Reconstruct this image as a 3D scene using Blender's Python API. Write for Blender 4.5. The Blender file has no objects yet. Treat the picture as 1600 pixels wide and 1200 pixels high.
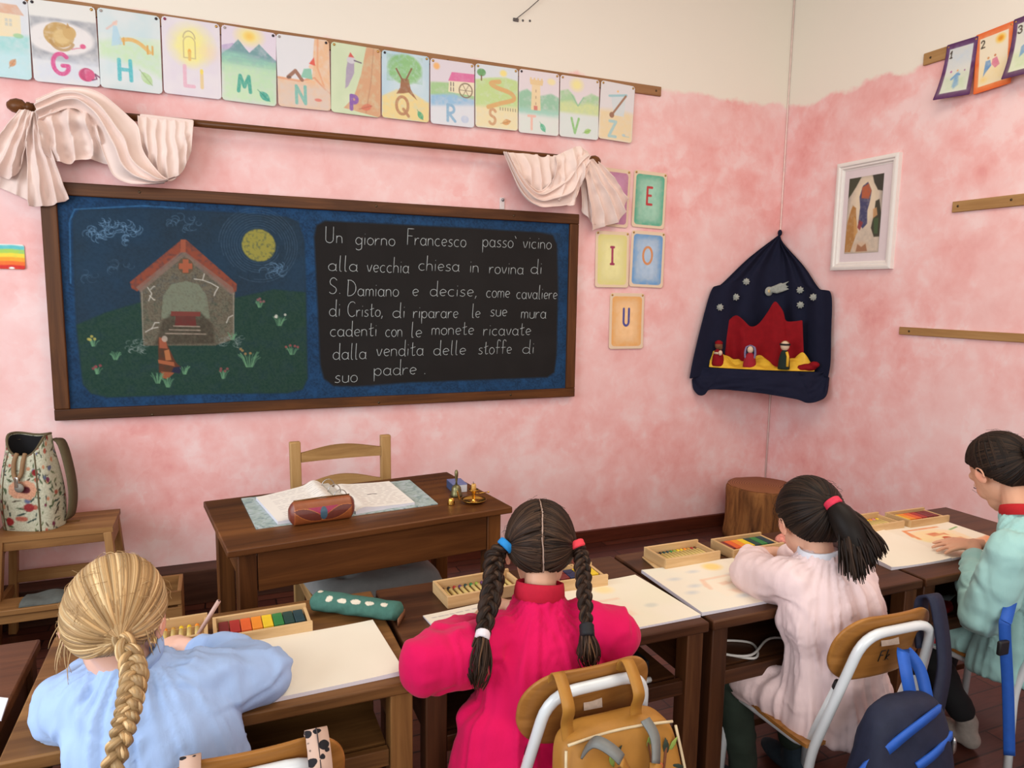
import bpy, bmesh, math, random
import numpy as np
from mathutils import Matrix, Vector
SC = bpy.context.scene
COL = SC.collection
pi = math.pi
# ------------------------------------------------------------------ camera (floor z=0, room corner at the origin)
FOC, PITCH, ROLL, YAW = 1114.883, 0.126971, -0.0147282, 0.394591
CAM = np.array([-3.3214, -3.6, 1.466])
def cam_rows():
    f = np.array([math.sin(YAW)*math.cos(PITCH), math.cos(YAW)*math.cos(PITCH), -math.sin(PITCH)])
    rt = np.array([math.cos(YAW), -math.sin(YAW), 0.]); dn = np.cross(f, rt)
    c, s = math.cos(ROLL), math.sin(ROLL)
    return np.array([c*rt+s*dn, -s*rt+c*dn, f])
RC = cam_rows()
cam = bpy.data.cameras.new('camera'); cam.sensor_width = 36; cam.lens = FOC/1600*36
cam.clip_start = .05; cam.clip_end = 60
co = bpy.data.objects.new('camera', cam); COL.objects.link(co)
mw = Matrix.Identity(4)
for i in range(3):
    mw[i][0] = RC[0][i]; mw[i][1] = -RC[1][i]; mw[i][2] = -RC[2][i]; mw[i][3] = CAM[i]
co.matrix_world = mw; SC.camera = co
# ------------------------------------------------------------------ light
SC.view_settings.view_transform = 'Standard'; SC.view_settings.look = 'None'
SC.view_settings.gamma = 1; SC.view_settings.use_curve_mapping = False
SC.view_settings.exposure = -0.03
SC.cycles.max_bounces = 6; SC.cycles.diffuse_bounces = 4
SC.cycles.use_denoising = True
w = bpy.data.worlds.new('world'); SC.world = w; w.use_nodes = True
w.node_tree.nodes['Background'].inputs[0].default_value = (.90, .93, 1.0, 1)
w.node_tree.nodes['Background'].inputs[1].default_value = .35
def area(name, loc, target, sx, sy, power, col):
    l = bpy.data.lights.new(name, 'AREA'); l.shape = 'RECTANGLE'; l.size = sx; l.size_y = sy; l.energy = power; l.color = col
    o = bpy.data.objects.new(name, l); COL.objects.link(o); o.location = loc
    o.rotation_euler = (Vector(target)-Vector(loc)).to_track_quat('-Z', 'Y').to_euler()
    return o
area('window_light_left', (-5.6, -2.6, 1.9), (-2.2, -1.6, 1.0), 2.2, 1.7, 84, (.88, .94, 1.0))
area('window_light_behind', (-3.4, -6.2, 2.2), (-2.0, -0.5, 1.3), 3.6, 1.8, 112, (1.0, .96, .90))
area('ceiling_lamp_light', (-1.6, -2.4, 3.25), (-1.6, -2.2, 0), 1.6, 1.6, 36, (1.0, .90, .76))

# ------------------------------------------------------------------ pixel rays onto the real planes of the room
def ray(u, v): return RC.T @ np.array([(u-800)/FOC, (v-600)/FOC, 1.])
def Y(u, v, y=0.): d = ray(u, v); return CAM + d*((y-CAM[1])/d[1])
def X(u, v, x=0.): d = ray(u, v); return CAM + d*((x-CAM[0])/d[0])
def Z(u, v, z=0.): d = ray(u, v); return CAM + d*((z-CAM[2])/d[2])
def D(u, v, t): return CAM + ray(u, v)*t

# ------------------------------------------------------------------ colour and materials
def lin1(c): c = c/255.; return c/12.92 if c <= .04045 else ((c+.055)/1.055)**2.4
def lin(c): return tuple(lin1(x) for x in c[:3])
def linA(a):
    a = np.asarray(a, float)/255.
    return np.where(a <= .04045, a/12.92, ((a+.055)/1.055)**2.4)
class NT:
    def __init__(s, name, rough=.6, metal=0., spec=.5):
        s.m = bpy.data.materials.new(name); s.m.use_nodes = True; s.t = s.m.node_tree
        s.b = s.t.nodes['Principled BSDF']; s.b.inputs['Roughness'].default_value = rough
        s.b.inputs['Metallic'].default_value = metal; s.b.inputs['Specular IOR Level'].default_value = spec
    def n(s, ty, **k):
        x = s.t.nodes.new(ty)
        for a, b in k.items():
            if a in x.inputs.keys(): x.inputs[a].default_value = b
            else: setattr(x, a, b)
        return x
    def l(s, a, ai, b, bi): s.t.links.new(a.outputs[ai], b.inputs[bi])
    def coord(s, scale=(1, 1, 1), kind='Object'):
        c = s.n('ShaderNodeTexCoord'); mp = s.n('ShaderNodeMapping'); mp.inputs['Scale'].default_value = scale
        s.l(c, kind, mp, 'Vector'); return mp
    def noise(s, mp, scale, detail=4, rough=.6, dist=0.):
        x = s.n('ShaderNodeTexNoise'); x.inputs['Scale'].default_value = scale; x.inputs['Detail'].default_value = detail
        x.inputs['Roughness'].default_value = rough; x.inputs['Distortion'].default_value = dist
        s.l(mp, 0, x, 'Vector'); return x
    def ramp(s, src, stops, out=0):
        r = s.n('ShaderNodeValToRGB'); e = r.color_ramp.elements
        while len(e) < len(stops): e.new(.5)
        for q, (p, c) in zip(e, stops): q.position = p; q.color = (*c, 1)
        s.l(src, out, r, 'Fac'); return r
    def bump(s, src, strength, dist=.002, out=0):
        b = s.n('ShaderNodeBump'); b.inputs['Strength'].default_value = strength; b.inputs['Distance'].default_value = dist
        s.l(src, out, b, 'Height'); s.l(b, 0, s.b, 'Normal'); return b
MATS = {}
def mk(name, rgb, rough=.6, metal=0., var=.12, vs=30., bump=.0, bs=200., spec=.4, bd=.001, sc=(1, 1, 1)):
    if name in MATS: return MATS[name]
    t = NT(name, rough, metal, spec); c = lin(rgb); mp = t.coord(sc)
    nz = t.noise(mp, vs, 3)
    r = t.ramp(nz, [(.25, tuple(x*(1-var) for x in c)), (.75, tuple(min(1, x*(1+var)) for x in c))]); t.l(r, 0, t.b, 'Base Color')
    if bump: t.bump(t.noise(mp, bs, 2), bump, bd)
    MATS[name] = t.m; return t.m
def wood(name, dark, mid, light, axis='X', scale=9., rough=.45, bump=.15, stretch=14., spec=.2):
    if name in MATS: return MATS[name]
    t = NT(name, rough, 0, spec); sc = [1., 1., 1.]; k = 'XYZ'.index(axis); sc[k] = 1./stretch
    mp = t.coord(tuple(sc)); nz = t.noise(mp, scale*4, 6, .65, .6); n2 = t.noise(mp, scale*.6, 2, .5)
    mx = t.n('ShaderNodeMix', data_type='FLOAT'); mx.inputs[0].default_value = .45
    t.l(nz, 0, mx, 2); t.l(n2, 0, mx, 3)
    r = t.ramp(mx, [(.36, lin(dark)), (.5, lin(mid)), (.64, lin(light))]); t.l(r, 0, t.b, 'Base Color')
    t.bump(nz, bump, .001); MATS[name] = t.m; return t.m
def vcm(name, rough=.75, spec=.25, bump=0., bs=300., sc=(1, 1, 1), var=0., metal=0., bd=.001):
    if name in MATS: return MATS[name]
    t = NT(name, rough, metal, spec); a = t.n('ShaderNodeAttribute', attribute_name='col')
    mp = t.coord(sc)
    if var:
        nz = t.noise(mp, bs*.3, 3); r = t.ramp(nz, [(.25, (1-var,)*3), (.75, (1+var,)*3)])
        m = t.n('ShaderNodeMix', data_type='RGBA', blend_type='MULTIPLY'); m.inputs[0].default_value = 1
        t.l(a, 'Color', m, 6); t.l(r, 0, m, 7); t.l(m, 2, t.b, 'Base Color')
    else: t.l(a, 'Color', t.b, 'Base Color')
    if bump: t.bump(t.noise(mp, bs, 2), bump, bd)
    MATS[name] = t.m; return t.m

# ------------------------------------------------------------------ noise helpers
def _hash(ix, iy, iz, seed):
    h = (ix.astype(np.int64)*374761393 + iy.astype(np.int64)*668265263 + iz.astype(np.int64)*2147483647 + seed*974711) & 0x7fffffff
    h = ((h ^ (h >> 13))*1274126177) & 0x7fffffff
    h = ((h ^ (h >> 15))*2246822519) & 0x7fffffff
    return (h ^ (h >> 14)) / float(0x7fffffff)
def vnoise(P, seed=0):
    P = np.asarray(P, float); i = np.floor(P).astype(np.int64); f = P-i; f = f*f*(3-2*f); o = 0
    for dx in (0, 1):
        for dy in (0, 1):
            for dz in (0, 1):
                wgt = (f[:, 0] if dx else 1-f[:, 0])*(f[:, 1] if dy else 1-f[:, 1])*(f[:, 2] if dz else 1-f[:, 2])
                o = o + wgt*_hash(i[:, 0]+dx, i[:, 1]+dy, i[:, 2]+dz, seed)
    return o*2-1
def fbm(P, seed=0, o=3):
    P = np.asarray(P, float); r = 0; a = 1.
    for k in range(o): r = r + a*vnoise(P*(2**k), seed+k*17); a *= .5
    return r/1.75
def v3(*a): return np.array(a, float)
def unit(a): a = np.asarray(a, float); return a/(np.linalg.norm(a)+1e-12)
def smooth_path(pts, n=24):
    P = np.asarray(pts, float); m = len(P)
    if m == 2: t = np.linspace(0, 1, n)[:, None]; return P[0]*(1-t)+P[1]*t
    out = []; T = np.linspace(0, m-1-1e-9, n)
    for t in T:
        i = int(t); f = t-i; p0 = P[max(i-1, 0)]; p1 = P[i]; p2 = P[i+1]; p3 = P[min(i+2, m-1)]
        out.append(.5*((2*p1)+(-p0+p2)*f+(2*p0-5*p1+4*p2-p3)*f*f+(-p0+3*p1-3*p2+p3)*f**3))
    return np.array(out)
def rotz(a): c, s = math.cos(a), math.sin(a); return np.array([[c, -s, 0], [s, c, 0], [0, 0, 1.]])
def rotx(a): c, s = math.cos(a), math.sin(a); return np.array([[1., 0, 0], [0, c, -s], [0, s, c]])
def roty(a): c, s = math.cos(a), math.sin(a); return np.array([[c, 0, s], [0, 1., 0], [-s, 0, c]])
def wmat(o):
    m = o.matrix_basis.copy()
    while o.parent: o = o.parent; m = o.matrix_basis @ m
    return m
# ------------------------------------------------------------------ mesh builder
class MB:
    def __init__(s): s.V = []; s.F = []; s.MI = []; s.C = []; s.n = 0; s.col = False
    def add(s, verts, faces, mi=0, col=None):
        verts = np.asarray(verts, float).reshape(-1, 3)
        s.V.append(verts); b = s.n
        s.F.extend([tuple(i+b for i in f) for f in faces]); s.MI.extend([mi]*len(faces))
        if col is None: c = np.ones((len(verts), 3))
        else:
            s.col = True; c = np.asarray(col, float)
            if c.ndim == 1: c = np.tile(linA(c), (len(verts), 1))
        s.C.append(c); s.n += len(verts); return s
    def box(s, c, size, R=None, mi=0, col=None, taper=1.):
        x, y, z = [q/2 for q in size]
        v = np.array([[-x, -y, -z], [x, -y, -z], [x, y, -z], [-x, y, -z], [-x*taper, -y*taper, z], [x*taper, -y*taper, z], [x*taper, y*taper, z], [-x*taper, y*taper, z]])
        if R is not None: v = v@np.asarray(R).T
        return s.add(v+np.asarray(c, float), [(3, 2, 1, 0), (4, 5, 6, 7), (0, 1, 5, 4), (1, 2, 6, 5), (2, 3, 7, 6), (3, 0, 4, 7)], mi, col)
    def hexa(s, p8, mi=0, col=None):
        return s.add(p8, [(3, 2, 1, 0), (4, 5, 6, 7), (0, 1, 5, 4), (1, 2, 6, 5), (2, 3, 7, 6), (3, 0, 4, 7)], mi, col)
    def bar(s, a, b, wd, th, up=(0, 0, 1), mi=0, col=None):
        a = np.asarray(a, float); b = np.asarray(b, float); d = unit(b-a); sd = unit(np.cross(d, up)); u = np.cross(sd, d)
        v = [p+sd*i*wd/2+u*j*th/2 for p in (a, b) for i, j in ((-1, -1), (1, -1), (1, 1), (-1, 1))]
        return s.add(v, [(3, 2, 1, 0), (4, 5, 6, 7), (0, 1, 5, 4), (1, 2, 6, 5), (2, 3, 7, 6), (3, 0, 4, 7)], mi, col)
    def prism(s, poly, o, ex, ey, ez, d, mi=0, col=None):
        n = len(poly); o = np.asarray(o, float); ex, ey, ez = [np.asarray(q, float) for q in (ex, ey, ez)]
        b = [o+ex*p[0]+ey*p[1] for p in poly]; v = b+[q+ez*d for q in b]
        return s.add(v, [tuple(range(n))[::-1], tuple(range(n, 2*n))]+[(i, (i+1) % n, n+(i+1) % n, n+i) for i in range(n)], mi, col)
    def tube(s, pts, r, n=8, mi=0, col=None, caps=True, flat=1., nrm=None, closed=False):
        P = np.asarray(pts, float); m = len(P); r = np.broadcast_to(np.asarray(r, float), (m,))
        T = np.gradient(P, axis=0); T = T/(np.linalg.norm(T, axis=1)[:, None]+1e-12)
        u = np.cross(T[0], nrm if nrm is not None else ((0, 0, 1) if abs(T[0][2]) < .9 else (1, 0, 0))); u = unit(u); a = np.linspace(0, 2*pi, n, endpoint=False)
        V = []; 
        for i in range(m):
            if nrm is not None and np.ndim(nrm) == 2: u = unit(np.cross(T[i], nrm[i]))
            else: u = unit(u-T[i]*np.dot(u, T[i]))
            w_ = np.cross(T[i], u)
            V.append(P[i]+r[i]*(np.cos(a)[:, None]*u+flat*np.sin(a)[:, None]*w_))
        V = np.concatenate(V); F = [(i*n+j, i*n+(j+1) % n, (i+1)*n+(j+1) % n, (i+1)*n+j) for i in range(m-1) for j in range(n)]
        if closed: F += [((m-1)*n+j, (m-1)*n+(j+1) % n, (j+1) % n, j) for j in range(n)]
        elif caps: F += [tuple(range(n))[::-1], tuple((m-1)*n+j for j in range(n))]
        c = None
        if col is not None:
            c = np.asarray(col, float)
            c = np.repeat(linA(c), n, axis=0) if c.ndim == 2 else c
        return s.add(V, F, mi, c)
    def lathe(s, prof, o=(0, 0, 0), n=20, mi=0, col=None, R=None):
        a = np.linspace(0, 2*pi, n, endpoint=False); V = []
        for (r, z) in prof: V.append(np.stack([r*np.cos(a), r*np.sin(a), np.full(n, z)], 1))
        m = len(prof); V = np.concatenate(V)
        if R is not None: V = V@np.asarray(R).T
        F = [(i*n+j, i*n+(j+1) % n, (i+1)*n+(j+1) % n, (i+1)*n+j) for i in range(m-1) for j in range(n)]
        F += [tuple(range(n))[::-1], tuple((m-1)*n+j for j in range(n))]
        return s.add(V+np.asarray(o, float), F, mi, col)
    def ell(s, c, r, R=None, n=16, m=10, mi=0, col=None):
        V = [[0, 0, -1]]; 
        for i in range(1, m):
            t = -pi/2+pi*i/m
            for j in range(n): p = 2*pi*j/n; V.append([math.cos(t)*math.cos(p), math.cos(t)*math.sin(p), math.sin(t)])
        V.append([0, 0, 1]); V = np.array(V)*np.asarray(r, float)
        if R is not None: V = V@np.asarray(R).T
        F = [(0, 1+(j+1) % n, 1+j) for j in range(n)]
        for i in range(m-2): F += [(1+i*n+j, 1+i*n+(j+1) % n, 1+(i+1)*n+(j+1) % n, 1+(i+1)*n+j) for j in range(n)]
        t = 1+(m-1)*n; F += [(1+(m-2)*n+j, 1+(m-2)*n+(j+1) % n, t) for j in range(n)]
        return s.add(V+np.asarray(c, float), F, mi, col)
    def grid(s, G, mi=0, col=None, keep=None, flip=False, closeu=False):
        G = np.asarray(G, float); a, b = G.shape[:2]
        F = []
        for i in range(a-1 if not closeu else a):
            for j in range(b-1):
                if keep is not None and not keep[i, j]: continue
                i2 = (i+1) % a
                f = (i*b+j, i2*b+j, i2*b+j+1, i*b+j+1); F.append(f[::-1] if flip else f)
        if col is not None and np.ndim(col) == 3: col = np.asarray(col).reshape(-1, 3)
        return s.add(G.reshape(-1, 3), F, mi, col)
    def loft(s, rings, mi=0, caps=True, col=None):
        G = np.asarray(rings, float); a, b = G.shape[:2]
        F = [(i*b+j, i*b+(j+1) % b, (i+1)*b+(j+1) % b, (i+1)*b+j) for i in range(a-1) for j in range(b)]
        if caps: F += [tuple(range(b))[::-1], tuple((a-1)*b+j for j in range(b))]
        return s.add(G.reshape(-1, 3), F, mi, col)
    def verts(s): return np.concatenate(s.V)
    def remesh(s, voxel, it=6, fac=.5):
        me = bpy.data.meshes.new('tmp'); me.from_pydata(s.verts().tolist(), [], s.F)
        o = bpy.data.objects.new('tmp', me); COL.objects.link(o)
        bm = bmesh.new(); bm.from_mesh(me); bmesh.ops.recalc_face_normals(bm, faces=bm.faces[:]); bm.to_mesh(me); bm.free()
        r = o.modifiers.new('r', 'REMESH'); r.mode = 'VOXEL'; r.voxel_size = voxel
        if it: q = o.modifiers.new('s', 'SMOOTH'); q.iterations = it; q.factor = fac
        dg = bpy.context.evaluated_depsgraph_get(); ev = o.evaluated_get(dg); m2 = bpy.data.meshes.new_from_object(ev)
        nv = len(m2.vertices); V = np.empty(nv*3); m2.vertices.foreach_get('co', V); V = V.reshape(-1, 3)
        N = np.empty(nv*3); m2.vertices.foreach_get('normal', N); N = N.reshape(-1, 3)
        F = [tuple(p.vertices) for p in m2.polygons]
        bpy.data.objects.remove(o); bpy.data.meshes.remove(m2); bpy.data.meshes.remove(me)
        t = MB(); t.add(V, F); t.N = N; return t
    def relax(s, it=2, lam=.5):
        V = s.verts(); F = np.array([f if len(f) == 4 else (*f, f[-1]) for f in s.F]); E = np.concatenate([F[:, [0, 1]], F[:, [1, 2]], F[:, [2, 3]], F[:, [3, 0]]]); E = E[E[:, 0] != E[:, 1]]
        n = len(V); cnt = np.maximum(1, np.bincount(E[:, 0], minlength=n)+np.bincount(E[:, 1], minlength=n))[:, None]
        for _ in range(it):
            S_ = np.stack([np.bincount(E[:, 0], V[E[:, 1], k], n)+np.bincount(E[:, 1], V[E[:, 0], k], n) for k in range(3)], 1); V = V+lam*(S_/cnt-V)
        s.V = [V]; return s
    def build(s, name, mats, parent=None, local=False, smooth=True, bevel=0., seg=2, sub=0, solid=0., fixn=True, auto=None, origin=None):
        me = bpy.data.meshes.new(name); V = s.verts()
        if parent is not None and not local:
            Mi = np.array(wmat(parent).inverted()); V = V@Mi[:3, :3].T+Mi[:3, 3]
        if origin is not None: V = V-np.asarray(origin, float)
        me.from_pydata(V.tolist(), [], s.F)
        if not isinstance(mats, (list, tuple)): mats = [mats]
        for m in mats: me.materials.append(m)
        if len(mats) > 1: me.polygons.foreach_set('material_index', s.MI)
        if s.col:
            ca = me.color_attributes.new('col', 'FLOAT_COLOR', 'POINT')
            C = np.ones((len(V), 4), np.float32); C[:, :3] = np.concatenate(s.C); ca.data.foreach_set('color', C.ravel())
        if fixn:
            bm = bmesh.new(); bm.from_mesh(me); bmesh.ops.recalc_face_normals(bm, faces=bm.faces[:]); bm.to_mesh(me); bm.free()
        if smooth: me.polygons.foreach_set('use_smooth', [True]*len(me.polygons))
        me.update()
        o = bpy.data.objects.new(name, me); COL.objects.link(o)
        if parent is not None: o.parent = parent
        if origin is not None: o.location = origin
        if solid: q = o.modifiers.new('solid', 'SOLIDIFY'); q.thickness = solid; q.offset = 0
        if bevel: q = o.modifiers.new('bevel', 'BEVEL'); q.width = bevel; q.segments = seg; q.limit_method = 'ANGLE'; q.angle_limit = .6; q.harden_normals = False
        if sub: q = o.modifiers.new('sub', 'SUBSURF'); q.levels = sub; q.render_levels = sub
        if smooth and (bevel or auto):
            try: me.set_sharp_from_angle(angle=auto or .7)
            except Exception: pass
        return o
def tag(o, label=None, cat=None, group=None, kind=None):
    if label: o['label'] = label
    if cat: o['category'] = cat
    if group: o['group'] = group
    if kind: o['kind'] = kind
    return o
def thing(name, label, cat, loc=(0, 0, 0), rz=0., group=None):
    o = bpy.data.objects.new(name, None); COL.objects.link(o); o.empty_display_size = .05
    o.location = loc; o.rotation_euler = (0, 0, rz); o.matrix_basis = Matrix.Translation(Vector(loc)) @ Matrix.Rotation(rz, 4, 'Z')
    return tag(o, label, cat, group)
def copy_tree(o, parent=None):
    c = o.copy(); COL.objects.link(c); c.parent = parent
    for ch in list(o.children): copy_tree(ch, c)
    return c
def place(o, loc, rz): o.location = loc; o.rotation_euler = (0, 0, rz); return o
def struct(o): o['kind'] = 'structure'; return o

# ------------------------------------------------------------------ painting on a grid of vertex colours (artwork only)
class Canvas:
    def __init__(s, W, H, res, bg, x0=0., y0=0.):
        s.nx = max(8, int(W/res)); s.ny = max(8, int(H/res)); s.W = W; s.H = H; s.x0 = x0; s.y0 = y0
        x = x0+np.linspace(0, W, s.nx); y = y0+np.linspace(0, H, s.ny); s.xs, s.ys = np.meshgrid(x, y, indexing='ij')
        s.px = W/s.nx; s.rgb = np.zeros((s.nx, s.ny, 3)); s.rgb[:] = bg
    def _blend(s, sl, a, col):
        a = np.clip(a, 0, 1)[..., None]; s.rgb[sl] = s.rgb[sl]*(1-a)+np.asarray(col, float)*a
    def _bb(s, x0, y0, x1, y1, pad):
        i0 = max(0, int((x0-pad-s.x0)/s.W*s.nx)-1); i1 = min(s.nx, int((x1+pad-s.x0)/s.W*s.nx)+2)
        j0 = max(0, int((y0-pad-s.y0)/s.H*s.ny)-1); j1 = min(s.ny, int((y1+pad-s.y0)/s.H*s.ny)+2)
        return (slice(i0, max(i0, i1)), slice(j0, max(j0, j1)))
    def _tex(s, sl, grain, seed, gs):
        if not grain: return 1.
        P = np.stack([s.xs[sl].ravel()*gs, s.ys[sl].ravel()*gs, np.zeros(s.xs[sl].size)], 1)
        return np.clip(1-grain+grain*(1+1.3*fbm(P, seed, 3).reshape(s.xs[sl].shape)), 0, 1.4)
    def poly(s, pts, col, a=1., soft=None, grain=0., seed=1, gs=60.):
        P = np.asarray(pts, float); soft = soft or s.px; sl = s._bb(*P.min(0), *P.max(0), soft*2)
        x, y = s.xs[sl], s.ys[sl]
        if x.size == 0: return s
        ins = np.zeros(x.shape, bool); d2 = np.full(x.shape, 1e9); n = len(P)
        for i in range(n):
            ax, ay = P[i]; bx, by = P[(i+1) % n]; ex, ey = bx-ax, by-ay
            t = np.clip(((x-ax)*ex+(y-ay)*ey)/(ex*ex+ey*ey+1e-15), 0, 1); d2 = np.minimum(d2, (x-ax-t*ex)**2+(y-ay-t*ey)**2)
            c = ((ay > y) != (by > y)); 
            if ey != 0: ins ^= c & (x < ex*(y-ay)/ey+ax)
        d = np.sqrt(d2)*np.where(ins, -1, 1)
        s._blend(sl, a*np.clip(.5-d/soft, 0, 1)*s._tex(sl, grain, seed, gs), col); return s
    def ell(s, cx, cy, rx, ry, col, a=1., soft=None, grain=0., seed=1, gs=60., rot=0.):
        soft = soft or s.px; m = max(rx, ry); sl = s._bb(cx-m, cy-m, cx+m, cy+m, soft*2); x, y = s.xs[sl]-cx, s.ys[sl]-cy
        if x.size == 0: return s
        c, q = math.cos(rot), math.sin(rot); x, y = c*x+q*y, -q*x+c*y
        d = (np.sqrt((x/rx)**2+(y/ry)**2)-1)*min(rx, ry)
        s._blend(sl, a*np.clip(.5-d/soft, 0, 1)*s._tex(sl, grain, seed, gs), col); return s
    def line(s, pts, wd, col, a=1., soft=None, grain=0., seed=1, gs=80.):
        P = np.asarray(pts, float); soft = soft or s.px
        for i in range(len(P)-1):
            pass
        sl = s._bb(*P.min(0), *P.max(0), wd+soft*2); x, y = s.xs[sl], s.ys[sl]
        if x.size == 0: return s
        d2 = np.full(x.shape, 1e9)
        for i in range(len(P)-1):
            ax, ay = P[i]; ex, ey = P[i+1]-P[i]; t = np.clip(((x-ax)*ex+(y-ay)*ey)/(ex*ex+ey*ey+1e-15), 0, 1)
            d2 = np.minimum(d2, (x-ax-t*ex)**2+(y-ay-t*ey)**2)
        s._blend(sl, a*np.clip(.5-(np.sqrt(d2)-wd/2)/soft, 0, 1)*s._tex(sl, grain, seed, gs), col); return s
    def wash(s, col, a=.2, gs=12., seed=3, x0=-9, y0=-9, x1=9, y1=9):
        P = np.stack([s.xs.ravel()*gs, s.ys.ravel()*gs, np.full(s.xs.size, .3)], 1); n = fbm(P, seed, 3).reshape(s.xs.shape)
        m = np.clip(n*1.2+.3, 0, 1)*((s.xs > x0) & (s.xs < x1) & (s.ys > y0) & (s.ys < y1))
        s._blend((slice(None), slice(None)), a*m, col); return s
    def rounded(s, r):
        x = s.xs-s.x0; y = s.ys-s.y0; dx = np.maximum(np.maximum(r-x, x-(s.W-r)), 0); dy = np.maximum(np.maximum(r-y, y-(s.H-r)), 0)
        ins = dx*dx+dy*dy <= r*r*1.02
        return ins[:-1, :-1] & ins[1:, :-1] & ins[:-1, 1:] & ins[1:, 1:]
def arc(cx, cy, rx, ry, a0, a1, n=14): return [(cx+rx*math.cos(math.radians(a)), cy+ry*math.sin(math.radians(a))) for a in np.linspace(a0, a1, n)]
# single-stroke handwriting: width, strokes (baseline 0, x-height .5, capitals 1)
_o = arc(.2, .25, .2, .25, 60, 420)
GL = {
 'a': (.46, [_o, [(.4, .5), (.39, .08), (.46, 0)]]), 'c': (.4, [arc(.22, .25, .21, .25, 55, 310)]), 'd': (.46, [_o, [(.41, 1.02), (.4, .06), (.46, 0)]]),
 'e': (.4, [[(.02, .23), (.36, .30)]+arc(.2, .26, .18, .24, 10, 310)[1:]]), 'f': (.36, [arc(.24, .82, .12, .16, 20, 180)+[(.12, 0)], [(0, .5), (.34, .52)]]),
 'g': (.44, [_o, [(.4, .5), (.4, -.18)]+arc(.2, -.2, .2, .2, 0, -150)]), 'h': (.4, [[(.03, 1.0), (0, 0)], [(0, .25)]+arc(.18, .3, .17, .2, 170, 0)+[(.36, 0)]]),
 'i': (.12, [[(.05, .5), (.05, 0)], [(.05, .68), (.06, .71)]]), 'l': (.18, [[(.06, 1.0), (.04, .08), (.14, 0)]]),
 'm': (.56, [[(0, .5), (0, 0)], [(0, .25)]+arc(.13, .32, .13, .18, 170, 0)+[(.26, 0)], [(.26, .25)]+arc(.39, .32, .13, .18, 170, 0)+[(.53, 0)]]),
 'n': (.4, [[(0, .5), (0, 0)], [(0, .25)]+arc(.17, .31, .17, .19, 170, 0)+[(.36, 0)]]), 'o': (.42, [_o]), 'p': (.44, [[(0, .5), (.02, -.42)], arc(.21, .25, .19, .25, 200, 520)]),
 'r': (.3, [[(0, .5), (0, 0)], [(0, .25), (.08, .42), (.18, .49), (.28, .46)]]), 's': (.34, [[(.3, .46), (.18, .5), (.06, .42), (.08, .31), (.26, .21), (.3, .1), (.18, 0), (0, .05)]]),
 't': (.34, [[(.14, .85), (.13, .12), (.2, 0), (.32, .05)], [(0, .52), (.32, .56)]]), 'u': (.42, [[(.02, .5), (.02, .16)]+arc(.2, .16, .18, .16, 180, 350)+[(.38, .5)], [(.38, .5), (.4, 0)]]),
 'v': (.36, [[(0, .5), (.16, 0), (.34, .52)]]), 'z': (.36, [[(0, .5), (.32, .5), (0, 0), (.34, 0)]]), ',': (.12, [[(.06, .06), (.0, -.16)]]), '.': (.12, [[(.04, .02), (.06, .05)]]), '`': (.16, [[(-.0, .78), (.1, .62)]]),
 'U': (.6, [[(0, 1), (0, .25)]+arc(.24, .25, .24, .25, 180, 360)+[(.48, 1)]]), 'F': (.46, [[(.02, 1), (.02, 0)], [(0, 1), (.46, 1)], [(.02, .56), (.36, .56)]]),
 'S': (.5, [[(.46, .86)]+arc(.26, .76, .2, .24, 40, 230)+arc(.22, .26, .22, .26, 50, -150)]), 'D': (.6, [[(.02, 1), (.0, 0)], [(-.04, 1)]+arc(.05, .5, .5, .5, 85, -85)+[(0, 0)]]),
 'C': (.6, [arc(.34, .5, .34, .5, 50, 310)]), 'E': (.46, [[(.42, 1), (0, 1), (0, 0), (.44, 0)], [(0, .52), (.34, .52)]]), 'I': (.3, [[(.15, 1), (.15, 0)], [(.02, 1), (.28, 1)], [(.02, 0), (.28, 0)]]),
 'O': (.7, [arc(.35, .5, .33, .5, 90, 450, 24)]), 'A': (.6, [[(0, 0), (.28, 1), (.56, 0)], [(.1, .36), (.46, .36)]]), 'G': (.72, [arc(.36, .5, .36, .5, 45, 330, 20)+[(.68, .42), (.42, .42)]]),
 'H': (.6, [[(.03, 1), (.03, 0)], [(.55, 1), (.57, 0)], [(.03, .52), (.56, .52)]]), 'L': (.46, [[(.02, 1), (.02, 0), (.44, 0)]]), 'M': (.76, [[(0, 0), (.1, 1), (.37, .3), (.64, 1), (.74, 0)]]),
 'N': (.6, [[(.02, 0), (.02, 1), (.54, 0), (.54, 1)]]), 'P': (.5, [[(.02, 1), (.02, 0)], [(.02, .98)]+arc(.18, .74, .27, .25, 80, -90)+[(.02, .46)]]), 'Q': (.74, [arc(.35, .5, .34, .48, 90, 450, 24), [(.42, .3), (.72, -.06)]]),
 'R': (.54, [[(.02, 1), (.02, 0)], [(.02, .98)]+arc(.18, .74, .27, .25, 80, -90)+[(.08, .48), (.52, 0)]]), 'T': (.56, [[(.28, 1), (.28, 0)], [(0, 1), (.56, 1)]]), 'V': (.6, [[(0, 1), (.28, 0), (.58, 1)]]),
 'Z': (.56, [[(.03, 1), (.52, 1), (.02, 0), (.54, 0)]]), '1': (.34, [[(.0, .7), (.2, 1), (.18, 0)], [(.02, 0), (.34, 0)]]), '2': (.5, [arc(.23, .74, .22, .26, 170, -30)+[(.02, 0), (.48, .03)]]),
 '3': (.46, [arc(.2, .76, .22, .24, 160, -80)+arc(.2, .27, .25, .27, 85, -160)]), 'K': (.5, [[(.02, 1), (.02, 0)], [(.46, 1), (.04, .45), (.5, 0)]]), 'k': (.4, [[(.02, 1), (.02, 0)], [(.34, .5), (.03, .22), (.38, 0)]]),
}
def word_strokes(wd):
    x = 0.; out = []
    for ch in wd:
        if ch == ' ': x += .4; continue
        g = GL[ch]; 
        for st in g[1]: out.append([(x+p[0], p[1]) for p in st])
        x += g[0]+.1
    return out, x-.1
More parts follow.
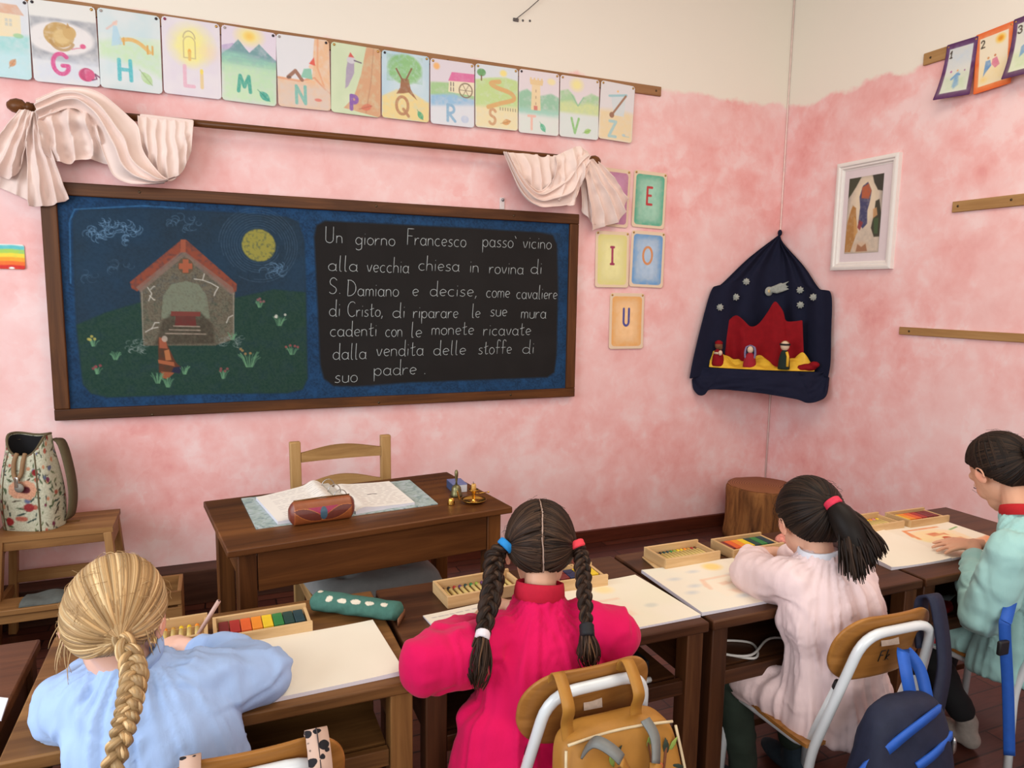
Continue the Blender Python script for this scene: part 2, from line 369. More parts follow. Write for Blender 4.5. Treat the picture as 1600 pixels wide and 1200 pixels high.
# ================================================================== setting
def wall_mat(name, seed):
    t = NT(name, .85, 0, .2); mp = t.coord()
    mp.inputs['Location'].default_value = (seed*3.1, seed*1.7, seed*.9)
    n1 = t.noise(mp, 3.2, 4, .6, .25); n2 = t.noise(mp, 10, 4, .6, .3); n3 = t.noise(mp, 1.3, 3, .6, .3)
    m0 = t.n('ShaderNodeMix', data_type='FLOAT'); m0.inputs[0].default_value = .42; t.l(n1, 0, m0, 2); t.l(n2, 0, m0, 3)
    nd = t.noise(mp, 3.0, 4, .6); ad = t.n('ShaderNodeVectorMath', operation='MULTIPLY_ADD'); ad.inputs[1].default_value = (.55, .55, .55); t.l(nd, 'Color', ad, 0); t.l(mp, 0, ad, 2)
    vs = []
    for sc_ in (4.2, 8.5):
        vo = t.n('ShaderNodeTexVoronoi', feature='F1'); vo.inputs['Scale'].default_value = sc_; t.l(ad, 0, vo, 'Vector')
        sx_ = t.n('ShaderNodeSeparateColor'); t.l(vo, 'Color', sx_, 0); mm = t.n('ShaderNodeMath', operation='MULTIPLY_ADD'); mm.inputs[1].default_value = .55; t.l(vo, 'Distance', mm, 0)
        m3 = t.n('ShaderNodeMath', operation='MULTIPLY'); m3.inputs[1].default_value = .55; t.l(sx_, 0, m3, 0); t.l(m3, 0, mm, 2); vs.append(mm)
    mv = t.n('ShaderNodeMix', data_type='FLOAT'); mv.inputs[0].default_value = .4; t.l(vs[0], 0, mv, 2); t.l(vs[1], 0, mv, 3)
    m = t.n('ShaderNodeMix', data_type='FLOAT'); m.inputs[0].default_value = .17; t.l(m0, 0, m, 2); t.l(mv, 0, m, 3)
    r = t.ramp(m, [(.33, lin((227, 153, 149))), (.43, lin((235, 172, 168))), (.52, lin((239, 187, 184))), (.62, lin((242, 208, 206)))])
    # paler patches where the wash is thin
    r3 = t.ramp(n3, [(.42, (0, 0, 0)), (.68, (.55, .55, .55))])
    mx = t.n('ShaderNodeMix', data_type='RGBA'); mx.inputs[7].default_value = (*lin((241, 213, 211)), 1)
    t.l(r3, 0, mx, 0); t.l(r, 0, mx, 6)
    # upper edge of the pink wash
    geo = t.n('ShaderNodeNewGeometry'); sx = t.n('ShaderNodeSeparateXYZ'); t.l(geo, 'Position', sx, 0)
    n4 = t.noise(mp, 4.5, 4, .6); md = t.n('ShaderNodeMath', operation='MULTIPLY_ADD'); md.inputs[1].default_value = .16
    t.l(n4, 0, md, 0); t.l(sx, 2, md, 2)
    ss = t.n('ShaderNodeMapRange', interpolation_type='SMOOTHSTEP'); ss.inputs[1].default_value = 2.69; ss.inputs[2].default_value = 2.725
    t.l(md, 0, ss, 0)
    m2 = t.n('ShaderNodeMix', data_type='RGBA'); m2.inputs[7].default_value = (*lin((236, 228, 214)), 1)
    t.l(ss, 0, m2, 0); t.l(mx, 2, m2, 6); t.l(m2, 2, t.b, 'Base Color')
    t.bump(n2, .12, .004); return t.m
WALLA = wall_mat('pink_wash_plaster', 0); WALLB = wall_mat('pink_wash_plaster_side', 2)
struct(MB().box((-2.6, .06, 1.75), (5.4, .12, 3.5)).build('wall_back', WALLA, smooth=False))
struct(MB().box((.06, -2.6, 1.75), (.12, 5.2, 3.5)).build('wall_right', WALLB, smooth=False))
t = NT('dark_parquet', .34, 0, .5); mp = t.coord(); bk = t.n('ShaderNodeTexBrick')
for k, v in (('Scale', 1.), ('Mortar Size', .004), ('Brick Width', .62), ('Row Height', .085), ('Bias', .0)): bk.inputs[k].default_value = v
bk.inputs['Color1'].default_value = (*lin((92, 50, 38)), 1); bk.inputs['Color2'].default_value = (*lin((66, 33, 26)), 1); bk.inputs['Mortar'].default_value = (*lin((28, 14, 12)), 1)
t.l(mp, 0, bk, 'Vector'); mp2 = t.coord((1., 9., 9.)); nz = t.noise(mp2, 9, 5, .65)
r = t.ramp(nz, [(.3, (.62, .62, .62)), (.7, (1.25, 1.2, 1.15))]); mx = t.n('ShaderNodeMix', data_type='RGBA', blend_type='MULTIPLY'); mx.inputs[0].default_value = 1
t.l(bk, 'Color', mx, 6); t.l(r, 0, mx, 7); t.l(mx, 2, t.b, 'Base Color'); t.bump(bk, .25, .002, 1)
struct(MB().box((-2.6, -2.6, -.04), (5.4, 5.2, .08)).build('floor', t.m, smooth=False))
struct(MB().box((-2.6, -2.6, 3.54), (5.4, 5.2, .08)).build('ceiling', mk('ceiling_plaster', (232, 224, 210), .9), smooth=False))
BASEB = wood('baseboard_wood', (62, 28, 18), (84, 38, 24), (104, 52, 34), 'X', 6, .4)
struct(MB().box((-1.34, -.011, .0385), (2.68, .022, .077)).build('baseboard_back', BASEB, smooth=False, bevel=.003))
struct(MB().box((-.011, -2.4, .0385), (.022, 4.75, .077)).build('baseboard_right', wood('baseboard_wood_side', (62, 28, 18), (84, 38, 24), (104, 52, 34), 'Y', 6, .4), smooth=False, bevel=.003))
LEDGE = wood('ledge_wood', (54, 32, 24), (76, 48, 36), (104, 72, 54), 'X', 6, .5)
struct(MB().box((-3.95, -.055, .083), (2.5, .11, .166)).build('trim_1', LEDGE, smooth=False, bevel=.004))
# white caulked seam running down the corner
struct(MB().tube([(-.006, -.006, .08), (-.006, -.006, 3.48)], .0042, 8).build('trim_2', mk('white_caulk', (238, 214, 205), .7)))

# ================================================================== wooden strips
STRIP = wood('strip_wood', (122, 84, 56), (146, 104, 70), (166, 124, 86), 'X', 5, .55)
STRIPY = wood('strip_wood_side', (142, 104, 64), (164, 124, 78), (182, 144, 96), 'Y', 5, .55)
def strip(name, a, b, h, th, axis, label, screws):
    if axis == 'X':
        z = a[2]; o = MB().box(((a[0]+b[0])/2, -th/2, z), (abs(b[0]-a[0]), th, h)).build(name, STRIP, bevel=.003)
    else:
        z = a[2]; o = MB().box((-th/2, (a[1]+b[1])/2, z), (th, abs(b[1]-a[1]), h)).build(name, STRIPY, bevel=.003)
    tag(o, label, 'wooden strip')
    for (x, y) in screws:
        p = (x, -th, z) if axis == 'X' else (-th, x, z+y)
        MB().ell(p, (.006, .003, .006) if axis == 'X' else (.003, .006, .006), n=10, m=6).build('screw_head', SCREW, o)
    return o
SCREW = mk('screw_metal', (86, 70, 52), .4, .8)
strip('hanging_strip', (-4.6, 0, 2.612), (-.935, 0, 2.612), .052, .012, 'X', 'long brown wooden strip above the blackboard holding the alphabet cards', [(-.97, 0), (-3.05, .0), (-2.2, 0)])
p0, p1 = X(1445, 94.5), X(1600, 40); strip('hanging_strip', (0, p0[1], (p0[2]+p1[2])/2-.005), (0, -2.3, 0), .058, .012, 'Y', 'pale wooden strip high on right wall holding the numbered cards', [(p0[1]-.04, 0)])
p0 = X(1490, 324); strip('hanging_strip', (0, p0[1], p0[2]), (0, -2.3, 0), .052, .012, 'Y', 'bare pale wooden strip right of the framed picture', [(p0[1]-.03, .002), (p0[1]-.28, .004)])
p0 = X(1407, 516.5); strip('hanging_strip', (0, p0[1], p0[2]), (0, -2.3, 0), .040, .012, 'Y', 'lowest pale wooden strip on right wall below the framed picture', [(p0[1]-.06, .0)])

# ================================================================== cards
CARD = vcm('watercolour_card', .7, .3)
TACKD = mk('tack_dark', (42, 34, 40), .35); TACKB = mk('tack_brass', (190, 150, 84), .3, .9); TACKR = mk('tack_red', (140, 50, 80), .35); TACKW = mk('tack_grey', (170, 160, 155), .35)
def card_mesh(cv, rad, TL, ex, ez, nrm, curl=None):
    u = (cv.xs-cv.x0)[..., None]; v = (cv.ys-cv.y0)[..., None]
    G = np.asarray(TL)+ex*u-ez*v
    if curl is not None: G = G+nrm*curl(u/cv.W, v/cv.H)
    m = MB(); m.grid(G, 0, linA(cv.rgb), cv.rounded(rad)); return m
def wall_card(name, px, cv_fn, label, cat, group, off=.0165, rad=.012, tacks=(0, 1), tm=(TACKD, TACKD), plane='A', tilt=None, fade=.22):
    f = (lambda q: Y(q[0], q[1], -off)) if plane == 'A' else (lambda q: X(q[0], q[1], -off))
    TL, TR, BR, BL = [f(q) for q in px]
    W = (np.linalg.norm(TR-TL)+np.linalg.norm(BR-BL))/2; H = (np.linalg.norm(BL-TL)+np.linalg.norm(BR-TR))/2
    cen = (TL+TR+BR+BL)/4; ex = unit((TR-TL)+(BR-BL)); n = np.array([0, -1., 0]) if plane == 'A' else np.array([-1., 0, 0])
    ez = np.cross(ex, n)
    if ez[2] < 0: ez = -ez
    cv = cv_fn(W, H); cv.rgb = cv.rgb*(1-fade)+np.array([222., 218, 208])*fade; o0 = cen-ex*W/2+ez*H/2
    rs = random.Random(name+label); b1, b2 = rs.uniform(.002, .008), rs.uniform(.002, .008)
    m = card_mesh(cv, rad, o0, ex, ez, n, tilt or (lambda u, v: v*v*(b1*(1-u)+b2*u)))
    o = m.build(name, CARD, fixn=False, solid=.0012, origin=cen-ez*H/2)
    tag(o, label, cat, group)
    for k in tacks:
        p = o0+ex*(W*.06 if k == 0 else W*.94)-ez*.012+n*.002
        MB().ell(p, (.006, .004, .006) if plane == 'A' else (.004, .006, .006), n=10, m=6).build('thumbtack', tm[k], o)
    return o
def txt(c, s, x, ybase, cap, col, wd, a=.9, w=None, grain=.25):
    st, tw = word_strokes(s); k = cap if w is None else w/max(tw, .01)
    for q in st: c.line([(x+p[0]*k, ybase-p[1]*cap) for p in q], wd, col, a, None, grain, 5, 200)
def leaf(c, x, y, l, ang, col, a=.85):
    ca, sa = math.cos(ang), math.sin(ang); P = []
    for t in np.linspace(0, 1, 9): P.append((t*l, .28*l*math.sin(pi*t)**.8))
    for t in np.linspace(1, 0, 9): P.append((t*l, -.28*l*math.sin(pi*t)**.8))
    c.poly([(x+ca*p-sa*q, y+sa*p+ca*q) for p, q in P], col, a, None, .4, 3, 120)
    c.line([(x-ca*l*.15, y-sa*l*.15), (x+ca*l, y+sa*l)], l*.05, np.array(col)*.7, .7)
RES = .0027
def paper(W, H, bg=(226, 224, 220)): return Canvas(W, H, RES, bg)
def P(W, H, pts): return [(x*W, y*H) for x, y in pts]
def c_F(W, H):
    c = paper(W, H, (222, 222, 226)); c.wash((190, 206, 224), .3)
    c.poly(P(W, H, [(0, .5), (1, .45), (1, 1), (0, 1)]), (148, 208, 208), .8, .02, .4); c.poly(P(W, H, [(0, .72), (1, .66), (1, 1), (0, 1)]), (188, 222, 232), .7, .03, .4)
    c.poly(P(W, H, [(.3, .2), (.85, .2), (.85, .47), (.3, .5)]), (236, 214, 170), .95, None, .2); c.poly(P(W, H, [(.2, .2), (.36, .08), (.8, .08), (.92, .2)]), (214, 160, 130), .9, None, .3)
    for i in range(2):
        for j in range(2): c.poly(P(W, H, [(.58+.07*i, .26+.05*j), (.63+.07*i, .26+.05*j), (.63+.07*i, .3+.05*j), (.58+.07*i, .3+.05*j)]), (190, 190, 180), .9)
    c.ell(.8*W, .46*H, .09*W, .03*H, (120, 190, 130), .7); txt(c, 'F', .2*W, .84*H, .2*H, (196, 50, 90), .012); leaf(c, .62*W, .86*H, .2*W, -1.0, (205, 130, 80)); return c
def c_G(W, H):
    c = paper(W, H); c.poly(P(W, H, [(0, .2), (1, .2), (1, .75), (0, .72)]), (146, 148, 158), .8, .01, .5, 4, 40); c.poly(P(W, H, [(0, .72), (1, .68), (1, 1), (0, 1)]), (206, 212, 226), .8, .05, .3)
    c.ell(.45*W, .44*H, .5*W, .2*H, (228, 222, 222), 1, .01, .1); c.ell(.42*W, .4*H, .23*W, .155*H, (186, 142, 74), .95, None, .35, 7, 90); c.ell(.46*W, .42*H, .13*W, .09*H, (214, 178, 112), .9, .008, .3)
    c.ell(.58*W, .36*H, .1*W, .08*H, (196, 152, 84), .95); c.poly(P(W, H, [(.53, .31), (.56, .24), (.6, .3)]), (176, 128, 66)); c.line(P(W, H, arc(.46, .46, .17, .12, 20, 170)), .012, (166, 120, 62), .8)
    c.ell(.77*W, .51*H, .045*W, .03*H, (214, 70, 120)); c.line(P(W, H, [(.6, .56), (.68, .54), (.77, .53)]), .003, (200, 70, 110))
    txt(c, 'G', .3*W, .88*H, .25*H, (205, 52, 120), .016); c.ell(.8*W, .86*H, .125*W, .085*H, (204, 60, 110), .95, None, .3)
    for k in range(6): c.line(P(W, H, arc(.8, .86, .12*(.3+.1*k), .08, 60+k*20, 200+k*20)), .003, (168, 36, 84), .7)
    c.line(P(W, H, [(.88, .92), (.95, .9), (.93, .84), (1, .88)]), .005, (100, 40, 80)); return c
def c_H(W, H):
    c = paper(W, H, (214, 222, 224)); c.wash((170, 210, 220), .5); c.poly(P(W, H, [(0, .42), (.35, .36), (1, .32), (1, .8), (.7, .7), (0, .6)]), (190, 222, 176), .75, .03, .4); c.wash((232, 232, 190), .35, 9, 8, 0, .3*H, W, .6*H)
    pts = [(.33, .37)]+[(.33+.48*t, .38+.1*t*t-.05*math.sin(pi*t)) for t in np.linspace(0, 1, 8)]; c.line(P(W, H, pts), .016, (222, 168, 84), .9, None, .2)
    for q in (.34, .4, .78, .86): c.line(P(W, H, [(q, .42 if q < .5 else .5), (q, .34 if q < .5 else .4)]), .007, (214, 150, 60))
    c.poly(P(W, H, [(.24, .2), (.3, .2), (.38, .42), (.2, .46)]), (168, 206, 226), .9, None, .2); c.ell(.27*W, .17*H, .04*W, .025*H, (234, 196, 176)); c.line(P(W, H, [(.3, .14), (.22, .2), (.14, .25)]), .008, (222, 180, 170), .8)
    txt(c, 'H', .3*W, .87*H, .25*H, (62, 176, 188), .015); leaf(c, .66*W, .74*H, .28*W, .9, (170, 206, 140)); return c
def c_L(W, H):
    c = paper(W, H, (226, 218, 226)); c.wash((206, 190, 220), .4); c.ell(.5*W, .33*H, .36*W, .26*H, (240, 232, 140), .75, .05, .25); c.ell(.5*W, .36*H, .2*W, .2*H, (248, 236, 110), .6, .04); c.ell(.8*W, .4*H, .16*W, .1*H, (240, 200, 170), .4, .04)
    c.line(P(W, H, [(.36, .5), (.36, .3)]+arc(.46, .3, .1, .08, 180, 360)+[(.56, .5), (.36, .5)]), .004, (170, 150, 110), .8); c.line(P(W, H, arc(.46, .24, .1, .09, 180, 360)), .004, (150, 130, 110), .8)
    c.ell(.46*W, .42*H, .03*W, .04*H, (232, 160, 50)); c.line(P(W, H, [(.46, .43), (.46, .52)]), .012, (226, 180, 90))
    txt(c, 'L', .36*W, .87*H, .26*H, (226, 168, 190), .015); c.line(P(W, H, [(.66, .87), (.66, .7)]), .014, (226, 196, 140)); c.ell(.66*W, .66*H, .03*W, .035*H, (240, 210, 80)); return c
def c_M(W, H):
    c = paper(W, H, (222, 208, 226)); c.ell(.5*W, .1*H, .2*W, .1*H, (246, 226, 110), .9, .04); c.ell(.5*W, .1*H, .08*W, .05*H, (244, 190, 70), .9, .02); c.poly(P(W, H, [(0, .27), (.2, .22), (.4, .3), (1, .36), (1, .5), (0, .5)]), (172, 150, 196), .8, None, .3)
    c.poly(P(W, H, [(0, .38), (.14, .3), (.3, .16), (.42, .26), (.5, .32), (.68, .18), (.86, .3), (1, .38), (1, .5), (0, .5)]), (92, 140, 146), .9, None, .4); c.poly(P(W, H, [(0, .33), (.4, .34), (1, .4), (1, .6), (0, .6)]), (130, 192, 172), .75, .02, .4)
    c.poly(P(W, H, [(0, .5), (1, .5), (1, 1), (0, 1)]), (190, 222, 178), .9, .04, .3); c.wash((150, 206, 160), .4, 14, 5, 0, .4*H, W, H); txt(c, 'M', .3*W, .85*H, .21*H, (44, 150, 130), .015); leaf(c, .68*W, .82*H, .26*W, .7, (40, 150, 130)); return c
def c_N(W, H):
    c = paper(W, H, (222, 222, 228)); c.poly(P(W, H, [(0, .58), (.5, .6), (.66, .5), (.7, .1), (.72, 0), (1, 0), (1, 1), (0, 1)]), (230, 178, 134), .9, None, .35, 9, 50); c.line(P(W, H, [(0, .6), (.4, .62), (.7, .55), (.9, .7), (1, .75)]), .008, (214, 120, 80), .6); c.line(P(W, H, [(.78, 0), (.76, .4), (.88, .66)]), .008, (222, 130, 84), .5)
    c.poly(P(W, H, [(0, .64), (1, .68), (1, 1), (0, 1)]), (214, 190, 176), .8, .03, .4); c.line(P(W, H, [(.2, .58), (.34, .48), (.46, .6)]), .016, (140, 90, 70)); c.poly(P(W, H, [(.44, .56), (.5, .44), (.64, .42), (.66, .58)]), (120, 186, 160), .95); c.ell(.64*W, .4*H, .045*W, .03*H, (236, 190, 160)); c.poly(P(W, H, [(.6, .36), (.7, .26), (.72, .38)]), (220, 70, 56)); c.ell(.22*W, .58*H, .04*W, .02*H, (90, 60, 50))
    txt(c, 'N', .34*W, .93*H, .24*H, (100, 176, 164), .014); c.ell(.76*W, .86*H, .07*W, .022*H, (216, 110, 96)); return c
def c_P(W, H):
    c = paper(W, H, (204, 220, 180)); c.wash((180, 206, 160), .5); c.poly(P(W, H, [(.7, 0), (1, 0), (1, 1), (.25, .92), (.45, .75), (.6, .4)]), (206, 148, 106), .95, None, .4, 6, 50); c.line(P(W, H, [(.85, 0), (.8, .5), (.7, .95)]), .006, (170, 110, 76), .5)
    c.poly(P(W, H, [(.34, .2), (.46, .24), (.46, .4), (.34, .6), (.28, .64), (.3, .35)]), (158, 142, 172), .95, None, .2); c.ell(.4*W, .22*H, .09*W, .05*H, (200, 196, 206)); c.line(P(W, H, [(.46, .22), (.6, .24)]), .006, (90, 76, 90)); c.poly(P(W, H, [(.34, .18), (.38, .11), (.46, .18)]), (206, 66, 60))
    txt(c, 'P', .4*W, .92*H, .19*H, (116, 66, 160), .018); leaf(c, .6*W, .9*H, .24*W, -.35, (206, 96, 70)); return c
def c_Q(W, H):
    c = paper(W, H, (172, 206, 226)); c.wash((220, 232, 236), .6); c.poly(P(W, H, [(0, .68), (.3, .56), (.6, .56), (1, .7), (1, 1), (0, 1)]), (232, 206, 132), .95, .01, .3); c.ell(.48*W, .24*H, .36*W, .22*H, (128, 188, 116), .95, .012, .5, 3, 70); c.wash((90, 160, 90), .35, 45, 9, .1*W, .04*H, .85*W, .44*H)
    c.poly(P(W, H, [(.4, .38), (.56, .38), (.6, .52), (.74, .68), (.56, .58), (.46, .6), (.3, .62), (.38, .52)]), (140, 84, 52), .95, None, .3); c.line(P(W, H, [(.44, .42), (.3, .25)]), .008, (120, 74, 46)); c.line(P(W, H, [(.5, .4), (.62, .22)]), .008, (120, 74, 46))
    txt(c, 'Q', .3*W, .92*H, .27*H, (170, 112, 74), .014); leaf(c, .76*W, .84*H, .2*W, 1.0, (60, 160, 110)); return c
def c_R(W, H):
    c = paper(W, H, (220, 210, 222)); c.ell(.14*W, .11*H, .07*W, .05*H, (242, 170, 90), .95, .01); c.poly(P(W, H, [(0, .36), (.4, .34), (1, .4), (1, .56), (0, .56)]), (150, 196, 130), .9, .01, .3); c.poly(P(W, H, [(0, .56), (.5, .5), (1, .56), (1, .66), (0, .74)]), (132, 182, 222), .9, .015, .4); c.poly(P(W, H, [(0, .72), (1, .64), (1, 1), (0, 1)]), (216, 222, 232), .9, .02, .2)
    c.poly(P(W, H, [(.42, .3), (1, .28), (1, .5), (.4, .48)]), (236, 222, 186), .95); c.poly(P(W, H, [(.4, .31), (.48, .17), (1, .16), (1, .29)]), (216, 92, 150), .95, None, .2); 
    for x in (.46, .52): 
        for y in (.33, .41): c.line(P(W, H, [(x, y), (x, y+.05)]), .005, (90, 80, 80))
    c.line(P(W, H, arc(.8, .43, .15, .11, 0, 360, 24)), .006, (120, 96, 76))
    for k in range(6): c.line(P(W, H, [(.8, .43), (.8+.15*math.cos(k*pi/3), .43+.11*math.sin(k*pi/3))]), .003, (120, 96, 76))
    txt(c, 'R', .38*W, .93*H, .25*H, (120, 168, 206), .014); c.ell(.78*W, .88*H, .09*W, .06*H, (180, 196, 226), .8, None, .4); return c
def c_S(W, H):
    c = paper(W, H, (214, 222, 232)); c.ell(.65*W, .1*H, .08*W, .05*H, (246, 224, 120), .95, .01); c.poly(P(W, H, [(0, .25), (.3, .2), (.7, .16), (1, .2), (1, .7), (0, .68)]), (184, 214, 132), .95, .01, .35); c.poly(P(W, H, [(0, .66), (1, .62), (1, 1), (0, 1)]), (234, 218, 166), .9, .02, .2)
    c.line([(x*W, y*H) for x, y in smooth_path([(.56, .24), (.36, .28), (.5, .34), (.82, .4), (.9, .5), (.6, .58), (.3, .66)], 24)], .022, (214, 160, 92), .95, None, .2); c.ell(.14*W, .13*H, .1*W, .06*H, (84, 150, 84), .95, None, .4); c.line(P(W, H, [(.14, .18), (.14, .25)]), .007, (110, 76, 50))
    for k in range(7): c.line(P(W, H, [(.58+.06*k, .65), (.58+.06*k, .69)]), .004, (120, 110, 90))
    txt(c, 'S', .32*W, .93*H, .24*H, (196, 140, 96), .014); leaf(c, .62*W, .9*H, .22*W, -.3, (206, 140, 76)); return c
def c_T(W, H):
    c = paper(W, H, (226, 214, 222)); c.ell(.8*W, .14*H, .1*W, .05*H, (246, 228, 150), .8, .01); c.poly(P(W, H, [(0, .36), (.2, .3), (.45, .4), (.8, .33), (1, .38), (1, .66), (0, .66)]), (136, 190, 158), .95, .01, .4); c.poly(P(W, H, [(0, .6), (1, .6), (1, .72), (0, .7)]), (150, 206, 190), .9, .02, .3); c.poly(P(W, H, [(0, .7), (1, .7), (1, 1), (0, 1)]), (216, 226, 220), .9, .03, .2)
    c.poly(P(W, H, [(.32, .2), (.52, .2), (.54, .62), (.3, .62)]), (236, 208, 158), .95); c.poly(P(W, H, [(.26, .14), (.6, .14), (.58, .22), (.28, .22)]), (230, 196, 140)); 
    for k in range(4): c.poly(P(W, H, [(.27+.09*k, .11), (.31+.09*k, .11), (.31+.09*k, .15), (.27+.09*k, .15)]), (230, 196, 140))
    for y in (.3, .4, .5): c.line(P(W, H, [(.42, y), (.42, y+.03)]), .005, (170, 140, 110))
    c.poly(P(W, H, [(.37, .62), (.37, .55), (.46, .55), (.46, .62)]), (206, 110, 96)); txt(c, 'T', .24*W, .93*H, .21*H, (236, 176, 160), .013); leaf(c, .54*W, .82*H, .22*W, 1.0, (80, 180, 140)); return c
def c_V(W, H):
    c = paper(W, H, (226, 214, 220)); c.ell(.42*W, .13*H, .14*W, .09*H, (244, 232, 140), .9, .03); c.poly(P(W, H, [(0, .26), (.2, .22), (.36, .32), (.46, .46), (.6, .32), (.8, .24), (1, .28), (1, .6), (0, .6)]), (156, 202, 150), .9, .01, .4); c.poly(P(W, H, [(0, .44), (.3, .4), (.46, .46), (.7, .4), (1, .42), (1, .62), (0, .62)]), (206, 220, 150), .85, .02, .3); c.line(P(W, H, [(.3, .3), (.46, .47), (.6, .32)]), .006, (110, 176, 140), .7)
    c.poly(P(W, H, [(0, .6), (1, .6), (1, 1), (0, 1)]), (214, 226, 224), .95, .02, .1); txt(c, 'V', .3*W, .92*H, .24*H, (124, 190, 106), .013); leaf(c, .62*W, .9*H, .2*W, -.4, (140, 196, 90)); return c
def c_Z(W, H):
    c = paper(W, H, (222, 218, 222)); c.poly(P(W, H, [(0, .5), (.5, .46), (1, .5), (1, 1), (0, 1)]), (232, 208, 160), .95, .03, .25); c.poly(P(W, H, [(.3, .22), (.74, .18), (.72, .56), (.42, .56)]), (206, 218, 224), .9, None, .2); c.line(P(W, H, [(.26, .24), (.76, .18)]), .012, (146, 196, 206)); c.ell(.5*W, .14*H, .03*W, .02*H, (240, 190, 120)); c.line(P(W, H, [(.38, .54), (.74, .2)]), .012, (146, 96, 70)); c.ell(.36*W, .56*H, .07*W, .05*H, (140, 90, 66))
    txt(c, 'Z', .3*W, .93*H, .26*H, (150, 196, 204), .016); c.ell(.74*W, .88*H, .05*W, .02*H, (170, 196, 206)); c.line(P(W, H, [(.72, .9), (.9, .9)]), .004, (160, 190, 190)); return c
CARDS = [
 ('F', [(-46, -12), (45, 0), (49, 127), (-42, 115)], c_F, 'letter card cut by the left edge, house above autumn leaf'),
 ('G', [(46, -1), (149, 10), (157, 138), (51, 125.5)], c_G, 'card with pink letter G, sleeping cat and ball of wool'),
 ('H', [(152, 12), (250, 25), (253.8, 148.5), (157, 136)], c_H, 'card with turquoise letter H, figure and small bridge'),
 ('L', [(252.5, 25), (342.6, 37), (347, 157), (255.5, 145)], c_L, 'card with pink letter L, lantern in yellow glow'),
 ('M', [(344, 38), (431, 52), (432.5, 167.7), (348.6, 156)], c_M, 'card with green letter M and two blue-grey mountains'),
 ('N', [(433, 52.3), (515.4, 64), (515.7, 173.8), (433, 166)], c_N, 'card with letter N, figure in red cap against a trunk'),
 ('P', [(516.8, 65.5), (594.5, 76.3), (595, 185.5), (517.5, 174)], c_P, 'card with purple letter P and woodpecker on a trunk'),
 ('Q', [(596, 77), (670, 89), (671, 192), (597, 184)], c_Q, 'card with brown letter Q under a green oak tree'),
 ('R', [(671.5, 89.3), (740, 101), (742, 199.5), (673, 194)], c_R, 'card with blue letter R, pink-roofed mill and wheel'),
 ('S', [(742, 98), (808, 108.5), (810, 204.8), (743, 199)], c_S, 'card with brown letter S and winding road'),
 ('T', [(809.8, 106), (872.8, 117), (873.5, 212.5), (811, 208)], c_T, 'card with pale pink letter T and crenellated tower'),
 ('V', [(874.5, 115.5), (935, 126), (935.8, 218.8), (874.5, 214)], c_V, 'card with green letter V and two green hills'),
 ('Z', [(936.8, 124), (990.7, 135.8), (988, 224), (936.5, 217)], c_Z, 'card with pale blue letter Z, last on the wooden strip'),
]
for k, (nm, px, fn, lb) in enumerate(CARDS):
    wall_card('alphabet_card', px, fn, lb, 'alphabet card', 'alphabet cards above the blackboard', tm=(TACKW if k in (2, 4, 5) else TACKR if k == 3 else TACKD if k in (1, 7, 10) else TACKB, TACKD if k in (0, 2, 4, 5) else TACKB), tacks=(1,) if k == 0 else (0, 1))
def vowel(ch, bgc, lc, edge):
    def fn(W, H):
        c = Canvas(W, H, .0022, (228, 202, 172)); m = .055*1.1*W; w2 = W-m*1.6; r = .02
        def rr(x0, y0, x1, y1, r): return arc(x1-r, y0+r, r, r, -90, 0, 6)+arc(x1-r, y1-r, r, r, 0, 90, 6)+arc(x0+r, y1-r, r, r, 90, 180, 6)+arc(x0+r, y0+r, r, r, 180, 270, 6)
        c.poly(rr(.07*W, .06*H, .93*W, .95*H, r), edge, .95, None, .25, 4, 50); c.poly(rr(.15*W, .12*H, .85*W, .89*H, .03), bgc, .85, .03, .35, 8, 40); c.poly(rr(.26*W, .2*H, .74*W, .8*H, .03), np.minimum(255, np.array(bgc)*1.05+8), .6, .04, .5, 11, 40)
        st, tw = word_strokes(ch); cap = .3*H; k = cap*(.95 if ch == 'O' else .75)
        for q in st: c.line([(.5*W+(p[0]-tw/2)*k, .58*H-p[1]*cap) for p in q], .0135, lc, .95, None, .1)
        return c
    return fn
VOW = [('A', [(938, 261), (984, 266), (982, 357), (936, 352)], vowel('A', (196, 140, 176), (110, 60, 130), (186, 120, 160)), 'mauve vowel card half hidden behind the right curtain'),
 ('E', [(988.5, 265), (1041, 271), (1039, 359), (989, 354)], vowel('E', (146, 196, 172), (186, 40, 46), (84, 168, 138)), 'green card with red letter E'),
 ('I', [(928, 361), (983, 362), (981.5, 450.5), (932, 448)], vowel('I', (222, 216, 150), (150, 40, 76), (220, 212, 128)), 'yellow card with dark red letter I'),
 ('O', [(984.5, 360), (1039, 363), (1035.5, 451), (985, 447)], vowel('O', (164, 188, 212), (214, 132, 76), (96, 150, 206)), 'blue card with orange letter O'),
 ('U', [(953.5, 458), (1006.5, 458), (1004.5, 545), (950.5, 545)], vowel('U', (236, 190, 136), (58, 60, 140), (232, 166, 92)), 'orange card with blue letter U')]
for nm, px, fn, lb in VOW: wall_card('vowel_card', px, fn, lb, 'letter card', 'vowel cards right of the blackboard', fade=.1, off=.004, rad=.012, tm=(TACKB, TACKB), tacks=(0, 1))
def rainbow(W, H):
    c = Canvas(W, H, .0025, (240, 236, 230))
    for k, col in enumerate([(96, 190, 196), (170, 206, 90), (240, 214, 70), (244, 160, 50), (236, 110, 50), (206, 48, 44)]):
        y = k*.16*H; c.poly([(0, y+.03*H), (.3*W, y+.01*H), (.55*W, y+.05*H), (.8*W, y+.03*H), (W, y+.06*H), (W, H), (0, H)], col, .95, .006, .2, k)
    c.ell(.5*W+.06, .96*H, .01, .005, (240, 236, 230)); return c
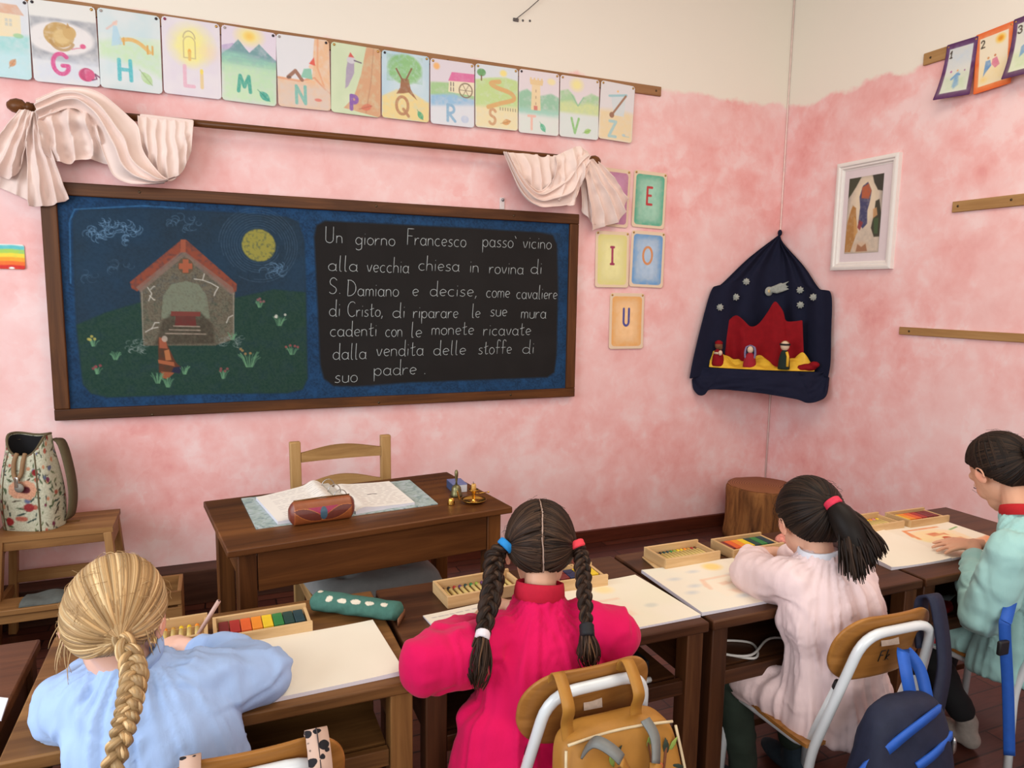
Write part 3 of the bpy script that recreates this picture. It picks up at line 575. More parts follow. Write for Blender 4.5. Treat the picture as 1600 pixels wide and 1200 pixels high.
tag(wall_card('rainbow_painting', [(-60, 376), (38.5, 385), (39.5, 418.5), (-57, 421)], rainbow, 'small rainbow-striped watercolour at the left edge of the wall', 'painting', None, .003, .003, tacks=(), fade=0), None)
# numbered cards on the right wall
def numcard(n, edge, bg, pal):
    def fn(W, H):
        c = Canvas(W, H, .0025, edge); c.poly(P(W, H, [(.12, .1), (.88, .1), (.88, .9), (.12, .9)]), bg, 1, None); c.poly(P(W, H, [(.12, .6), (.88, .58), (.88, .9), (.12, .9)]), pal[0], .6, .05, .4); c.poly(P(W, H, [(.12, .1), (.88, .1), (.88, .4), (.12, .42)]), pal[1], .5, .06, .5)
        if n == '1':
            c.poly(P(W, H, [(.44, .6), (.54, .54), (.6, .78), (.5, .84), (.44, .8)]), (120, 160, 196), .85, .01, .3); c.line(P(W, H, [(.36, .66), (.5, .58), (.58, .6)]), .01, (120, 160, 196)); c.ell(.5*W, .52*H, .03*W, .018*H, (220, 170, 120)); c.ell(.3*W, .52*H, .03*W, .02*H, (180, 100, 150)); c.ell(.72*W, .54*H, .02*W, .015*H, (150, 90, 140))
        elif n == '2':
            c.ell(.68*W, .2*H, .12*W, .07*H, (240, 190, 70), .9, .015); c.ell(.68*W, .2*H, .06*W, .035*H, (224, 140, 40), .9, .01); c.poly(P(W, H, [(.3, .5), (.42, .5), (.46, .6), (.3, .7), (.24, .76)]), (110, 150, 196), .9, None, .3); c.poly(P(W, H, [(.48, .5), (.6, .48), (.68, .62), (.56, .66), (.46, .58)]), (216, 130, 150), .9, None, .3); c.ell(.37*W, .46*H, .03*W, .02*H, (210, 150, 100)); c.ell(.55*W, .45*H, .03*W, .02*H, (200, 130, 90)); c.ell(.25*W, .8*H, .08*W, .04*H, (240, 200, 110), .6, .02)
        else: c.poly(P(W, H, [(.3, .5), (.4, .46), (.44, .6), (.3, .68)]), (110, 150, 190), .8, None, .3)
        txt(c, n, .16*W, .26*H, .12*H, (60, 50, 40), .006, .9); return c
    return fn
def curlf(a, b): return lambda u, v: .004+a*v**2*(1-u)+b*v**2*u
wall_card('number_card', [(1482.5, 72), (1531, 54), (1518, 150), (1470, 158)], numcard('1', (84, 40, 86), (216, 214, 206), [(190, 206, 170), (190, 206, 220)]), 'purple-edged card with number 1 and bottom corner curling off the wall', 'number card', 'numbered cards on the right wall', fade=0, off=.018, rad=.002, tacks=(0, 1), tm=(TACKB, TACKB), plane='B', tilt=curlf(.06, .015))
wall_card('number_card', [(1531, 55), (1589, 30), (1578, 132), (1518, 149)], numcard('2', (226, 104, 50), (234, 220, 192), [(236, 214, 160), (232, 222, 200)]), 'orange-edged card with number 2 beside the purple one', 'number card', 'numbered cards on the right wall', fade=0, off=.0165, rad=.002, tacks=(0, 1), tm=(TACKB, TACKB), plane='B', tilt=curlf(.006, .006))
wall_card('number_card', [(1589, 31), (1650, 5), (1634, 112), (1577, 128)], numcard('3', (80, 42, 82), (216, 216, 200), [(190, 206, 160), (206, 206, 206)]), 'purple-edged number card cut by the right edge of the photo', 'number card', 'numbered cards on the right wall', fade=0, off=.02, rad=.002, tacks=(0, 1), tm=(TACKB, TACKB), plane='B', tilt=curlf(.07, .03))

# ================================================================== blackboard
BF = wood('board_frame_wood', (54, 30, 15), (80, 47, 24), (108, 66, 34), 'X', 5, .45); BFZ = wood('board_frame_wood_upright', (54, 30, 15), (80, 47, 24), (108, 66, 34), 'Z', 5, .45)
bx0, bx1, bz0, bz1 = -3.977, -1.452, .888, 1.900; ix0, ix1, iz0, iz1 = -3.918, -1.506, .937, 1.846
bb = thing('blackboard', 'wide brown-framed blackboard with chalk drawing of a chapel and Italian writing', 'blackboard', ((bx0+bx1)/2, 0, bz0))
rails = []
for z0, z1 in ((bz0, iz0), (iz1, bz1)): rails.append(MB().box(((bx0+bx1)/2, -.02, (z0+z1)/2), (bx1-bx0, .04, z1-z0)).build('frame_rail', BF, bb, bevel=.004))
for x0, x1 in ((bx0, ix0), (ix1, bx1)): MB().box(((x0+x1)/2, -.0195, (iz0+iz1)/2), (x1-x0, .039, iz1-iz0)).build('frame_stile', BFZ, bb, bevel=.004)
for u, v in ((218, 300), (588, 322), (803, 337), (238, 648), (592, 629), (798, 617)):
    p = Y(u, v, -.04); MB().ell(p, (.006, .003, .006), n=10, m=6).build('screw_head', SCREW, rails[1 if v < 400 else 0])
BY = -.022
cw = Canvas(ix1-ix0, iz1-iz0, .0029, (30, 76, 128), 0, 0)
def bp(q):  # pixel of the enlarged left half -> board coordinates
    p = Y(60+q[0]/3.078, 280+q[1]/3.078, BY); return (p[0]-ix0, iz1-p[2])
def bp2(q): p = Y(470+q[0]/3.478, 310+q[1]/3.478, BY); return (p[0]-ix0, iz1-p[2])
def BP(*qs): return [bp(q) for q in qs]
c = cw
c.poly([(0, 0), (cw.W, 0), (cw.W, cw.H), (0, cw.H)], (24, 48, 78), 1, None, 1.0, 3, 25); c.poly([(0, 0), (cw.W, 0), (cw.W, cw.H), (0, cw.H)], (32, 80, 130), .5, None, 1., 9, 160); c.wash((20, 40, 66), .35, 5, 31)
def rrect(fn, x0, y0, x1, y1, r, skew=0):
    pts = arc(x1-r, y0+r, r, r, -90, 0, 7)+arc(x1-r, y1-r, r, r, 0, 90, 7)+arc(x0+r, y1-r, r, r, 90, 180, 7)+arc(x0+r, y0+r, r, r, 180, 270, 7)
    return pts
pl = BP((165, 190), (200, 145), (500, 140), (900, 158), (1190, 180), (1250, 205), (1278, 290), (1288, 560), (1295, 960), (1270, 1010), (1200, 1028), (800, 1032), (330, 1048), (255, 1030), (215, 985), (185, 760), (168, 400))
c.poly(pl, (36, 50, 62), 1, .01); c.poly(pl, (32, 62, 90), .5, .02, 1., 4, 7); c.poly(pl, (46, 78, 106), .2, .02, 1., 14, 130)
c.line(BP((155, 500), (150, 200), (175, 145), (500, 128), (700, 140)), .006, (52, 118, 176), .6, None, .4)
c.poly(BP((185, 700), (330, 640), (500, 590), (800, 600), (1000, 560), (1130, 530), (1285, 545), (1293, 960), (1270, 1010), (1200, 1028), (800, 1032), (330, 1048), (255, 1030), (215, 985)), (28, 62, 52), .95, .01, .4, 5, 30)
c.poly(BP((185, 700), (330, 640), (500, 590), (800, 600), (1000, 560), (1130, 530), (1285, 545), (1293, 960), (1270, 1010), (1200, 1028), (800, 1032), (330, 1048), (255, 1030), (215, 985)), (54, 80, 66), .38, .01, 1., 7, 160)
# moon
mc = bp((1060, 318)); mr = abs(bp((1140, 318))[0]-mc[0])
for k in range(9): c.line([(mc[0]+(mr*1.15+.011*k)*math.cos(a), mc[1]+(mr*1.1+.011*k)*math.sin(a)) for a in np.linspace(.4*k, .4*k+5.2, 40)], .0035, (66, 92, 116), .5, None, .6, k, 90)
c.ell(mc[0], mc[1], mr, mr, (158, 150, 62), .95, .008, .5, 8, 110)
# clouds
rs = random.Random(4)
for cx, cy, rx, ry, n, a in ((300, 240, 80, 55, 26, .55), (420, 260, 80, 50, 20, .5), (700, 210, 80, 35, 14, .3), (1150, 440, 70, 32, 16, .4), (380, 420, 70, 25, 8, .18), (240, 470, 50, 25, 6, .15)):
    for k in range(n):
        a0 = rs.uniform(0, 6.28); px_, py_ = cx+rx*rs.uniform(.3, 1)*math.cos(a0), cy+ry*rs.uniform(.4, 1)*math.sin(a0); r_ = rs.uniform(12, 26)
        c.line(BP(*[(px_+r_*math.cos(t), py_+.8*r_*math.sin(t)) for t in np.linspace(a0, a0+4, 12)]), .003, (112, 156, 196), a, None, .3, k)
# chapel
c.poly(BP((488, 520), (700, 350), (945, 530), (938, 770), (850, 800), (505, 800)), (92, 82, 68), .95, .004, .45, 3, 60); c.poly(BP((488, 520), (700, 350), (945, 530), (938, 770), (850, 800), (505, 800)), (132, 126, 104), .4, .004, 1., 12, 200)
c.poly(BP((590, 670), (600, 560), (640, 505), (710, 490), (770, 505), (810, 560), (825, 670)), (122, 130, 108), .9, .004, .5, 5, 140)
c.poly(BP((600, 680), (650, 640), (780, 640), (840, 700), (850, 790), (560, 795)), (70, 62, 50), .7, .01, .4, 6, 100)
c.poly(BP((440, 495), (690, 290), (712, 292), (955, 505), (952, 540), (930, 545), (705, 352), (690, 352), (475, 540), (448, 525)), (150, 72, 52), .95, .004, .35, 4, 90); c.poly(BP((470, 520), (695, 340), (935, 520), (945, 552), (925, 552), (700, 372), (490, 545)), (138, 110, 98), .7, .004, .3)
c.poly(BP((684, 290), (708, 290), (708, 352), (684, 352)), (170, 88, 62), .9)
c.ell(*bp((708, 418)), .032, .036, (104, 82, 62), .9); c.poly(BP((694, 385), (722, 385), (722, 450), (694, 450)), (176, 92, 62)); c.poly(BP((676, 405), (740, 405), (740, 432), (676, 432)), (176, 92, 62))
c.poly(BP((638, 635), (780, 638), (778, 660), (636, 658)), (128, 62, 54)); c.poly(BP((660, 658), (755, 660), (760, 706), (656, 706)), (112, 50, 46), .95, None, .3)
for y, a, b in ((706, 650, 775), (724, 630, 778), (742, 612, 805)): c.line(BP((a, y), (b, y+3)), .005, (168, 150, 132), .85, None, .3)
for a, b, cc in (((525, 520), (545, 550), (530, 585)), ((535, 560), (555, 580), (560, 580)), ((750, 480), (790, 485), (798, 455)), ((790, 485), (830, 500), (865, 520)), ((865, 520), (850, 545), (845, 560)), ((905, 690), (915, 665), (935, 655)), ((545, 720), (560, 690), (580, 690)), ((515, 735), (545, 718), (575, 712)), ((540, 530), (555, 515), (560, 516))):
    c.line(BP(a, b, cc), .0042, (206, 202, 190), .85, None, .2)
c.line(BP((498, 540), (503, 770)), .004, (170, 160, 145), .6); c.line(BP((938, 550), (940, 760)), .004, (170, 160, 145), .7)
# rubble, figure, grass
for cx, cy, n in ((470, 805, 26), (930, 780, 20)):
    for k in range(n):
        x_, y_ = cx+rs.uniform(-50, 50), cy+rs.uniform(-28, 28); c.line(BP(*[(x_+14*math.cos(t), y_+9*math.sin(t)) for t in np.linspace(rs.uniform(0, 3), 5, 8)]), .003, (150, 164, 158), .45)
c.poly(BP((575, 770), (600, 755), (622, 800), (660, 880), (688, 905), (650, 930), (580, 930)), (104, 58, 40), .95, .004, .3); c.poly(BP((580, 760), (612, 770), (622, 815), (582, 812)), (168, 88, 60)); c.ell(*bp((607, 768)), .012, .014, (190, 176, 160), .8)
c.poly(BP((605, 825), (628, 818), (640, 870), (612, 872)), (186, 112, 66)); c.poly(BP((575, 868), (652, 880), (655, 900), (578, 885)), (176, 96, 60)); c.poly(BP((590, 925), (655, 930), (620, 962), (595, 955)), (160, 88, 56)); c.poly(BP((650, 905), (690, 900), (680, 935), (640, 928)), (44, 46, 70))
for cx, cy, s_, fl in ((265, 790, 1, (190, 176, 80)), (370, 855, 1, None), (283, 925, 1, (150, 70, 76)), (1063, 605, .9, (150, 90, 96)), (1158, 690, 1.2, (206, 206, 190)), (1015, 880, 1.9, (170, 130, 80)), (888, 945, 1.1, (150, 80, 80)), (1220, 830, 1.1, (160, 80, 80)), (575, 965, 1.3, None), (625, 985, 1.2, None), (702, 925, 1, None), (935, 760, .9, None)):
    for k in range(int(9*s_)+3):
        dx = rs.uniform(-26, 26)*s_; h_ = rs.uniform(16, 36)*s_; c.line(BP((cx+dx*.3, cy+12*s_), (cx+dx*.7, cy-h_*.4), (cx+dx*1.1, cy-h_*.75)), .0028, (104, 160, 116), .7, None, .25)
    if fl is not None:
        for k in range(4): c.ell(*bp((cx+rs.uniform(-26, 26)*s_, cy-rs.uniform(14, 34)*s_)), .006, .006, fl, .85)
# black writing panel
c.poly([bp2(q) for q in ((72, 210), (85, 145), (130, 122), (500, 140), (900, 160), (1300, 185), (1370, 200), (1392, 250), (1398, 500), (1390, 850), (1378, 945), (1340, 972), (1000, 985), (600, 1000), (300, 1022), (180, 1020), (125, 980), (105, 900), (90, 550))], (36, 33, 32), 1, .012)
c.wash((52, 50, 50), .25, 6, 21, .94*1.28, .05, 2.36, .86)
g_ = cw.rgb.mean(-1, keepdims=True); cw.rgb = (cw.rgb*.86+g_*.14)*.93
G = np.stack([ix0+cw.xs, np.full(cw.xs.shape, BY), iz1-cw.ys], -1)
MB().grid(G, 0, linA(cw.rgb)).build('writing_surface', vcm('chalkboard_face', .8, .15), bb, fixn=False)
MB().box(((ix0+ix1)/2, -.009, (iz0+iz1)/2), (ix1-ix0, .018, iz1-iz0)).build('backing_panel', mk('board_backing', (40, 36, 34), .9), bb, smooth=False)
LINES = [[('Un', 135, 228, 240), ('giorno', 298, 512, 250), ('Francesco', 578, 898, 252), ('passo`', 988, 1172, 262), ('vicino', 1208, 1362, 270)],
 [('alla', 150, 310, 393), ('vecchia', 360, 588, 400), ('chiesa', 640, 862, 391), ('in', 918, 967, 402), ('rovina', 1025, 1210, 408), ('di', 1250, 1310, 408)],
 [('S.', 152, 218, 518), ('Damiano', 255, 532, 530), ('e', 607, 640, 530), ('decise,', 703, 958, 530), ('come', 1008, 1135, 538), ('cavaliere', 1172, 1393, 545)],
 [('di', 155, 215, 640), ('Cristo,', 255, 447, 642), ('di', 500, 567, 648), ('riparare', 612, 855, 650), ('le', 930, 975, 648), ('sue', 1030, 1120, 640), ('mura', 1198, 1333, 652)],
 [('cadenti', 160, 413, 750), ('con', 460, 552, 752), ('le', 600, 658, 755), ('monete', 712, 940, 742), ('ricavate', 993, 1250, 745)],
 [('dalla', 175, 357, 876), ('vendita', 412, 667, 858), ('delle', 722, 897, 852), ('stoffe', 965, 1145, 847), ('di', 1205, 1268, 843)],
 [('suo', 185, 308, 1002), ('padre', 398, 628, 963), ('.', 665, 685, 955)]]
rs = random.Random(11)
for ln in LINES:
    for wd, xa, xb, yb in ln:
        ch = MB(); st, tw = word_strokes(wd); a = Y(470+xa/3.478, 310+yb/3.478, BY-.0012); b = Y(470+xb/3.478, 310+yb/3.478, BY-.0012); kx = (b[0]-a[0])/max(tw, .12)
        kz = .0685*rs.uniform(.95, 1.05); dz = (b[2]-a[2])
        for s_ in st:
            pts = [(a[0]+p[0]*kx+.05*kz*p[1], BY-.0012, a[2]+p[1]*kz*(1 if p[1] <= .55 else 1.12)+rs.uniform(-.0006, .0006)) for p in s_]
            if len(pts) < 2: continue
            m_ = max(3, len(pts)*2); ch.tube(smooth_path(pts, m_), [.0018*rs.uniform(.7, 1.15) for _ in range(m_)], 5, 0, None, True, .35, np.tile([0, -1., 0], (m_, 1)))
        o = ch.build('chalk_word', mk('white_chalk', (170, 176, 176), .95, 0, .25, 700.), bb)
# small fittings on the wall
hk = thing('adhesive_hook', 'small white adhesive hook on the wall above the blackboard', 'hook', tuple(Y(784.5, 328, 0)))
a = Y(784.5, 318, -.003); MB().box(a, (.028, .006, .062)).build('hook_plate', mk('white_plastic', (226, 214, 212), .45), hk, bevel=.003)
MB().ell(a+np.array([.002, -.007, .018]), (.008, .006, .008), n=12, m=8).build('hook_knob', mk('grey_metal', (150, 146, 150), .3, .8), hk)
p = Y(806, 30, 0); hk = thing('wall_eyelet', 'small metal wall bracket with a wire leading up above the cards', 'bracket', tuple(p))
MB().box(Y(806, 31, -.004), (.03, .008, .016)).build('bracket_plate', mk('dark_metal', (96, 92, 92), .4, .7), hk, bevel=.002)
MB().tube([Y(807, 29, -.012), Y(826, 14, -.02), Y(862, -18, -.03)], .0022, 6).build('wire', mk('dark_metal', (96, 92, 92), .4, .7), hk)
for u in (817, 828): MB().ell(Y(u, 32+(u-817)*.05, -.002), (.006, .004, .006), n=10, m=6).build('screw_head', mk('dark_metal', (96, 92, 92), .4, .7), hk)
# ================================================================== curtain rod and the two drapes
RODW = wood('rod_wood', (74, 42, 20), (98, 58, 28), (122, 76, 40), 'X', 6, .35)
rod = thing('curtain_rod', 'long brown wooden curtain rod with round end knobs above the blackboard', 'curtain rod', (-2.72, -.09, 2.178))
MB().tube([(-4.0, -.09, 2.178), (-1.44, -.09, 2.181)], .0155, 12).build('pole', RODW, rod)
for x, s in ((-3.985, -1), (-1.435, 1)):
    pr_ = [(.001, .075), (.012, .072), (.024, .058), (.03, .038), (.026, .018), (.014, .008), (.02, .004), (.02, -.004), (.017, -.008), (.017, -.02)]
    MB().lathe(pr_, (x, -.09, 2.179), 18, R=roty(s*pi/2)).build('finial', RODW, rod)
    MB().tube([(x-s*.07, -.002, 2.155), (x-s*.07, -.05, 2.15), (x-s*.07, -.09, 2.158)], [.022, .013, .016], 12).build('wall_bracket', RODW, rod)
t = NT('pale_pink_cotton', .85, 0, .15); mp = t.coord(); nz = t.noise(mp, 5, 3)
r = t.ramp(nz, [(.3, lin((230, 206, 196))), (.7, lin((240, 219, 209)))]); t.l(r, 0, t.b, 'Base Color'); t.b.inputs['Sheen Weight'].default_value = .15
t.bump(t.noise(mp, 420, 2), .12, .0006); CLOTHP = t.m
def resample(pts, n):
    P_ = np.asarray(pts, float); d = np.concatenate([[0], np.cumsum(np.linalg.norm(np.diff(P_, axis=0), axis=1))]); q = smooth_path(P_, 120); dq = np.concatenate([[0], np.cumsum(np.linalg.norm(np.diff(q, axis=0), axis=1))])
    s_ = np.linspace(0, dq[-1], n); return np.stack([np.interp(s_, dq, q[:, k]) for k in range(q.shape[1])], 1)
def patch(mb, top, bot, y0, puff, nf, fa, seed, along='u', crump=.004, nu=70, nv=46, y1=None, sharp=1.):
    A = resample(top, nu); B = resample(bot, nu); y1 = y0 if y1 is None else y1
    a3 = np.array([Y(q[0], q[1], y0) for q in A]); b3 = np.array([Y(q[0], q[1], y1) for q in B])
    v = np.linspace(0, 1, nv)[None, :, None]; G = a3[:, None]*(1-v)+b3[:, None]*v
    uu, vv = np.meshgrid(np.linspace(0, 1, nu), np.linspace(0, 1, nv), indexing='ij')
    Pn = np.stack([uu.ravel()*3, vv.ravel()*3, np.full(uu.size, seed*1.7)], 1); w1 = fbm(Pn, seed, 2).reshape(uu.shape)
    Pm = np.stack([uu.ravel()*4.2, vv.ravel()*3.6, np.full(uu.size, seed*.7)], 1); w2 = fbm(Pm, seed+5, 2).reshape(uu.shape)
    ph = (uu if along == 'u' else vv)*nf*2*pi+w1*2.2
    f = (1-np.abs(np.sin(ph/2))**.8)*2-1
    dd = puff*np.sin(pi*np.clip(vv, .02, .98))**.6+fa*1.15*f*(.35+.65*(vv if along == 'u' else 1))+crump*(np.sin(w2*3.6+w1*2)*1.1)
    G[..., 1] -= dd
    G[..., 1] = np.minimum(G[..., 1], -.012)
    mb.grid(G, 0)
m = MB()
patch(m, [(215, 181), (237, 183), (258, 185), (280, 187), (303, 190)], [(222, 235), (240, 262), (262, 284), (285, 268), (299, 236)], -.105, .03, 6, .011, 2)
m.grid(np.array([[Y(u, 178+(u-215)*.115+dv, -.107-.012*abs(math.sin(dv))) for dv in (-1, 2, 6, 10)] for u in np.linspace(218, 303, 12)]), 0)
patch(m, [(56, 157), (78, 147), (101, 139), (135, 140), (159, 148), (182, 165), (203, 184), (217, 200), (224, 235), (243, 263), (262, 280), (283, 274)], [(62, 190), (85, 180), (105, 172), (122, 172), (136, 186), (150, 206), (160, 235), (168, 256), (178, 275), (198, 286), (222, 289), (257, 287)], -.135, .05, 3, .016, 4, 'v', .004, 100, 46)
patch(m, [(60, 163), (85, 160), (110, 160), (135, 166), (152, 190)], [(72, 243), (88, 252), (108, 257), (128, 250), (152, 252), (169, 257)], -.10, .06, 4, .02, 7, 'u', .02, 80, 60)
patch(m, [(43, 172), (52, 174), (62, 173)], [(45, 322), (62, 323), (81, 321), (108, 311)], -.125, .02, 3, .014, 9, 'u', .008, 60, 60, -.06)
patch(m, [(32, 172), (44, 172), (54, 176)], [(-32, 262), (-5, 273), (18, 279), (36, 256)], -.13, .02, 3, .018, 12, 'u', .008, 60, 50, -.09)
patch(m, [(34, 185), (58, 190)], [(-40, 280), (0, 294), (50, 316)], -.075, .01, 3, .008, 15, 'u', .004, 40, 40, -.04)
o = m.build('curtain', CLOTHP, solid=.003, fixn=False, sub=1); tag(o, 'pale pink curtain knotted and bundled over the left end of the rod', 'curtain', None)
m = MB()
patch(m, [(785, 237), (800, 239), (835, 241), (871, 243)], [(806, 288), (826, 308), (850, 318), (868, 300)], -.10, .03, 5, .012, 21)
patch(m, [(914, 236), (896, 244), (872, 268), (846, 297), (826, 288), (806, 262), (794, 240)], [(920, 262), (909, 285), (896, 316), (862, 323), (838, 322), (812, 300), (785, 238)], -.125, .03, 3, .013, 23, 'v', .004, 90, 40)
patch(m, [(866, 244), (888, 234), (903, 229), (919, 236)], [(852, 300), (872, 316), (897, 319), (907, 272)], -.105, .055, 4, .015, 26, 'u', .014, 60, 50)
patch(m, [(906, 252), (918, 249), (931, 248)], [(924, 361), (947, 353), (969, 344), (981, 311)], -.115, .025, 4, .017, 29, 'u', .006, 70, 50, -.06)
patch(m, [(904, 258), (914, 256)], [(908, 330), (930, 352)], -.09, .01, 2, .008, 31, 'u', .004, 30, 30, -.05)
o = m.build('curtain', CLOTHP, solid=.003, fixn=False, sub=1); tag(o, 'pale pink curtain tied around the right end of the rod', 'curtain', None)

# ================================================================== framed picture
P4 = [X(u, v, -.025) for u, v in ((1308.4, 258.5), (1405.2, 235.6), (1391, 421.2), (1297, 421.2))]
fy0, fy1 = (P4[0][1]+P4[3][1])/2, (P4[1][1]+P4[2][1])/2; fz1, fz0 = (P4[0][2]+P4[1][2])/2, (P4[2][2]+P4[3][2])/2
fr = thing('picture_frame', 'white framed religious style print hanging on the right wall', 'picture', (0, (fy0+fy1)/2, fz0))
WHF = mk('white_frame_paint', (230, 224, 218), .4, 0, .015)
def mould(a, b, inn):
    # moulded bar from a to b: profile stepped towards the inside direction inn
    prof = [(0, 0), (0, .026), (.012, .03), (.02, .03), (.026, .022), (.034, .022), (.04, .012), (.046, .01), (.046, 0)]
    a = np.asarray(a, float); b = np.asarray(b, float); ex = unit(b-a); L = np.linalg.norm(b-a); out = np.array([-1., 0, 0]); G = []
    for p, q in prof: G.append([a+inn*p+out*q+ex*p, b+inn*p+out*q-ex*p])
    G = np.array(G); mb = MB(); mb.add(G.reshape(-1, 3), [(i*2, i*2+1, ((i+1) % len(prof))*2+1, ((i+1) % len(prof))*2) for i in range(len(prof))]+[tuple(i*2 for i in range(len(prof))), tuple(i*2+1 for i in range(len(prof)))[::-1]]); return mb
c4 = [np.array([0, fy0, fz1]), np.array([0, fy1, fz1]), np.array([0, fy1, fz0]), np.array([0, fy0, fz0])]; inn = [(0, 0, -1.), (0, 1., 0), (0, 0, 1.), (0, -1., 0)]
for k in range(4): mould(c4[k], c4[(k+1) % 4], np.array(inn[k])).build('frame_side', WHF, fr, smooth=False)
MB().box((-.006, (fy0+fy1)/2, (fz0+fz1)/2), (.004, abs(fy1-fy0)-.08, fz1-fz0-.08)).build('mat_board', mk('mat_board', (218, 204, 206), .8, 0, .02), fr, smooth=False)
q4 = [X(u, v, -.01) for u, v in ((1327, 280), (1381, 270), (1372.5, 394), (1319.5, 396.5))]; py0, py1 = (q4[0][1]+q4[3][1])/2, (q4[1][1]+q4[2][1])/2; pz1, pz0 = (q4[0][2]+q4[1][2])/2, (q4[2][2]+q4[3][2])/2
W_, H_ = abs(py1-py0), pz1-pz0; c = Canvas(W_, H_, .0028, (150, 140, 132)); pp = lambda *a: P(W_, H_, a)
c.poly(pp((.1, 0), (.9, 0), (1, .5), (1, 1), (0, 1), (0, .5)), (206, 190, 170), .9, .03, .2); c.ell(.52*W_, .32*H_, .34*W_, .3*H_, (224, 206, 178), .9, .04)
c.poly(pp((0, 0), (.36, 0), (.22, .12), (.08, .22), (0, .26)), (66, 66, 52), .95, .006); c.poly(pp((.68, 0), (1, 0), (1, .22), (.86, .2), (.74, .1)), (60, 58, 50), .95, .006)
c.poly(pp((.42, .12), (.56, .08), (.68, .2), (.66, .32), (.6, .45), (.62, .62), (.5, .68), (.36, .6), (.38, .4), (.34, .26)), (74, 74, 106), .95, .006, .3); c.poly(pp((.4, .14), (.58, .1), (.68, .2), (.62, .3), (.4, .28)), (176, 96, 66), .95, .008, .3); c.poly(pp((.38, .56), (.5, .6), (.42, .7), (.34, .66)), (140, 62, 66), .9, .006)
c.poly(pp((.16, .36), (.26, .4), (.3, .6), (.3, .78), (.18, .98), (0, .98), (.02, .6), (.1, .44)), (172, 124, 72), .95, .006, .4); c.poly(pp((.2, .5), (.3, .56), (.36, .72), (.26, .8)), (196, 150, 92), .85, .006)
c.poly(pp((.82, .34), (.92, .32), (1, .5), (1, .8), (.84, .8), (.74, .68), (.8, .5)), (62, 60, 48), .95, .006); c.poly(pp((.76, .44), (.86, .42), (.9, .52), (.78, .56)), (196, 150, 104), .9, .006); c.poly(pp((.8, .56), (.94, .56), (.94, .76), (.84, .76)), (72, 92, 62), .9, .006)
c.ell(.47*W_, .92*H_, .22*W_, .07*H_, (206, 176, 146), .8, .02); c.poly(pp((.34, .98), (.38, .88), (.5, .92), (.62, .88), (.68, .98)), (150, 100, 70), .8, .006)
G = np.stack([np.full(c.xs.shape, -.0095), max(py0, py1)-c.xs, pz1-c.ys], -1); MB().grid(G, 0, linA(c.rgb)).build('print', CARD, fr, fixn=False)

# ================================================================== cloth nativity scene in the corner
NAVY = mk('navy_cotton', (27, 29, 48), .9, 0, .1, 20, .12, 300, .15, .0005)
def dpl(u, v, c): d = ray(u, v); t_ = (-c-(CAM[0]+CAM[1]))/(d[0]+d[1]); return CAM+d*t_
Lsh = Y(1112, 452, -.03); Rsh = X(1299, 459, -.03); Lbt = Y(1097, 578, -.03); Rbt = X(1289, 576, -.03); pk = np.array([-.03, -.03, X(1218, 366, -.03)[2]])
zsh = (Lbt[2]+Rbt[2])/2
nat = thing('cloth_canopy', 'dark blue cloth canopy with stars hanging in the corner as a nativity stage', 'wall hanging', (-.2, -.2, zsh-.12))
left = smooth_path([pk, Y(1170, 403, -.025), Y(1127, 444, -.03), Lsh, Y(1097, 502, -.04), Y(1083, 560, -.045), Y(1077, 592, -.05)], 46)
cen = smooth_path([pk+[0, 0, 0], pk+[-.012, -.012, -.12], pk+[-.05, -.05, -.3], [-.09, -.09, zsh+.1], [-.1, -.1, zsh+.02]], 46)
right = smooth_path([pk, X(1224, 380, -.025), X(1257, 417, -.03), X(1281, 452, -.03), Rsh, X(1299, 520, -.035), X(1298, 566, -.045), X(1294, 590, -.05)], 46)
nu = 72; G = np.zeros((nu, 46, 3))
for i, u in enumerate(np.linspace(-1, 1, nu)):
    a = abs(u); S_ = left if u < 0 else right; q = cen*(1-a)+S_*a
    t_ = np.linspace(0, 1, 46)
    out = np.array([-1, -1, 0])/math.sqrt(2)
    fold = .017*np.sin(u*17+1.6*np.sin(3*t_))*np.minimum(1, t_*4)*(1-t_*.55)*(1-a**6)
    bow = -.02*np.sin(pi*a)*np.minimum(1, t_*2)
    q = q+(fold+bow)[:, None]*out
    q[:, 0] = np.minimum(q[:, 0], -.008); q[:, 1] = np.minimum(q[:, 1], -.008); G[i] = q
GN = G.copy(); m = MB(); m.grid(G, 0)
o = m.build('back_cloth', NAVY, nat, solid=.003, fixn=False, sub=1)
MB().ell(pk+[0, 0, .008], (.014, .014, .02), n=12, m=8).build('gathered_knot', NAVY, nat)
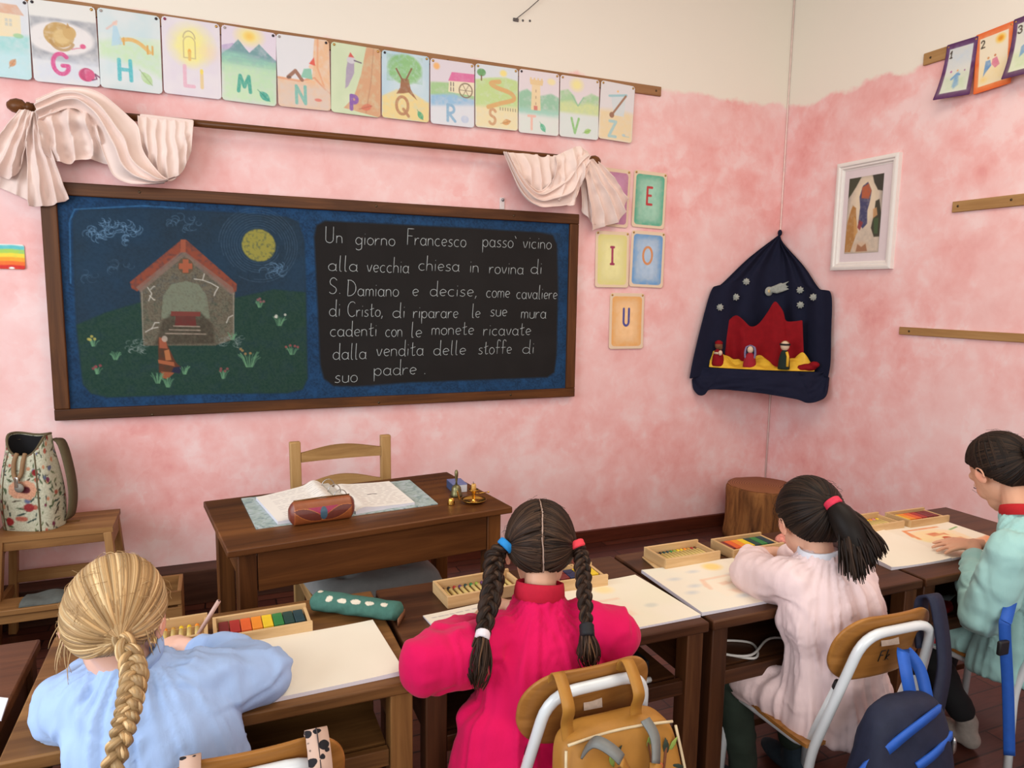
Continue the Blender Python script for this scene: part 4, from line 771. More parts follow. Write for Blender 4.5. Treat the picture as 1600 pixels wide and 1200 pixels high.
# valance along the front of the shelf
def front(s, bulge=.05):  # point on the shelf front, s 0..1 left to right
    p = Lbt*(1-s)+Rbt*s; p = p+np.array([-1, -1, 0])/math.sqrt(2)*bulge*math.sin(pi*s)**.7; p[2] = zsh; return p
ns = 80; prof = []
bot = [(1076, 592), (1080, 603), (1090, 617), (1101, 617), (1108, 609), (1130, 609), (1155, 611), (1185, 614), (1210, 618), (1245, 624), (1262, 630), (1280, 626), (1292, 616), (1296, 590)]
bq = resample(bot, ns); G = np.zeros((ns, 22, 3))
for i in range(ns):
    s = i/(ns-1); tp = front(s*.98+.01, .06); n_ = np.array([-1, -1, 0])/math.sqrt(2)
    # bottom point on a ray, at the distance of the shelf front
    d = ray(bq[i][0], bq[i][1]); cc = -(tp[0]+tp[1])+.02
    bpnt = dpl(bq[i][0], bq[i][1], cc)
    bpnt[0] = min(bpnt[0], -.02); bpnt[1] = min(bpnt[1], -.02)
    for j in range(22):
        t_ = j/21; p = tp*(1-t_)+bpnt*t_
        cr = fbm(np.array([[s*9+t_*2, t_*3.2, 4.]]), 8, 3)[0]
        crR = (1.6 if s > .8 else .9 if s < .12 else .5)
        G[i, j] = p+n_*(.010*math.sin(pi*t_)+.024*cr*crR)
        G[i, j][0] = min(G[i, j][0], -.01); G[i, j][1] = min(G[i, j][1], -.01)
MB().grid(G, 0).build('valance', NAVY, nat, solid=.003, fixn=False, sub=1)
m = MB(); tri = [np.array([-.012, -.012, zsh-.012])]+[front(s, .045)-[0, 0, .012] for s in np.linspace(.01, .99, 12)]
m.add(np.concatenate([tri, [p-[0, 0, .02] for p in tri]]), [tuple(range(13)), tuple(range(13, 26))[::-1]]+[(i, (i+1) % 13, 13+(i+1) % 13, 13+i) for i in range(13)])
m.build('corner_shelf', NAVY, nat, smooth=False)
GP = GN.reshape(-1, 3); q_ = (GP-CAM)@RC.T; GPX = np.stack([800+FOC*q_[:, 0]/q_[:, 2], 600+FOC*q_[:, 1]/q_[:, 2]], 1)
def on_cloth(u, v): return GP[np.argmin((GPX[:, 0]-u)**2+(GPX[:, 1]-v)**2)]+np.array([-.01, -.012, 0])
FELT = mk('white_felt', (156, 158, 150), .95, 0, .2, 90, .3, 300); FELTY = mk('cream_felt', (206, 180, 130), .95, 0, .2, 90, .3, 300)
for k, (u, v) in enumerate(((1167, 441), (1149, 464), (1125.5, 484), (1249, 453), (1271, 464), (1250, 481))):
    p = on_cloth(u, v); m = MB()
    for j in range(4):
        a = j*pi/4+k; dx = np.array([math.cos(a)*.7, -math.cos(a)*.7, math.sin(a)]); m.tube([p-dx*.024, p, p+dx*.022], [.003, .012, .003], 6)
    m.remesh(.003, 2).build('felt_star', FELT, nat)
p = on_cloth(1206, 452); ex = np.array([.7, -.7, 0]); ez = np.array([0, 0, 1.]); m = MB()
for k in range(9): a = -.5+k*.12; m.tube([p-ex*.02, p+(ex*.5+ez*(a*.5+.12))*.07, p+(ex*math.cos(a*.7+.35)+ez*math.sin(a*.7+.35))*(.085+.03*math.sin(k*2.3))], [.014, .013, .003], 6)
m.ell(p-ex*.015-ez*.008, (.032, .012, .03), n=12, m=8); mm = m.remesh(.004, 2); mm.build('felt_comet', FELT, nat)
MB().ell(p-ex*.015-ez*.006+np.array([-.006, -.006, 0]), (.013, .009, .013), n=12, m=8).build('comet_centre', FELTY, nat)
# red backdrop
def red_poly():
    top = resample([(1131, 518), (1136, 505), (1142, 497), (1151, 492.5), (1162, 500), (1173, 510), (1185, 506), (1199, 488), (1210, 471), (1217, 476), (1224, 487), (1228, 501), (1240, 502), (1254, 500)], 60)
    base = resample([(1130, 577), (1170, 579), (1210, 580), (1257, 578)], 60); G = np.zeros((60, 24, 3))
    for i in range(60):
        s = i/59; c_ = .45
        a = dpl(top[i][0], top[i][1], c_); b = dpl(base[i][0], base[i][1], c_+.015)
        for j in range(24):
            t_ = j/23; p = a*(1-t_)+b*t_; f = .016*math.sin(s*22+2*math.sin(s*5))*min(1, .25+t_)+.01*fbm(np.array([[s*6, t_*3, 2.]]), 3, 2)[0]
            G[i, j] = p+np.array([-1, -1, 0])*.7*f
    return G
m = MB(); m.grid(red_poly(), 0); m.build('red_backdrop', mk('red_velvet', (132, 12, 22), .85, 0, .12, 30, .1, 300, .2, .0005), nat, solid=.003, fixn=False, sub=1)
# yellow cloth lying on the shelf
YEL = mk('yellow_satin', (222, 176, 50), .6, 0, .1, 30, .05, 300, .35)
G = np.zeros((70, 22, 3))
for i in range(70):
    s = i/69; f_ = front(.06+s*.86, .075); bk_ = front(.06+s*.86, .075)*.0+np.array([-.2-.28*(.5-s)*1.0, -.2+.28*(.5-s)*1.0, 0])
    bk_ = f_+np.array([1, 1, 0])*.7*.17*math.sin(pi*min(max(s, .1), .9))
    for j in range(22):
        t_ = j/21; p = f_*(1-t_)+bk_*t_; p[2] = zsh+.006+.055*t_**1.3*(1+.55*math.sin(s*17))+.03*t_*(fbm(np.array([[s*9, t_*3, 6.]]), 5, 3)[0])+.01*math.sin(s*30+t_*6)*t_
        if t_ < .1: p[2] = zsh+.004
        p[0] = min(p[0], -.012); p[1] = min(p[1], -.012); G[i, j] = p
tag(MB().grid(G, 0).build('display_cloth', YEL, fixn=False, solid=.003, sub=1), 'rumpled yellow satin cloth spread under the nativity figures', 'cloth')
m = MB(); p = dpl(1262, 574, .53); m.ell(p, (.05, .035, .022), R=rotz(-.8)); m.ell(p+[.02, -.03, .018], (.03, .03, .02)); m.ell(p+[-.03, .02, -.006], (.03, .03, .02))
tag(m.remesh(.006, 4).build('folded_cloth', MATS['red_velvet'], origin=p-[0, 0, .02]), 'bunched red cloth at the right end of the nativity shelf', 'cloth')
def doll(label, u, v, h, robe, face, hairc, extra, c_=.47, wd=.036):
    p = dpl(u, v, c_); p[2] = zsh+.012; d = thing('felt_figurine', label, 'figurine', tuple(p), -pi/4, 'nativity felt figurines')
    m = MB(); m.lathe([(wd, 0), (wd*1.02, .01), (wd*.9, h*.35), (wd*.62, h*.58), (wd*.34, h*.66), (wd*.2, h*.68)], (0, 0, 0), 16); m.build('robe', robe, d, local=True)
    hd_ = MB().ell((0, 0, h*.8), (h*.15, h*.155, h*.17), n=14, m=10).build('head', face, d, local=True)
    extra(hd_, h, wd, hairc); return d
FSK = mk('felt_skin_pale', (212, 186, 160), .95); FSB = mk('felt_skin_brown', (122, 78, 52), .95); RF = MATS['red_velvet']
def ex1(d, h, w_, hc):
    MB().lathe([(h*.14, h*.84), (h*.15, h*.86), (h*.15, h*.93), (h*.06, h*.99), (.001, h)], (0, 0, 0), 14).build('cap', RF, d, local=True)
    MB().ell((.012, -h*.1, h*.72), (h*.09, h*.06, h*.1), n=12, m=8).build('beard', mk('felt_brown', (96, 62, 40), .95), d, local=True)
    m = MB(); m.tube([(-.02, -w_*.6, h*.5), (.012, -w_*.95, h*.5), (.02, -w_*.6, h*.5)], .007, 8); m.ell((.016, -w_*1.05, h*.52), (.012, .012, .016)); m.build('gift', FSK, d, local=True)
def ex2(d, h, w_, hc):
    m = MB(); n_ = 20; G = []
    for i in range(9):
        t_ = i/8; r_ = h*(.17+.06*math.sin(pi*t_)+.04*t_); z_ = h*(1.0-.62*t_); G.append([( (r_ if i else .004)*math.cos(a), (r_ if i else .004)*math.sin(a), z_) for a in np.linspace(-.62, pi+.62, n_)])
    m.grid(np.array(G)); m.build('veil', mk('felt_mauve', (130, 122, 158), .95), d, local=True, solid=.006, fixn=False)
def ex3(d, h, w_, hc):
    MB().ell((0, .006, h*.86), (h*.15, h*.14, h*.12), n=14, m=8).build('hair', mk('felt_ginger', (150, 100, 52), .95), d, local=True)
    MB().tube([(h*.15*math.cos(a), h*.155*math.sin(a), h*.85) for a in np.linspace(pi*.95, 2*pi+.15, 14)], .006, 6).build('eye_band', mk('felt_black', (24, 24, 26), .95), d, local=True)
    m = MB(); m.tube([(.02, -w_*.8, h*.1), (.02, -w_*.8, h*.45), (.012, -w_*.6, h*.6)], .008, 8); m.build('stole', YEL, d, local=True)
doll('small felt figurine in red with red cap, leftmost on the nativity shelf', 1121, 578, .155, RF, FSB, None, ex1, .60, .036)
doll('pale felt figurine under a mauve veil in the middle of the nativity shelf', 1171, 572, .13, mk('felt_crimson', (150, 26, 40), .95), FSK, None, ex2, .58, .038)
doll('felt figurine in dark green robe with black eye band, rightmost on the nativity shelf', 1224, 581, .17, mk('felt_bottle_green', (26, 40, 34), .95), FSK, None, ex3, .60, .033)

# ================================================================== floor things: stump, step stool, backpack, cloth, crate, cabinet
st = thing('tree_stump', 'squat bark-brown tree stump standing on the floor in the corner', 'stump', (-.27, -.262, 0))
t = NT('stump_bark', .8, 0, .25); mp = t.coord((1., 1., .18)); n1 = t.noise(mp, 26, 6, .65, .8); n2 = t.noise(mp, 6, 3)
mx = t.n('ShaderNodeMix', data_type='FLOAT'); mx.inputs[0].default_value = .5; t.l(n1, 0, mx, 2); t.l(n2, 0, mx, 3)
r = t.ramp(mx, [(.34, lin((56, 30, 18))), (.48, lin((128, 82, 44))), (.58, lin((158, 106, 58))), (.68, lin((96, 56, 30)))]); t.l(r, 0, t.b, 'Base Color'); t.bump(n1, .5, .006); BARK = t.m
t = NT('stump_top', .65, 0, .3); mp = t.coord((1, 1, 1)); wv = t.n('ShaderNodeTexWave', wave_type='RINGS', rings_direction='Z'); wv.inputs['Scale'].default_value = 22; wv.inputs['Distortion'].default_value = 2.5; wv.inputs['Detail Scale'].default_value = .6
t.l(mp, 0, wv, 'Vector'); r = t.ramp(wv, [(.2, lin((128, 78, 48))), (.8, lin((160, 106, 70)))]); t.l(r, 0, t.b, 'Base Color'); STOP = t.m
rings = []; n_ = 56
for z, k in ((0, 1.02), (.03, 1.03), (.1, .99), (.2, .985), (.29, 1.0), (.315, .99), (.322, .97)):
    rings.append([(.2*k*(1+.03*math.sin(3*a+.5)+.025*math.sin(7*a+1)+.012*math.sin(15*a))*math.cos(a), .2*k*(1+.03*math.sin(3*a+.5)+.025*math.sin(7*a+1)+.012*math.sin(15*a))*math.sin(a), z) for a in np.linspace(0, 2*pi, n_, endpoint=False)])
MB().loft(rings).build('trunk', BARK, st, local=True)
r2 = [[(x*.985, y*.985, z+.0015) for x, y, z in rings[-1]], [(x*.97, y*.97, z+.004) for x, y, z in rings[-1]]]
m = MB().loft(r2); m.build('cut_face', STOP, st, local=True)
PINE = lambda ax: wood('stool_wood_'+ax, (116, 78, 44), (144, 102, 60), (166, 124, 78), ax, 6, .5)
so = thing('step_stool', 'light wooden two-step stool carrying the floral backpack, by the wall', 'step stool', (-3.94, -.30, 0))
def pl_(name, c, s, ax, par=so, b=.004, R=None): return MB().box(c, s, R).build(name, PINE(ax), par, bevel=b)
# top board with a grip slot
m = MB(); tx0, tx1, ty0, ty1 = -4.145, -3.735, -.395, -.135
for (a, b, c_, d) in ((tx0, -3.99, ty0, ty1), (-3.87, tx1, ty0, ty1), (-3.99, -3.87, ty0, -.275), (-3.99, -3.87, -.245, ty1)): m.box(((a+b)/2, (c_+d)/2, .489), (b-a, d-c_, .022))
m.build('top_step', PINE('X'), so, smooth=False)
def leg(a, b, w1=.03, d1=.042): return MB().bar(a, b, w1, d1, (0, 1, 0)).build('leg', PINE('Z'), so, bevel=.003)
for s in (-1, 1):
    x = -3.94+s*.185; leg((x, -.375, .478), (x+s*.035, -.415, .002)); leg((x, -.155, .478), (x+s*.035, -.138, .002)); leg((x+s*.03, -.475, .226), (x+s*.035, -.505, .002))
    MB().bar((x+s*.005, -.16, .44), (x+s*.005, -.37, .44), .02, .05).build('side_rail', PINE('Y'), so, bevel=.002)
    MB().bar((x+s*.022, -.15, .205), (x+s*.028, -.475, .205), .02, .04).build('side_rail', PINE('Y'), so, bevel=.002)
MB().box((-3.94, -.378, .458), (.36, .018, .038)).build('front_rail', PINE('X'), so, bevel=.002)
MB().box((-3.94, -.15, .25), (.4, .016, .05)).build('back_rail', PINE('X'), so, bevel=.002)
m = MB().box((-3.94, -.445, .237), (.475, .125, .022)); m.build('lower_step', PINE('X'), so, bevel=.003)
MB().box((-3.94, -.49, .208), (.42, .016, .034)).build('front_rail', PINE('X'), so, bevel=.002)
# grey folded cloth on the lower step
G = []
for i in range(26):
    row = []
    for j in range(14):
        u, v = i/25, j/13; row.append((-4.05+.22*u+.01*v, -.5+.12*v, .2525+.016*(1-(2*v-1)**6)*(.7+.3*math.sin(u*5))+.004*math.sin(u*11+v*4)))
    G.append(row)
GREYC = mk('grey_felt_cloth', (92, 94, 90), .95, 0, .12, 60, .3, 400, .15, .0006)
m = MB(); G = np.array(G); m.grid(G, 0); B_ = G.copy(); B_[..., 2] = .2495; m.grid(B_, 0, flip=True)
for e in (0, -1): m.grid(np.stack([G[e], B_[e]]), 0)
for e in (0, -1): m.grid(np.stack([G[:, e], B_[:, e]]), 0)
tag(m.build('folded_cloth', GREYC, origin=(-3.94, -.44, .25)), 'grey folded felt cloth on the lower step of the stool', 'cloth')
# floral backpack
bpk = thing('backpack', 'floral tapestry backpack with olive straps standing on the step stool', 'backpack', (-4.025, -.275, .5), -.42)
nz_, na = 88, 200; rings = []; cols = []
zs = np.linspace(0, .365, nz_); rs = random.Random(5)
an = np.linspace(0, 2*pi, na, endpoint=False)
for z in zs:
    k = z/.365; a_ = .108*(1-.28*k**1.5)*(.96+.1*math.sin(pi*min(1, k*1.15))); b_ = .072*(1-.30*k**1.6)*(.96+.14*math.sin(pi*min(1, k*1.15)))
    ex_ = 3.2; rings.append([(a_*math.copysign(abs(math.cos(t_))**(2/ex_), math.cos(t_)), b_*math.copysign(abs(math.sin(t_))**(2/ex_), math.sin(t_)), z-(.07*k**7*max(0, -math.sin(t_))**1.5)+.012*k**9*abs(math.cos(t_))) for t_ in an])
RG = np.array(rings); cream = np.array([182, 179, 156.]); C = np.tile(cream, (nz_, na, 1)); uu = an[None, :]*.105+0*zs[:, None]; vv = zs[:, None]+0*an[None, :]
def spot(cu, cv_, r_, col, rot=0, el=1.):
    du = (uu-cu); dv = vv-cv_; c_, s_ = math.cos(rot), math.sin(rot); x, y = c_*du+s_*dv, (-s_*du+c_*dv)*el; w_ = np.clip((r_-np.sqrt(x*x+y*y))/.0035+.5, 0, 1)[..., None]; C[:] = C*(1-w_)+np.array(col)*w_
for k in range(420): spot(rs.uniform(0, .66), rs.uniform(0, .36), rs.uniform(.007, .014), rs.choice([(74, 88, 62), (58, 72, 66), (96, 106, 74), (84, 74, 60)]), rs.uniform(0, 3), 3.2)
for k in range(90): spot(rs.uniform(0, .66), rs.uniform(0, .36), rs.uniform(.006, .011), rs.choice([(132, 44, 44), (166, 92, 74), (184, 130, 100), (112, 52, 70), (92, 96, 120)]))
fu = 1.5*pi*.105
for k in range(9): a = k*.7; spot(fu+.012+.024*math.cos(a), .17+.022*math.sin(a), .016, (192, 140, 112))
spot(fu+.012, .17, .014, (92, 40, 48)); spot(fu+.02, .1, .016, (140, 50, 50)); spot(fu-.03, .04, .016, (146, 44, 44))
spot(fu+.05, .24, .014, (130, 40, 40))
m = MB(); m.grid(RG, 0, linA(C), closeu=False)
Fx = [(i*na+na-1, i*na, (i+1)*na, (i+1)*na+na-1) for i in range(nz_-1)]; m.F += Fx; m.MI += [0]*len(Fx)
m.F.append(tuple(range(na))[::-1]); m.MI.append(0)
TAP = vcm('tapestry', .9, .15, .3, 500, var=.25); m.build('bag_body', TAP, bpk, local=True, solid=.006)
MB().loft([[(x*.93, y*.90, z-.004) for x, y, z in rings[i]] for i in list(range(30, nz_, 4))+[nz_-1]], caps=False).build('lining', mk('bag_lining', (24, 22, 24), .95), bpk, local=True)
OLV = mk('olive_webbing', (92, 80, 56), .85, 0, .1, 60, .3, 500)
for sg in (-1, 1):
    th_ = [ti for ti in (1.5*pi+.55*sg,)][0]
    idx = int(((th_) % (2*pi))/(2*pi)*na); m = MB(); m.tube([RG[i, idx]*[1.01, 1.02, 1] for i in range(0, nz_, 6)], .004, 6); m.build('piping', OLV, bpk, local=True)
    Q_ = smooth_path([(sg*.06, .05, .35), (sg*.098, .05, .335), (sg*.128, .045, .22), (sg*.138, .04, .12), (sg*.125, .04, .04), (sg*.1, .045, .012)], 24); m = MB(); m.loft(np.array([[q+np.array([sg*a_, b_, 0]) for a_, b_ in ((.003, -.026), (.003, .026), (-.003, .026), (-.003, -.026))] for q in Q_])); m.build('shoulder_strap', OLV, bpk, local=True)
m = MB(); m.tube([RG[-1, i]+[0, 0, .002] for i in range(0, na, 4)], .005, 6, closed=True); m.build('rim_piping', OLV, bpk, local=True)
for dx in (-.016, .016): MB().tube(smooth_path([(dx, -.05, .31), (dx*1.1, -.068, .28), (dx*.9, -.078, .235), (0, -.086, .21)], 14), .008, 8).build('closure_strap', mk('tan_strap', (140, 108, 76), .8), bpk, local=True)
MB().box((.004, -.092, .205), (.016, .008, .042)).build('buckle', mk('shiny_buckle', (210, 206, 198), .2, .9), bpk, local=True, bevel=.003)
MB().lathe([(.001, -.004), (.018, -.003), (.018, .003), (.001, .004)], (.012, -.09, .182), 16, R=rotx(pi/2)).build('tag_disc', mk('grey_tag', (132, 126, 116), .6), bpk, local=True)
# pale wooden crate behind the blonde child, low by the ledge
cr = thing('wooden_crate', 'small pale wooden crate on the floor in front of the ledge', 'crate', (-3.57, -.36, 0))
a = Z(287, 1010, 0.0)
for zz in (.02, .09, .16): MB().box((-3.57, -.46, zz+.03), (.16, .014, .058)).build('front_slat', PINE('X'), cr, bevel=.002)
for s in (-1, 1): MB().box((-3.57+s*.072, -.37, .11), (.016, .18, .22)).build('side_panel', PINE('Y'), cr, bevel=.002)
MB().box((-3.57, -.278, .11), (.16, .014, .22)).build('back_panel', PINE('X'), cr, bevel=.002)
MB().box((-3.57, -.37, .008), (.14, .17, .012)).build('base_board', PINE('X'), cr, smooth=False)
# cabinet cut by the left edge
cb = thing('wooden_cabinet', 'low pale wooden cabinet cut by the left edge of the photo', 'cabinet', (-4.42, -.32, 0))
CW_ = wood('cabinet_wood', (140, 100, 62), (168, 126, 82), (190, 150, 104), 'Z', 5, .5)
MB().box((-4.21, -.33, .34), (.02, .34, .68)).build('side_panel', CW_, cb, bevel=.002); MB().box((-4.62, -.33, .34), (.02, .34, .68)).build('side_panel', CW_, cb, bevel=.002)
MB().box((-4.415, -.33, .69), (.45, .36, .022)).build('top_board', CW_, cb, bevel=.003); MB().box((-4.415, -.17, .34), (.39, .012, .66)).build('back_panel', CW_, cb, smooth=False)
MB().box((-4.415, -.50, .35), (.386, .016, .62)).build('door', CW_, cb, bevel=.002); MB().box((-4.415, -.33, .02), (.39, .32, .03)).build('base_board', CW_, cb, smooth=False)

# ================================================================== teacher's desk and chair
DK = lambda ax: wood('teacher_desk_wood_'+ax, (58, 31, 15), (92, 54, 27), (120, 74, 38), ax, 5, .38, .12)
dcx, dcy, drz = -2.907, -1.292, math.radians(7.2)
td = thing('teacher_desk', "dark brown wooden teacher's desk with deep front panel before the blackboard", 'desk', (dcx, dcy, 0), drz)
dw, dd_ = .885, .52
m = MB(); m.box((0, 0, .755), (dw, dd_, .022)); m.build('desk_top', DK('X'), td, local=True, bevel=.004)
for sx in (-1, 1):
    for sy in (-1, 1): MB().box((sx*(dw/2-.055), sy*(dd_/2-.05), .372), (.05, .05, .744), taper=1).build('leg', DK('Z'), td, local=True, bevel=.003)
    MB().box((sx*(dw/2-.055), 0, .69), (.022, dd_-.15, .105)).build('side_apron', DK('Y'), td, local=True, bevel=.002)
MB().box((0, -(dd_/2-.035), .684), (dw-.165, .018, .118)).build('front_apron', DK('X'), td, local=True, bevel=.002)
MB().box((0, dd_/2-.045, .684), (dw-.165, .018, .118)).build('back_apron', DK('X'), td, local=True, bevel=.002)
def desk_pt(u, v, z): return Z(u, v, z)
TW = lambda ax: wood('teacher_chair_wood_'+ax, (140, 104, 62), (166, 128, 80), (186, 150, 102), ax, 5, .5)
tc = thing('teacher_chair', "light wooden chair with curved back rails behind the teacher's desk", 'chair', (-2.87, -1.02, 0), pi+math.radians(4))
# local: chair faces +y, back at -y
for s in (-1, 1):
    MB().bar((s*.172, -.175, .002), (s*.176, -.195, .895), .04, .028, (0, 1, 0)).build('rear_leg', TW('Z'), tc, local=True, bevel=.004)
    MB().bar((s*.18, .175, .002), (s*.18, .175, .42), .036, .036, (0, 1, 0)).build('front_leg', TW('Z'), tc, local=True, bevel=.004)
    MB().bar((s*.178, -.16, .395), (s*.18, .16, .395), .02, .05).build('side_rail', TW('Y'), tc, local=True, bevel=.002)
def crest(zb, zt, arch, y0):
    m = MB(); n_ = 17; G = []
    for i in range(n_):
        u = -1+2*i/(n_-1); x = .155*u; y = y0-.012*(1-u*u); top = zt-.018*(0 if arch else 0)+arch*(math.cos(u*pi/2)**1.2)-.012
        G.append([(x, y-.009, zb), (x, y+.009, zb), (x, y+.009, top), (x, y-.009, top)])
    m.loft(np.array(G)); return m
crest(.815, .862, .02, -.19).build('top_rail', TW('X'), tc, local=True, smooth=False); crest(.69, .735, .028, -.188).build('middle_rail', TW('X'), tc, local=True, smooth=False)
MB().box((0, .175, .395), (.33, .02, .05)).build('front_rail', TW('X'), tc, local=True, bevel=.002); MB().box((0, -.17, .395), (.32, .02, .05)).build('back_rail', TW('X'), tc, local=True, bevel=.002)
MB().box((0, .01, .43), (.40, .385, .02)).build('seat', TW('Y'), tc, local=True, bevel=.005)
# grey seat cushion (top-level: it lies on the chair)
G = MB(); n_ = 40; T_ = np.linspace(-1, 1, n_); top = np.zeros((n_, n_, 3)); bt = np.zeros((n_, n_, 3))
for i, u in enumerate(T_):
    for j, v in enumerate(T_):
        e = (1-u**8)*(1-v**8); th_ = .05*max(e, 0)**.4
        for (bu, bv) in ((0, 0), (.5, .5), (-.5, .5), (.5, -.5), (-.5, -.5)): th_ -= .018*math.exp(-((u-bu)**2+(v-bv)**2)/.02)*max(e, 0)
        x = .222*u*(1-.05*v*v); y = .215*v*(1-.05*u*u); wv_ = .004*math.sin(6*u+3*v)
        top[i, j] = (x, y, .003+.014+th_+wv_*e); bt[i, j] = (x, y, .003+.014-.014*max(e, 0)**.4)
G.grid(top, 0); G.grid(bt, 0, flip=True)
for e in (0, -1): G.grid(np.stack([top[e], bt[e]]), 0); G.grid(np.stack([top[:, e], bt[:, e]]), 0)
cu = G.build('seat_cushion', mk('grey_cushion_cotton', (146, 146, 144), .92, 0, .08, 30, .2, 400, .15, .0005)); cu.location = (-2.85, -1.13, .443); cu.rotation_euler = (0, 0, math.radians(8))
tag(cu, "grey tufted seat cushion on the teacher's chair", 'cushion')
# ================================================================== pupils' desks
def desk_wood(tn, d, m_, l): return lambda ax: wood('pupil_desk_'+tn+'_'+ax, d, m_, l, ax, 6, .42, .15)
DARK = desk_wood('dark', (46, 25, 14), (74, 43, 25), (98, 62, 37)); LIGHT = desk_wood('worn', (82, 52, 28), (118, 80, 44), (146, 104, 60)); REDB = desk_wood('reddish', (58, 32, 20), (88, 52, 32), (112, 70, 44))
FY, BYK, DH = -2.235, -1.75, .66
def pupil_desk(x0, x1, WD, label, z=DH, edge=None):
    w_ = x1-x0-.008; cx = (x0+x1)/2; cy = (FY+BYK)/2; d_ = BYK-FY
    r = thing('pupil_desk', label, 'desk', (cx, cy, 0), 0, 'row of pupils desks'); E = edge or WD
    MB().box((0, 0, z-.013), (w_, d_, .026)).build('desk_top', WD('X'), r, local=True, bevel=.004)
    for sx in (-1, 1):
        for sy in (-1, 1): MB().box((sx*(w_/2-.032), sy*(d_/2-.035), (z-.026)/2), (.048, .048, z-.027)).build('leg', WD('Z'), r, local=True, bevel=.003)
        MB().box((sx*(w_/2-.026), 0, z-.095), (.016, d_-.12, .135)).build('side_panel', WD('Y'), r, local=True, bevel=.002)
        MB().box((sx*(w_/2-.03), .02, .13), (.026, d_-.14, .045)).build('stretcher', WD('Y'), r, local=True, bevel=.002)
    MB().box((0, d_/2-.03, z-.11), (w_-.12, .016, .165)).build('back_panel', WD('X'), r, local=True, bevel=.002)
    MB().box((0, 0, z-.165), (w_-.116, d_-.11, .014)).build('book_shelf', WD('X'), r, local=True, smooth=False)
    MB().box((0, -(d_/2-.028), z-.172), (w_-.115, .018, .038)).build('front_rail', WD('X'), r, local=True, bevel=.002)
    MB().box((0, .06, .135), (w_-.09, .07, .022)).build('foot_rest', WD('X'), r, local=True, bevel=.002)
    return r
pupil_desk(-4.46, -3.715, REDB, 'reddish brown pupil desk left of the blonde child, cut by the photo edge')
pupil_desk(-3.695, -2.952, LIGHT, 'lighter worn wooden pupil desk of the child in pale blue')
pupil_desk(-2.948, -2.206, DARK, 'dark wooden pupil desk of the child in magenta')
pupil_desk(-2.202, -1.450, DARK, 'dark wooden pupil desk of the child in pale pink')
pupil_desk(-1.446, -.70, DARK, 'dark wooden pupil desk at the right end of the row')

# ================================================================== chairs with white tube frames
SEATP = lambda ax: wood('plywood_'+ax, (134, 88, 40), (160, 108, 52), (180, 128, 70), ax, 7, .35)
WTUBE = mk('white_enamel_tube', (214, 218, 220), .25, 0, .03, 20, spec=.6); CAPB = mk('black_cap', (26, 26, 28), .5)
def fillet(pts, r=.05, n=6):
    P_ = [np.asarray(p, float) for p in pts]; out = [P_[0]]
    for i in range(1, len(P_)-1):
        a, b, c_ = P_[i-1], P_[i], P_[i+1]; d1 = min(r, np.linalg.norm(a-b)*.45); d2 = min(r, np.linalg.norm(c_-b)*.45); p0 = b+unit(a-b)*d1; p1 = b+unit(c_-b)*d2
        for t_ in np.linspace(0, 1, n): out.append(p0*(1-t_)**2+2*b*t_*(1-t_)+p1*t_*t_)
    return out+[P_[-1]]
def ply(w_, h_, y0, z0, lean, th_=.010, curv=.022):
    m = MB(); rr = h_*.46; ol = []
    for cx_, cz_, a0 in ((w_/2-rr, h_/2-rr, 0), (-w_/2+rr, h_/2-rr, 90), (-w_/2+rr, -h_/2+rr, 180), (w_/2-rr, -h_/2+rr, 270)): ol += arc(cx_, cz_, rr, rr, a0, a0+90, 14)
    ol2 = []
    for i in range(len(ol)):
        a, b = np.array(ol[i]), np.array(ol[(i+1) % len(ol)]); k_ = max(1, int(np.linalg.norm(b-a)/.012)); ol2 += [tuple(a+(b-a)*j/k_) for j in range(k_)]
    f = lambda x, z, s_: (x, y0-curv*(1-(2*x/w_)**2)+z*lean+s_*th_/2, z0+z)
    rings = [[f(x*k, z*k, 1) for x, z in ol2] for k in (.02, .3, .55, .75, .9, .98)]+[[f(x, z, .6) for x, z in ol2], [f(x, z, -.6) for x, z in ol2]]+[[f(x*k, z*k, -1) for x, z in ol2] for k in (.98, .9, .75, .55, .3, .02)]
    m.loft(np.array(rings)); return m
    n_ = 31; k_ = 23
    def pt(u, v, s_):
        # rounded-corner sheet: shrink the width near top and bottom
        sh = max(.02, 1-abs(v)**5.5)**(1/3.6)*(1+.03*v)
        x = u*w_/2*sh; z = z0+v*h_/2; y = y0-curv*(1-u*u)+(z-z0)*lean
        return (x, y+s_*th_/2, z)
    A = np.array([[pt(u, v, 1) for v in np.sin(np.linspace(-pi/2, pi/2, k_))] for u in np.linspace(-1, 1, n_)]); B_ = np.array([[pt(u, v, -1) for v in np.sin(np.linspace(-pi/2, pi/2, k_))] for u in np.linspace(-1, 1, n_)])
    m.grid(A, 0); m.grid(B_, 0, flip=True)
    for e in (0, -1): m.grid(np.stack([A[e], B_[e]]), 0); m.grid(np.stack([A[:, e], B_[:, e]]), 0)
    return m
